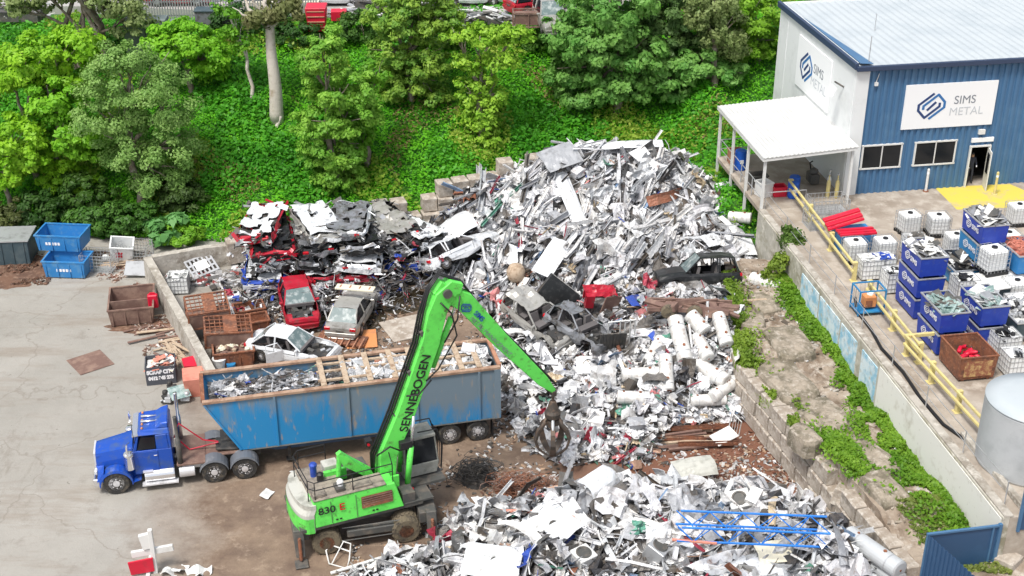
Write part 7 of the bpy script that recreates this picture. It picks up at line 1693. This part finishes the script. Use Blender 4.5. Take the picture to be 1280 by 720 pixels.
def placement(nm, x, y, r, kind, s, lift=.0):
    n = normal(nm, x, y); n = (n+Vector((r.gauss(0,.3), r.gauss(0,.3), 0))).normalized()
    yaw = r.uniform(0, 2*math.pi)
    if kind in ('channel','sheet') and nm == 'tall':
        px, py = proj((x, y, surf(nm,x,y)))
        if py < 196 and px > 690: yaw = R(r.gauss(6,12))
        elif px < 725 and py < 215: yaw = R(r.gauss(40,14))
        elif px < 860: yaw = R(r.gauss(64,14))
    base = Matrix.Rotation(yaw, 3, 'Z'); d = base @ Vector((1,0,0)); d = (d-n*d.dot(n)).normalized(); sd_ = n.cross(d)
    m = Matrix((d, sd_, n)).transposed() @ Matrix.Rotation(r.gauss(0,.16), 3, 'Y') @ Matrix.Rotation(r.gauss(0,.5), 3, 'X')
    m4 = m.to_4x4(); m4.translation = Vector((x, y, surf(nm,x,y)+lift)); return m4
def tone(nm, x, y):  # extra dark pieces in the middle and near heaps stand for shadowed gaps
    """share of white, grey, dark, coloured here"""
    px, py = proj((x, y, surf(nm,x,y)))
    if nm == 'tall':
        if py < 300 and px > 600: return (.64,.22,.1,.04)
        if px > 830: return (.7,.18,.09,.03)
        return (.4,.3,.22,.08)
    if nm == 'middle':
        if py < 425: return (.26,.27,.38,.09) if px < 830 else (.5,.2,.22,.08)
        if py > 545 and px > 760: return (.35,.2,.2,.25)
        return (.55,.2,.19,.06)
    if px > 980: return (.42,.34,.21,.03)
    return (.56,.21,.19,.04)
def heap_stuff(nm, label, n, seed, kinds, smin, smax):
    r = random.Random(seed); x0, x1, y0, y1 = BOX[nm]; b = MB()
    nx_ = int((x1-x0)/.28); ny_ = int((y1-y0)/.28); idx = {}
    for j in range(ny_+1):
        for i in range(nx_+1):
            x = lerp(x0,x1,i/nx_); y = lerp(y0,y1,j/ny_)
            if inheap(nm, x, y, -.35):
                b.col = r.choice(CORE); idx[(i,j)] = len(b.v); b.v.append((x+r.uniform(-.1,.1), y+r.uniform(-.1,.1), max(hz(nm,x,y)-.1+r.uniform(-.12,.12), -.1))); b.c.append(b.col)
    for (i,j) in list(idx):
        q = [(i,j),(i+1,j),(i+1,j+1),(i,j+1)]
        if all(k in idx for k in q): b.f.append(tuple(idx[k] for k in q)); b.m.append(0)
    c = 0
    while c < n:
        x, y = r.uniform(x0,x1), r.uniform(y0,y1)
        if not inheap(nm, x, y): continue
        px, py = proj((x,y,surf(nm,x,y)))
        if not (-20 < px < 1300 and py < 760): continue
        if not clear_of(nm,x,y,surf(nm,x,y)+.1,.6): continue
        if nm == 'tall' and y > 73.5 and r.random() < .8: continue
        k = r.choices([q[0] for q in kinds], [q[1] for q in kinds])[0]; s = r.uniform(smin,smax)
        b.T = placement(nm, x, y, r, k, s, r.uniform(-.05,.2)); b.col = pick(r, tone(nm,x,y))[0]
        f_ = r.uniform(.85,1.1); b.col = tuple(min(.85,v*f_) for v in b.col)
        piece(b, k, r, s); c += 1
    b.T = Matrix.Identity(4)
    o = b.build('scrap_debris', M['scrap']); return tag(o, label, 'scrap heap', kind='stuff')
SK = [('sheet',3),('channel',2.4),('pipe',2.6),('crumple',3),('box',1),('shard',4)]
heap_stuff('tall', 'small tangled offcuts filling the tallest pale scrap heap', 4200, 11, SK, .35, .85)
heap_stuff('middle', 'fine mixed scrap filling the middle heap below the green stick', 4200, 12, [('sheet',1.6),('channel',1),('pipe',1.5),('crumple',3),('box',1.2),('shard',6)], .25, .55)
heap_stuff('near', 'small torn pieces filling the nearest scrap heap', 2400, 13, SK, .3, .62)
# landmarks that labels can lean on
LM = [((874,347),'the black four-wheel-drive'),((577,309),'the white wagon wreck'),((690,565),'the grapple'),((760,175),'the summit of the tallest heap'),((650,205),'the far block wall'),((940,285),'the canopy posts'),((955,350),'the ledge top'),
      ((690,365),'the tilted black panel'),((750,375),'the crumpled red shell'),((850,450),'the white storage tanks'),((785,420),'the white tubular frame'),((860,545),'the rusty beams'),((660,600),'the brown wire tangle'),((940,660),'the blue lattice boom'),((600,700),'the big pale sheet'),
      ((520,690),'the machine front wheel'),((1090,680),'the grey ducts'),((700,640),'the curled white hood'),((640,490),'the trailer tail'),((675,394),'the crushed silver shell'),((820,250),'the slanting channel bundle'),((730,520),'the middle heap flank'),((800,620),'the crest of the nearest heap')]
def where_is(p, skip=None):
    px, py = proj(p); best = min(LM, key=lambda q: (q[0][0]-px)**2+((q[0][1]-py)*1.3)**2); dx, dy = px-best[0][0], py-best[0][1]
    if abs(dx) < 13 and abs(dy) < 13: rel = 'at'
    elif abs(dy) > abs(dx)*.8: rel = 'just above' if dy < 0 else 'just below'
    else: rel = 'beside'
    return rel+' '+best[1]
KN = {'sheet':('scrap_sheet','bent strip of sheet metal','metal sheet'),'channel':('scrap_channel','folded metal channel','metal channel'),'pipe':('scrap_pipe','bent metal tube','metal tube'),'crumple':('crumpled_sheet','crumpled metal panel','metal panel'),'box':('appliance_casing','dented metal casing','metal casing')}
def heap_things(nm, seed, plan):
    r = random.Random(seed); x0, x1, y0, y1 = BOX[nm]
    for k, cnt, smin, smax in plan:
        c = 0
        while c < cnt:
            x, y = r.uniform(x0,x1), r.uniform(y0,y1)
            if not inheap(nm, x, y, .12): continue
            px, py = proj((x,y,surf(nm,x,y)))
            if not (5 < px < 1275 and py < 722): continue
            if not clear_of(nm,x,y,surf(nm,x,y)+.25,1.5): continue
            if nm == 'tall' and (y > 72.0 or (k in ('channel','pipe') and py < 172)): continue
            if nm == 'tall' and k == 'channel' and px > 850 and r.random() < .8: continue
            s = r.uniform(smin,smax); m4 = placement(nm, x, y, r, k, s, r.uniform(.08,.35)); cc, cn_ = pick(r, tone(nm,x,y)); b = MB(); b.col = cc; piece(b, k, r, s)
            nm_, ds, ct = KN[k]; o = b.build(nm_, M['scrap']); o.matrix_world = m4
            big = 'large' if s > (smin+smax)/2 else 'small'
            if k in ('channel','pipe'): big = 'long' if big == 'large' else 'short'
            if cn_ == 'coloured': cn_ = 'reddish' if cc[0] > cc[2]*1.4 else 'bluish' if cc[2] > cc[0] else 'green'
            lb = f'{big} {cn_} {ds} {where_is(m4.translation)}'
            tag(o, lb, ct, f'loose pieces like a {ds} on the scrap heaps'); c += 1
heap_things('tall', 21, [('channel',200,.9,1.5),('sheet',105,.9,1.6),('crumple',60,.8,1.3),('box',30,.7,1.2),('pipe',25,.8,1.2)])
heap_things('middle', 22, [('sheet',70,.6,1.2),('crumple',75,.6,1.1),('channel',30,.5,.9),('box',40,.5,.95),('pipe',30,.6,1.0)])
heap_things('near', 23, [('sheet',120,.8,1.4),('crumple',90,.7,1.3),('channel',68,.7,1.2),('box',32,.6,1.05),('pipe',50,.6,1.1)])
# torn trim and wiring spilling round the crushed cars
r = random.Random(88); b = MB()
for i in range(900):
    x = r.uniform(-15.2,-3.6); y = 62.2+r.gauss(0,1.0)+(.25*(x+12) if x > -9 else 0); z = max(0, r.uniform(-.2,1.0)*(y-61.2)*.8) if y < 64 else r.uniform(0,3.4)
    b.col = r.choice(DK+DK+GR+WH[:2]+CL[:2]); s = r.uniform(.18,.5); m = Matrix.Rotation(r.uniform(0,6.28),4,'Z') @ Matrix.Rotation(r.gauss(0,.6),4,'X') @ Matrix.Rotation(r.gauss(0,.5),4,'Y'); m.translation = Vector((x,y,min(z,3.9)+.05)); b.T = m; piece(b, r.choice(('sheet','shard','pipe','crumple','pipe','channel')), r, s)
b.T = Matrix.Identity(4); tag(b.build('car_debris', M['scrap']), 'torn trim and wiring spilling from the crushed car stacks', 'debris', kind='stuff')
# --- named pieces
def on_heap(px, py, lift=0.0):
    """first surface of any heap at a pixel of the study grid"""
    d = ray(px, py); t = 42.0
    while t < 110:
        p = Vector((0,0,CH))+d*t
        z = max([gz_(p.x,p.y)]+[hz(n,p.x,p.y) for n in HEAPS])
        if p.z <= z+lift: return p
        t += .05
    return P(px,py,0)
def htr(px, py, ang, L, r, label, tiltz=0.0, name='storage_tank', cat='storage tank', m='heater', group='white storage tanks on the middle heap', lift=.25, dome=True):
    """a cylinder lying on the heap, its axis at ang degrees from picture-right"""
    p = on_heap(px, py, lift); t = thing(name, label, cat, p, group=group, rot=(0, R(-tiltz), R(ang)))
    pr = [(r*.15,-L/2),(r*.8,-L/2+.01),(r,-L/2+.05),(r,L/2-.05),(r*.8,L/2-.01),(r*.15,L/2)]
    b = MB(); b.lathe((0,0,0), pr, 22, 'x'); b.build('tank_body', M[m], t, smoothf=False)
    b = MB(); b.lathe((0,0,0), [(r*(.6 if 'rust' in label else .12),L/2+.001),(r*(.6 if 'rust' in label else .12),L/2+.015),(r*.1,L/2+.02)], 16, 'x'); b.lathe((L*.2,0,0), [(.07,r-.02),(.07,r+.03),(.02,r+.03)], 8, 'z'); b.lathe((-L*.3,0,0), [(.05,r-.02),(.05,r+.03)], 8, 'z'); b.build('end_fitting', M['rust'], t)
    b = MB(); b.lathe((0,0,0), [(r+.004,-L*.28),(r+.004,-L*.26)], 22, 'x'); b.lathe((0,0,0), [(r+.004,L*.3),(r+.004,L*.32)], 22, 'x'); b.build('seam_band', M['steel'], t)
    return t
for px,py,a,L,r,lb,tz in ((850,424,-79,2.2,.3,'upright-leaning long white tank above the other tanks',-34),(833,466,-88,1.8,.3,'white tank with a rust patch standing on end among the tanks',-42),(792,497,-4,1.5,.27,'short white tank lying level below the tank group',0),(802,468,4,1.7,.28,'white tank lying level above the short one',0),(885,464,-44,2.1,.3,'fat white tank lying toward the block wall',-6),(905,486,45,1.7,.28,'white tank with a rusty round end near the block wall',6),(903,412,-78,1.8,.3,'white tank with dark spots touching the ledge weeds',-30),(878,434,-70,1.4,.26,'pale tank wedged between others below the ledge weeds',-20),(872,404,-50,1.1,.3,'short fat tank leaning above the long white tank',-25),(818,438,-120,1.4,.24,'grey-white tank half buried beside the leaning tanks',-20),(958,354,-45,1.6,.3,'white tank on the ledge behind the black four-wheel-drive',4),(925,272,-20,1.3,.28,'white tank at the tail of the tallest heap by the posts',4),(885,500,6,1.6,.28,'cream tank sunk below the rusty-ended one',0)):
    htr(px,py,a,L*1.05*(.9+.03*(px%7)),r*(.98+.06*(py%5)),lb,tz,lift=.36)
for px,py,a,L,r,lb in ((1092,690,-58,2.6,.36,'long round grey duct sliding off the nearest heap beside bare dirt'),(1072,655,-58,1.4,.34,'short grey duct above the long one'),(1110,716,-60,1.2,.36,'grey duct end at the bottom frame edge')):
    htr(px,py,a,L,r,lb,2,name='round_duct',cat='duct',m='tank',group='grey ducts',lift=.5)
# tilted black panel box
p = on_heap(694,372,.8); t = thing('black_cabinet', 'large tilted black flat-sided cabinet standing on a corner in the middle heap', 'cabinet', p, group=None, rot=(R(-22),R(38),R(-8))); b = MB(); b.box((0,0,0), (1.8,.5,1.7)); b.build('cabinet_body', M['cblack'], t, bevel=.02); b = MB(); b.box((.0,.27,0), (1.72,.05,1.72)); b.build('pale_edge', M['white'], t)
p = on_heap(748,372,.6); t = thing('red_shell', 'crumpled crimson metal shell with a dull brown panel against it', 'metal shell', p, rot=(.2,.1,.2)); b = MB(); b.grid(lambda u,v: ((u-.5)*1.6,(v-.5)*.9,.45+.25*noise.noise(Vector((u*4,v*4,2)))), 8, 6); b.box((-.55,-.35,.1),(.4,.3,.7)); b.box((.5,-.3,.0),(.15,.2,.7)); b.box((-.1,.3,.1),(1.2,.1,.6)); b.build('shell_body', M['cred'], t, solid=.03); b = MB(); b.box((.55,-.45,-.1), (.95,.06,1.0), 0, (0,.2,.3)); b.build('brown_panel', M['brown'], t)
p = on_heap(784,418,.8); t = thing('tubular_frame', 'white tubular rack frame leaning upright in the middle heap', 'rack', p, rot=(R(18),R(-3),R(5))); b = MB()
for x in (-.35,-.12,.12,.35): b.tube([(x,0,-.9),(x,0,1.0)], .035, 6)
for z in (-.85,0,.95): b.tube([(-.9,0,z),(.4,0,z)], .035, 6)
b.tube([(-.9,0,-.85),(-.9,0,.95)], .035, 6); b.build('frame', M['white'], t)
p = on_heap(765,430,.6); t = thing('ribbed_cladding', 'dark ribbed sheet standing behind the white tubular frame', 'panel', p, rot=(R(20),0,R(8))); b = MB()
for k in range(8): b.box((-.55+.16*k,0,0), (.14,.05+.03*(k%2),1.5))
b.build('ribbed_sheet', M['mgrey'], t)
p = on_heap(862,384,.45); t = thing('pressed_chassis', 'brown pressed chassis with two old wheels under the black four-wheel-drive', 'chassis', p, R(-4)); b = MB(); r9 = random.Random(9)
for k in range(26): b.box((r9.uniform(-1.9,1.9),r9.uniform(-.6,.5),r9.uniform(-.2,.3)), (r9.uniform(.4,1.6),r9.uniform(.08,.5),r9.uniform(.06,.3)), 0, (r9.uniform(-.3,.3),r9.uniform(-.2,.2),r9.uniform(-.5,.5)))
for y_ in (-.5,.45): b.box((0,y_,.1),(4.0,.12,.18))
b.build('frame', M['brown'], t)
for x in (-1.0,.2): b = MB(); b.lathe((x,-.78,.1), [(.02,-.06),(.3,-.05),(.36,.0),(.36,.14),(.28,.16),(.02,.1)], 16, 'y'); b.build('wheel', M['mudrubber'], t)
# rusty beams bundle and trolley
for i in range(16):
    px, py = 862+rnd.uniform(-28,28), 546+rnd.uniform(-13,13); p = on_heap(px,py,.15+.03*(i % 4)); o = MB(); L = rnd.uniform(2.0,3.4)
    if i % 3: o.box((0,0,0), (L,.12,.1))
    else: o.sweep([(-.08,.0),(.08,.0),(.08,.16),(.065,.16),(.065,.015),(-.065,.015),(-.065,.16),(-.08,.16)], [(Vector((x,0,0)),Vector((0,1,0)),Vector((0,0,1))) for x in (-L/2,L/2)])
    o = o.build('rusty_beam', M[('rust','brown','timber')[i % 3]]); o.location = p; o.rotation_euler = (rnd.uniform(-.3,.3), rnd.uniform(-.06,.06), R(6+rnd.uniform(-9,9))); tag(o, 'rusty brown beam in the bundle below the white storage tanks', 'beam', 'bundle of rusty beams')
p = on_heap(905,545,.4); t = thing('hand_trolley', 'white platform trolley with a bar handle tipped beside the rusty beams', 'trolley', p, rot=(R(14),R(-10),R(30))); b = MB(); b.box((0,0,0), (1.1,.7,.06)); b.build('platform', M['white'], t, bevel=.02); b = MB(); b.tube([(.55,-.33,0),(.6,-.33,.9),(.6,.33,.9),(.55,.33,0)], .025, 6)
for k in range(3): b.tube([(.57,-.15+.15*k,0),(.6,-.15+.15*k,.9)], .012, 4)
b.build('handle', M['white'], t)
# wire tangles
def tangle(label, px, py, m, n, rx, ry, rz_, seed):
    r = random.Random(seed); p = P(px,py,.1); t = thing('wire_tangle', label, 'wire tangle', p); b = MB()
    for i in range(n):
        a = r.uniform(0,6.28); q = Vector((r.gauss(0,.42)*rx, r.gauss(0,.42)*ry, r.random()*rz_*.8)); pts = []
        R_ = r.uniform(.15,.5)
        for j in range(7): pts.append(q+Vector((R_*math.cos(a+j*.9), R_*math.sin(a+j*.9)*.8, abs(r.gauss(0,.1)))))
        b.tube(pts, .014, 3, i % 2)
    b.build('wire_coils', [M[m], M['brown' if m == 'rust' else 'dark']], t)
    b = MB(); b.lathe((0,0,-.1), [(rx*.8,0),(rx*.6,rz_*.4),(rx*.2,rz_*.6)], 12); b.build('matted_core', M['dark' if m == 'dark' else 'rust'], t)
tangle('rust-brown nest of steel wire between the machine and the nearest heap', 650,612,'rust',170,1.3,.8,.5,3)
tangle('dark mossy nest of wire beside the rusty wire nest', 596,598,'dark',130,.85,.75,.8,4)
# blue lattice boom
pa, pb = on_heap(850,668,.75), on_heap(1036,676,.9); pa.z = pb.z = max(pa.z,pb.z)-.35; pa = P(846,676,pa.z); pb = P(1036,684,pb.z); dd = pb-pa
t = thing('lattice_boom', 'bright blue lattice crane boom lying across the nearest heap', 'crane boom', pa, math.atan2(dd.y,dd.x)); L = Vector((dd.x,dd.y)).length; b = MB()
for y, z in ((0,0),(0,.6),(1.0,0),(1.0,.6)): b.tube([(0 if z == 0 else .15,y,z),(L,y,z)], .045, 6)
b.build('chord', M['trussblue'], t); b = MB(); n = 9
for i in range(n):
    x0, x1 = L*i/n, L*(i+1)/n; s = i % 2
    for y in (0,1.0): b.tube([(x0,y,0 if s else .6),(x1,y,.6 if s else 0)], .02, 5)
    for z in (0,.6): b.tube([(x0,0 if s else 1.0,z),(x1,1.0 if s else 0,z)], .02, 5)
b.build('lacing', M['trussblue'], t)
slab('orange_bar','orange bar lying inside the blue lattice boom','bar',868,678,2.7,(1.6,.08,.08),R(-8),'salmon')
# big pale sheets and hoods on the near heap
def panel(label, px, py, dims, rz, tilt, m='cwhite', curl=.12, name='loose_sheet', cat='metal sheet', lift=.55, group=None, hole=False):
    p = on_heap(px,py,lift); t = thing(name, label, cat, p, group=group, rot=(tilt[0],tilt[1],rz)); L, Wd = dims; b = MB()
    b.grid(lambda u,v: ((u-.5)*L+.05*noise.noise(Vector((u*3,v*3,px))), (v-.5)*Wd, curl*math.cos((v-.5)*3.1)+curl*.6*math.sin((u-.3)*3.3)+.05*noise.noise(Vector((u*5,v*5,py)))), 12, 9); b.build('panel_sheet', M[m], t, solid=.025)
    if hole: b = MB(); b.lathe((.1,0,curl+.01), [(.0,0),(.16,.0),(.16,.02),(.0,.02)], 14); b.build('dark_hole', M['dark'], t)
    return t
panel('big pale bluish sheet with a dark splotch at the bottom of the nearest heap', 615,702,(2.1,1.5),R(-10),(R(12),R(4)),curl=.08,hole=True,m='mirrorglass' if False else 'cwhite')
panel('curled white hood standing on the ridge of the nearest heap', 748,606,(1.6,1.1),R(55),(R(40),R(10)),curl=.3)
panel('broad white torn door panel with a round dark lens', 690,655,(2.0,1.5),R(-50),(R(22),R(8)),curl=.1,hole=True)
panel('white panel lying under the blue lattice boom', 960,706,(1.6,.9),R(30),(R(10),R(8)),curl=.06)
panel('cream square box lid near the bottom frame edge', 968,690,(1.3,1.0),R(10),(R(14),0),m='cream',curl=.03)
panel('white curved bonnet resting against the far block wall', 570,285,(2.0,1.6),R(30),(R(10),R(-14)),curl=.3,lift=.5)
panel('long white ribbed panel at the summit of the tallest heap', 790,181,(3.4,.7),R(2),(R(12),0),curl=.12,lift=.3)
panel('pale grey flat sheet on the shoulder of the tallest heap', 700,196,(2.2,1.6),R(30),(R(25),R(-6)),m='steel',curl=.05)
panel('long curved white guttering sheet running down the face of the tallest heap', 712,248,(3.6,.8),R(-72),(R(10),R(28)),curl=.2)
panel('big white flat panel at the foot of the tallest heap', 690,322,(2.6,1.1),R(60),(R(14),R(-20)),curl=.04)
panel('square white panel near the canopy posts', 925,308,(1.6,1.2),R(15),(R(22),R(10)),curl=.05)
panel('white appliance lid with a round opening above the black four-wheel-drive', 890,300,(1.3,.9),R(40),(R(20),R(10)),curl=.05,hole=True)
t = panel('olive canvas sheet draped over the soil at the edge of the nearest heap', 868,585,(1.8,1.0),R(18),(R(20),R(5)),m='mpale',curl=.15)
# washing machine and small recognisables
for px,py,lb,mm in ((728,700,'white washing machine top with a round drum opening in the nearest heap','white'),(925,628,'white square appliance near the blue boom','white'),(1008,630,'pale square appliance beside the block wall end','white'),(820,690,'grey metal appliance box under the blue boom','steel')):
    p = on_heap(px,py,.2); t = thing('washing_machine', lb, 'washing machine', p, rot=(rnd.uniform(-.3,.5),rnd.uniform(-.3,.3),rnd.uniform(0,1.5))); b = MB(); b.box((0,0,0),(.8,.75,.8)); b.build('casing', M[mm], t, bevel=.03); b = MB(); b.lathe((0,0,.4),[(.3,.0),(.3,.03),(.24,.03),(.22,-.0),(.02,.005)],20,m=0); b.build('drum_opening', M['mgrey'], t)
p = on_heap(884,612,.2); t = thing('bicycle_wheel', 'red-rimmed bicycle wheel lying on the nearest heap', 'wheel', p, rot=(.6,.3,0)); b = MB(); n = 24
b.tube([(.33*math.cos(2*math.pi*i/n),.33*math.sin(2*math.pi*i/n),0) for i in range(n+1)], .025, 6); b.build('tyre', M['black'], t); b = MB(); b.tube([(.29*math.cos(2*math.pi*i/n),.29*math.sin(2*math.pi*i/n),0) for i in range(n+1)], .015, 5)
for i in range(12): b.tube([(0,0,0),(.29*math.cos(i*.524),.29*math.sin(i*.524),0)], .005, 3)
b.build('rim', M['cred'], t)
for (px,py,a,L,c,lb) in ((656,640,-8,2.6,'salmon','pinkish round post lying at the left end of the nearest heap'),(700,645,-6,1.6,'salmon','shorter pink post half buried beside the longer one'),(470,700,22,3.6,'white','long white bar pointing from the machine to the heap'),(965,705,60,2.4,'steel','long steel bar under the blue boom'),(1060,650,-18,2.6,'timber','brown plank wedged at the end of the block wall'),(1040,642,-14,2.4,'timber','second brown plank at the end of the block wall'),(968,412,6,1.4,'timber','thick timber beam lying across the rocky ledge'),(925,378,4,2.6,'timber','dark timber lying at the back of the rocky ledge')):
    p = on_heap(px,py,.15); b = MB(); b.tube([(-L/2,0,0),(0,0,.03),(L/2,0,0)], .07 if c != 'timber' else .11, 8 if c != 'timber' else 4); o = b.build('metal_bar' if c != 'timber' else 'timber_beam', M[c]); o.location = p; o.rotation_euler = (0,R(-3),R(a)); tag(o, lb, 'bar' if c != 'timber' else 'beam')
p = P(422,694,.15); t = thing('bent_chair_frame', 'white bent tubular chair frame by the rear wheel of the machine', 'chair frame', p, rot=(R(20),R(10),R(-20))); b = MB(); b.tube([(-.5,0,0),(-.4,.5,.2),(.3,.55,.2),(.5,0,0)],.03,6); b.tube([(-.45,.25,.1),(.4,.28,.1)],.03,6); b.tube([(-.5,0,0),(-.1,-.5,.1),(.6,-.4,.05),(.5,0,0)],.03,6); b.tube([(0,-.5,.1),(0,.5,.2)],.025,6); b.build('tube_frame', M['white'], t)
p = on_heap(645,347,.2); t = thing('brown_sack', 'tan bulging sack beside the tyre at the foot of the tallest heap', 'sack', p); b = MB(); b.lathe((0,0,-.2),[(.3,0),(.48,.25),(.5,.6),(.35,.9),(.1,1.0)],14); b.build('sack_body', M['timber'], t, smoothf=True)
t = thing('round_cover', 'round rusty cover lying on the rocky ledge', 'cover', on_heap(1012,435,.05)); b = MB(); b.lathe((0,0,0),[(.02,0),(.4,.0),(.42,.05),(.36,.06),(.34,.03),(.02,.03)],20); b.build('cover_disc', M['rust'], t)
for px,py in ((985,455),(1000,500),(1085,575),(1045,520)): pass
# load in the trailer
def trailer_pt(u, v, z): 
    c, s = math.cos(ta), math.sin(ta); x, y = lerp(XB+.3,XF-.25,u), lerp(-1.05,1.05,v); return Vector((-6.85+x*c-y*s, 50.07+x*s+y*c, z))
r = random.Random(77); b = MB()
def bedz(u,v): return 3.3+.25*noise.noise(Vector((u*9,v*2.5,4)))+.12*noise.noise(Vector((u*30,v*8,4)))
b.col = (.1,.1,.1); b.grid(lambda u,v: trailer_pt(u,v,bedz(u,v)), 50, 10)
for i in range(1100):
    u, v = r.uniform(.02,.97), r.uniform(.13,.87); dark = u > .52
    b.col = pick(r, (.14,.4,.42,.04) if dark else (.8,.12,.05,.03))[0]
    k = r.choice(('sheet','shard','crumple','pipe','channel') if dark else ('shard','sheet','crumple','box','crumple')); s = r.uniform(.22,.5) if dark else r.uniform(.35,.75)
    p = trailer_pt(u,v,bedz(u,v)+r.uniform(0,.18)); m = Matrix.Rotation(r.gauss(ta,.5),4,'Z') @ Matrix.Rotation(r.gauss(0,.3),4,'X') @ Matrix.Rotation(r.gauss(0,.2),4,'Y'); m.translation = p; b.T = m; piece(b, k, r, s)
b.T = Matrix.Identity(4); tag(b.build('scrap_load', M['scrap']), 'light scrap filling the blue trailer, dark at its front end', 'scrap load', kind='stuff')
# small litter on the ledge
r = random.Random(5); b = MB()
for i in range(260):
    y = r.uniform(41,62); x = lerp(edge_x(y)+.6, plat_x(y)-.8, r.random()); s = r.uniform(.06,.28)*(1.6 if y > 54 else 1); b.col = r.choice([(.3,.25,.2),(.2,.16,.12),(.4,.35,.28),(.45,.42,.38),(.1,.08,.06)]+[pick(r,(.6,.2,.1,.1))[0]]); b.box((x,y,ledge_z(x,y)+.04),(s,s*.5,.04),0,(r.uniform(-.3,.3),r.uniform(-.3,.3),r.random()*3))
tag(b.build('ledge_litter', M['scrap']), 'scattered litter and stones on the rocky ledge', 'litter', kind='stuff')
# ------------------------------------------------------------------ plants rooted in the wall top
for lb, X, Y, z, rx, rz_, n, g in (('tall yellow-green grass growing at the far end of the retaining wall',-5.6,-6.0,2.4,.7,1.3,2600,((.16,.26,.03),(.32,.42,.07))),('dark green bushy weed rooted in the top of the retaining wall',-4.6,-4.9,4.2,.7,.6,1600,((.08,.17,.03),(.18,.28,.06)))):
    p = RW(X,Y,z); t = thing('weed_plant', lb, 'plant', p); V, F, K = leaf_cloud([((0,0,rz_*.45),(rx,rx,rz_),1)], n, .11, g[0], g[1], .3, .3, droop=.3); npmesh('foliage', V, F, K, M['leaf'], t)
    b = MB()
    for k in range(7): b.tube([(0,0,-.2),(rnd.uniform(-.5,.5)*rx,rnd.uniform(-.5,.5)*rx,rz_)], .015, 4)
    b.build('stem', M['bark'], t)
# ------------------------------------------------------------------ light, sky, camera
sc = bpy.context.scene
w = bpy.data.worlds.new('World'); sc.world = w; w.use_nodes = True; nt = w.node_tree; bg = nt.nodes['Background']
sky = nt.nodes.new('ShaderNodeTexSky'); sky.sky_type = 'NISHITA'; sky.sun_disc = False
SE, SA = R(62), R(215)     # elevation; azimuth measured clockwise from +Y
sky.sun_elevation = SE; sky.sun_rotation = SA; sky.air_density = 1.0; sky.dust_density = 3.5; sky.ozone_density = .6
hs = nt.nodes.new('ShaderNodeHueSaturation'); hs.inputs['Saturation'].default_value = .45
nt.links.new(sky.outputs[0], hs.inputs['Color']); nt.links.new(hs.outputs[0], bg.inputs['Color']); bg.inputs['Strength'].default_value = .125
sl = bpy.data.lights.new('sun', 'SUN'); sl.energy = 2.1; sl.angle = R(12); sl.color = (1, .97, .92)
so = bpy.data.objects.new('sun', sl); C.objects.link(so)
sd_ = Vector((math.sin(SA)*math.cos(SE), math.cos(SA)*math.cos(SE), math.sin(SE)))
so.rotation_euler = sd_.to_track_quat('Z', 'Y').to_euler(); so.location = (0, 0, 60)
cam = bpy.data.cameras.new('camera'); co_ = bpy.data.objects.new('camera', cam); C.objects.link(co_)
cam.sensor_width = 36; cam.lens = CF/1280*36; cam.clip_end = 3000; cam.clip_start = .5
co_.location = (0, 0, CH); co_.rotation_euler = (math.pi/2-CT, 0, 0); sc.camera = co_
sc.render.engine = 'CYCLES'
sc.view_settings.view_transform = 'Standard'; sc.view_settings.look = 'None'; sc.view_settings.gamma = 1; sc.view_settings.exposure = .62
sc.cycles.max_bounces = 6; sc.cycles.diffuse_bounces = 3; sc.cycles.glossy_bounces = 3; sc.cycles.transmission_bounces = 3; sc.cycles.use_denoising = True
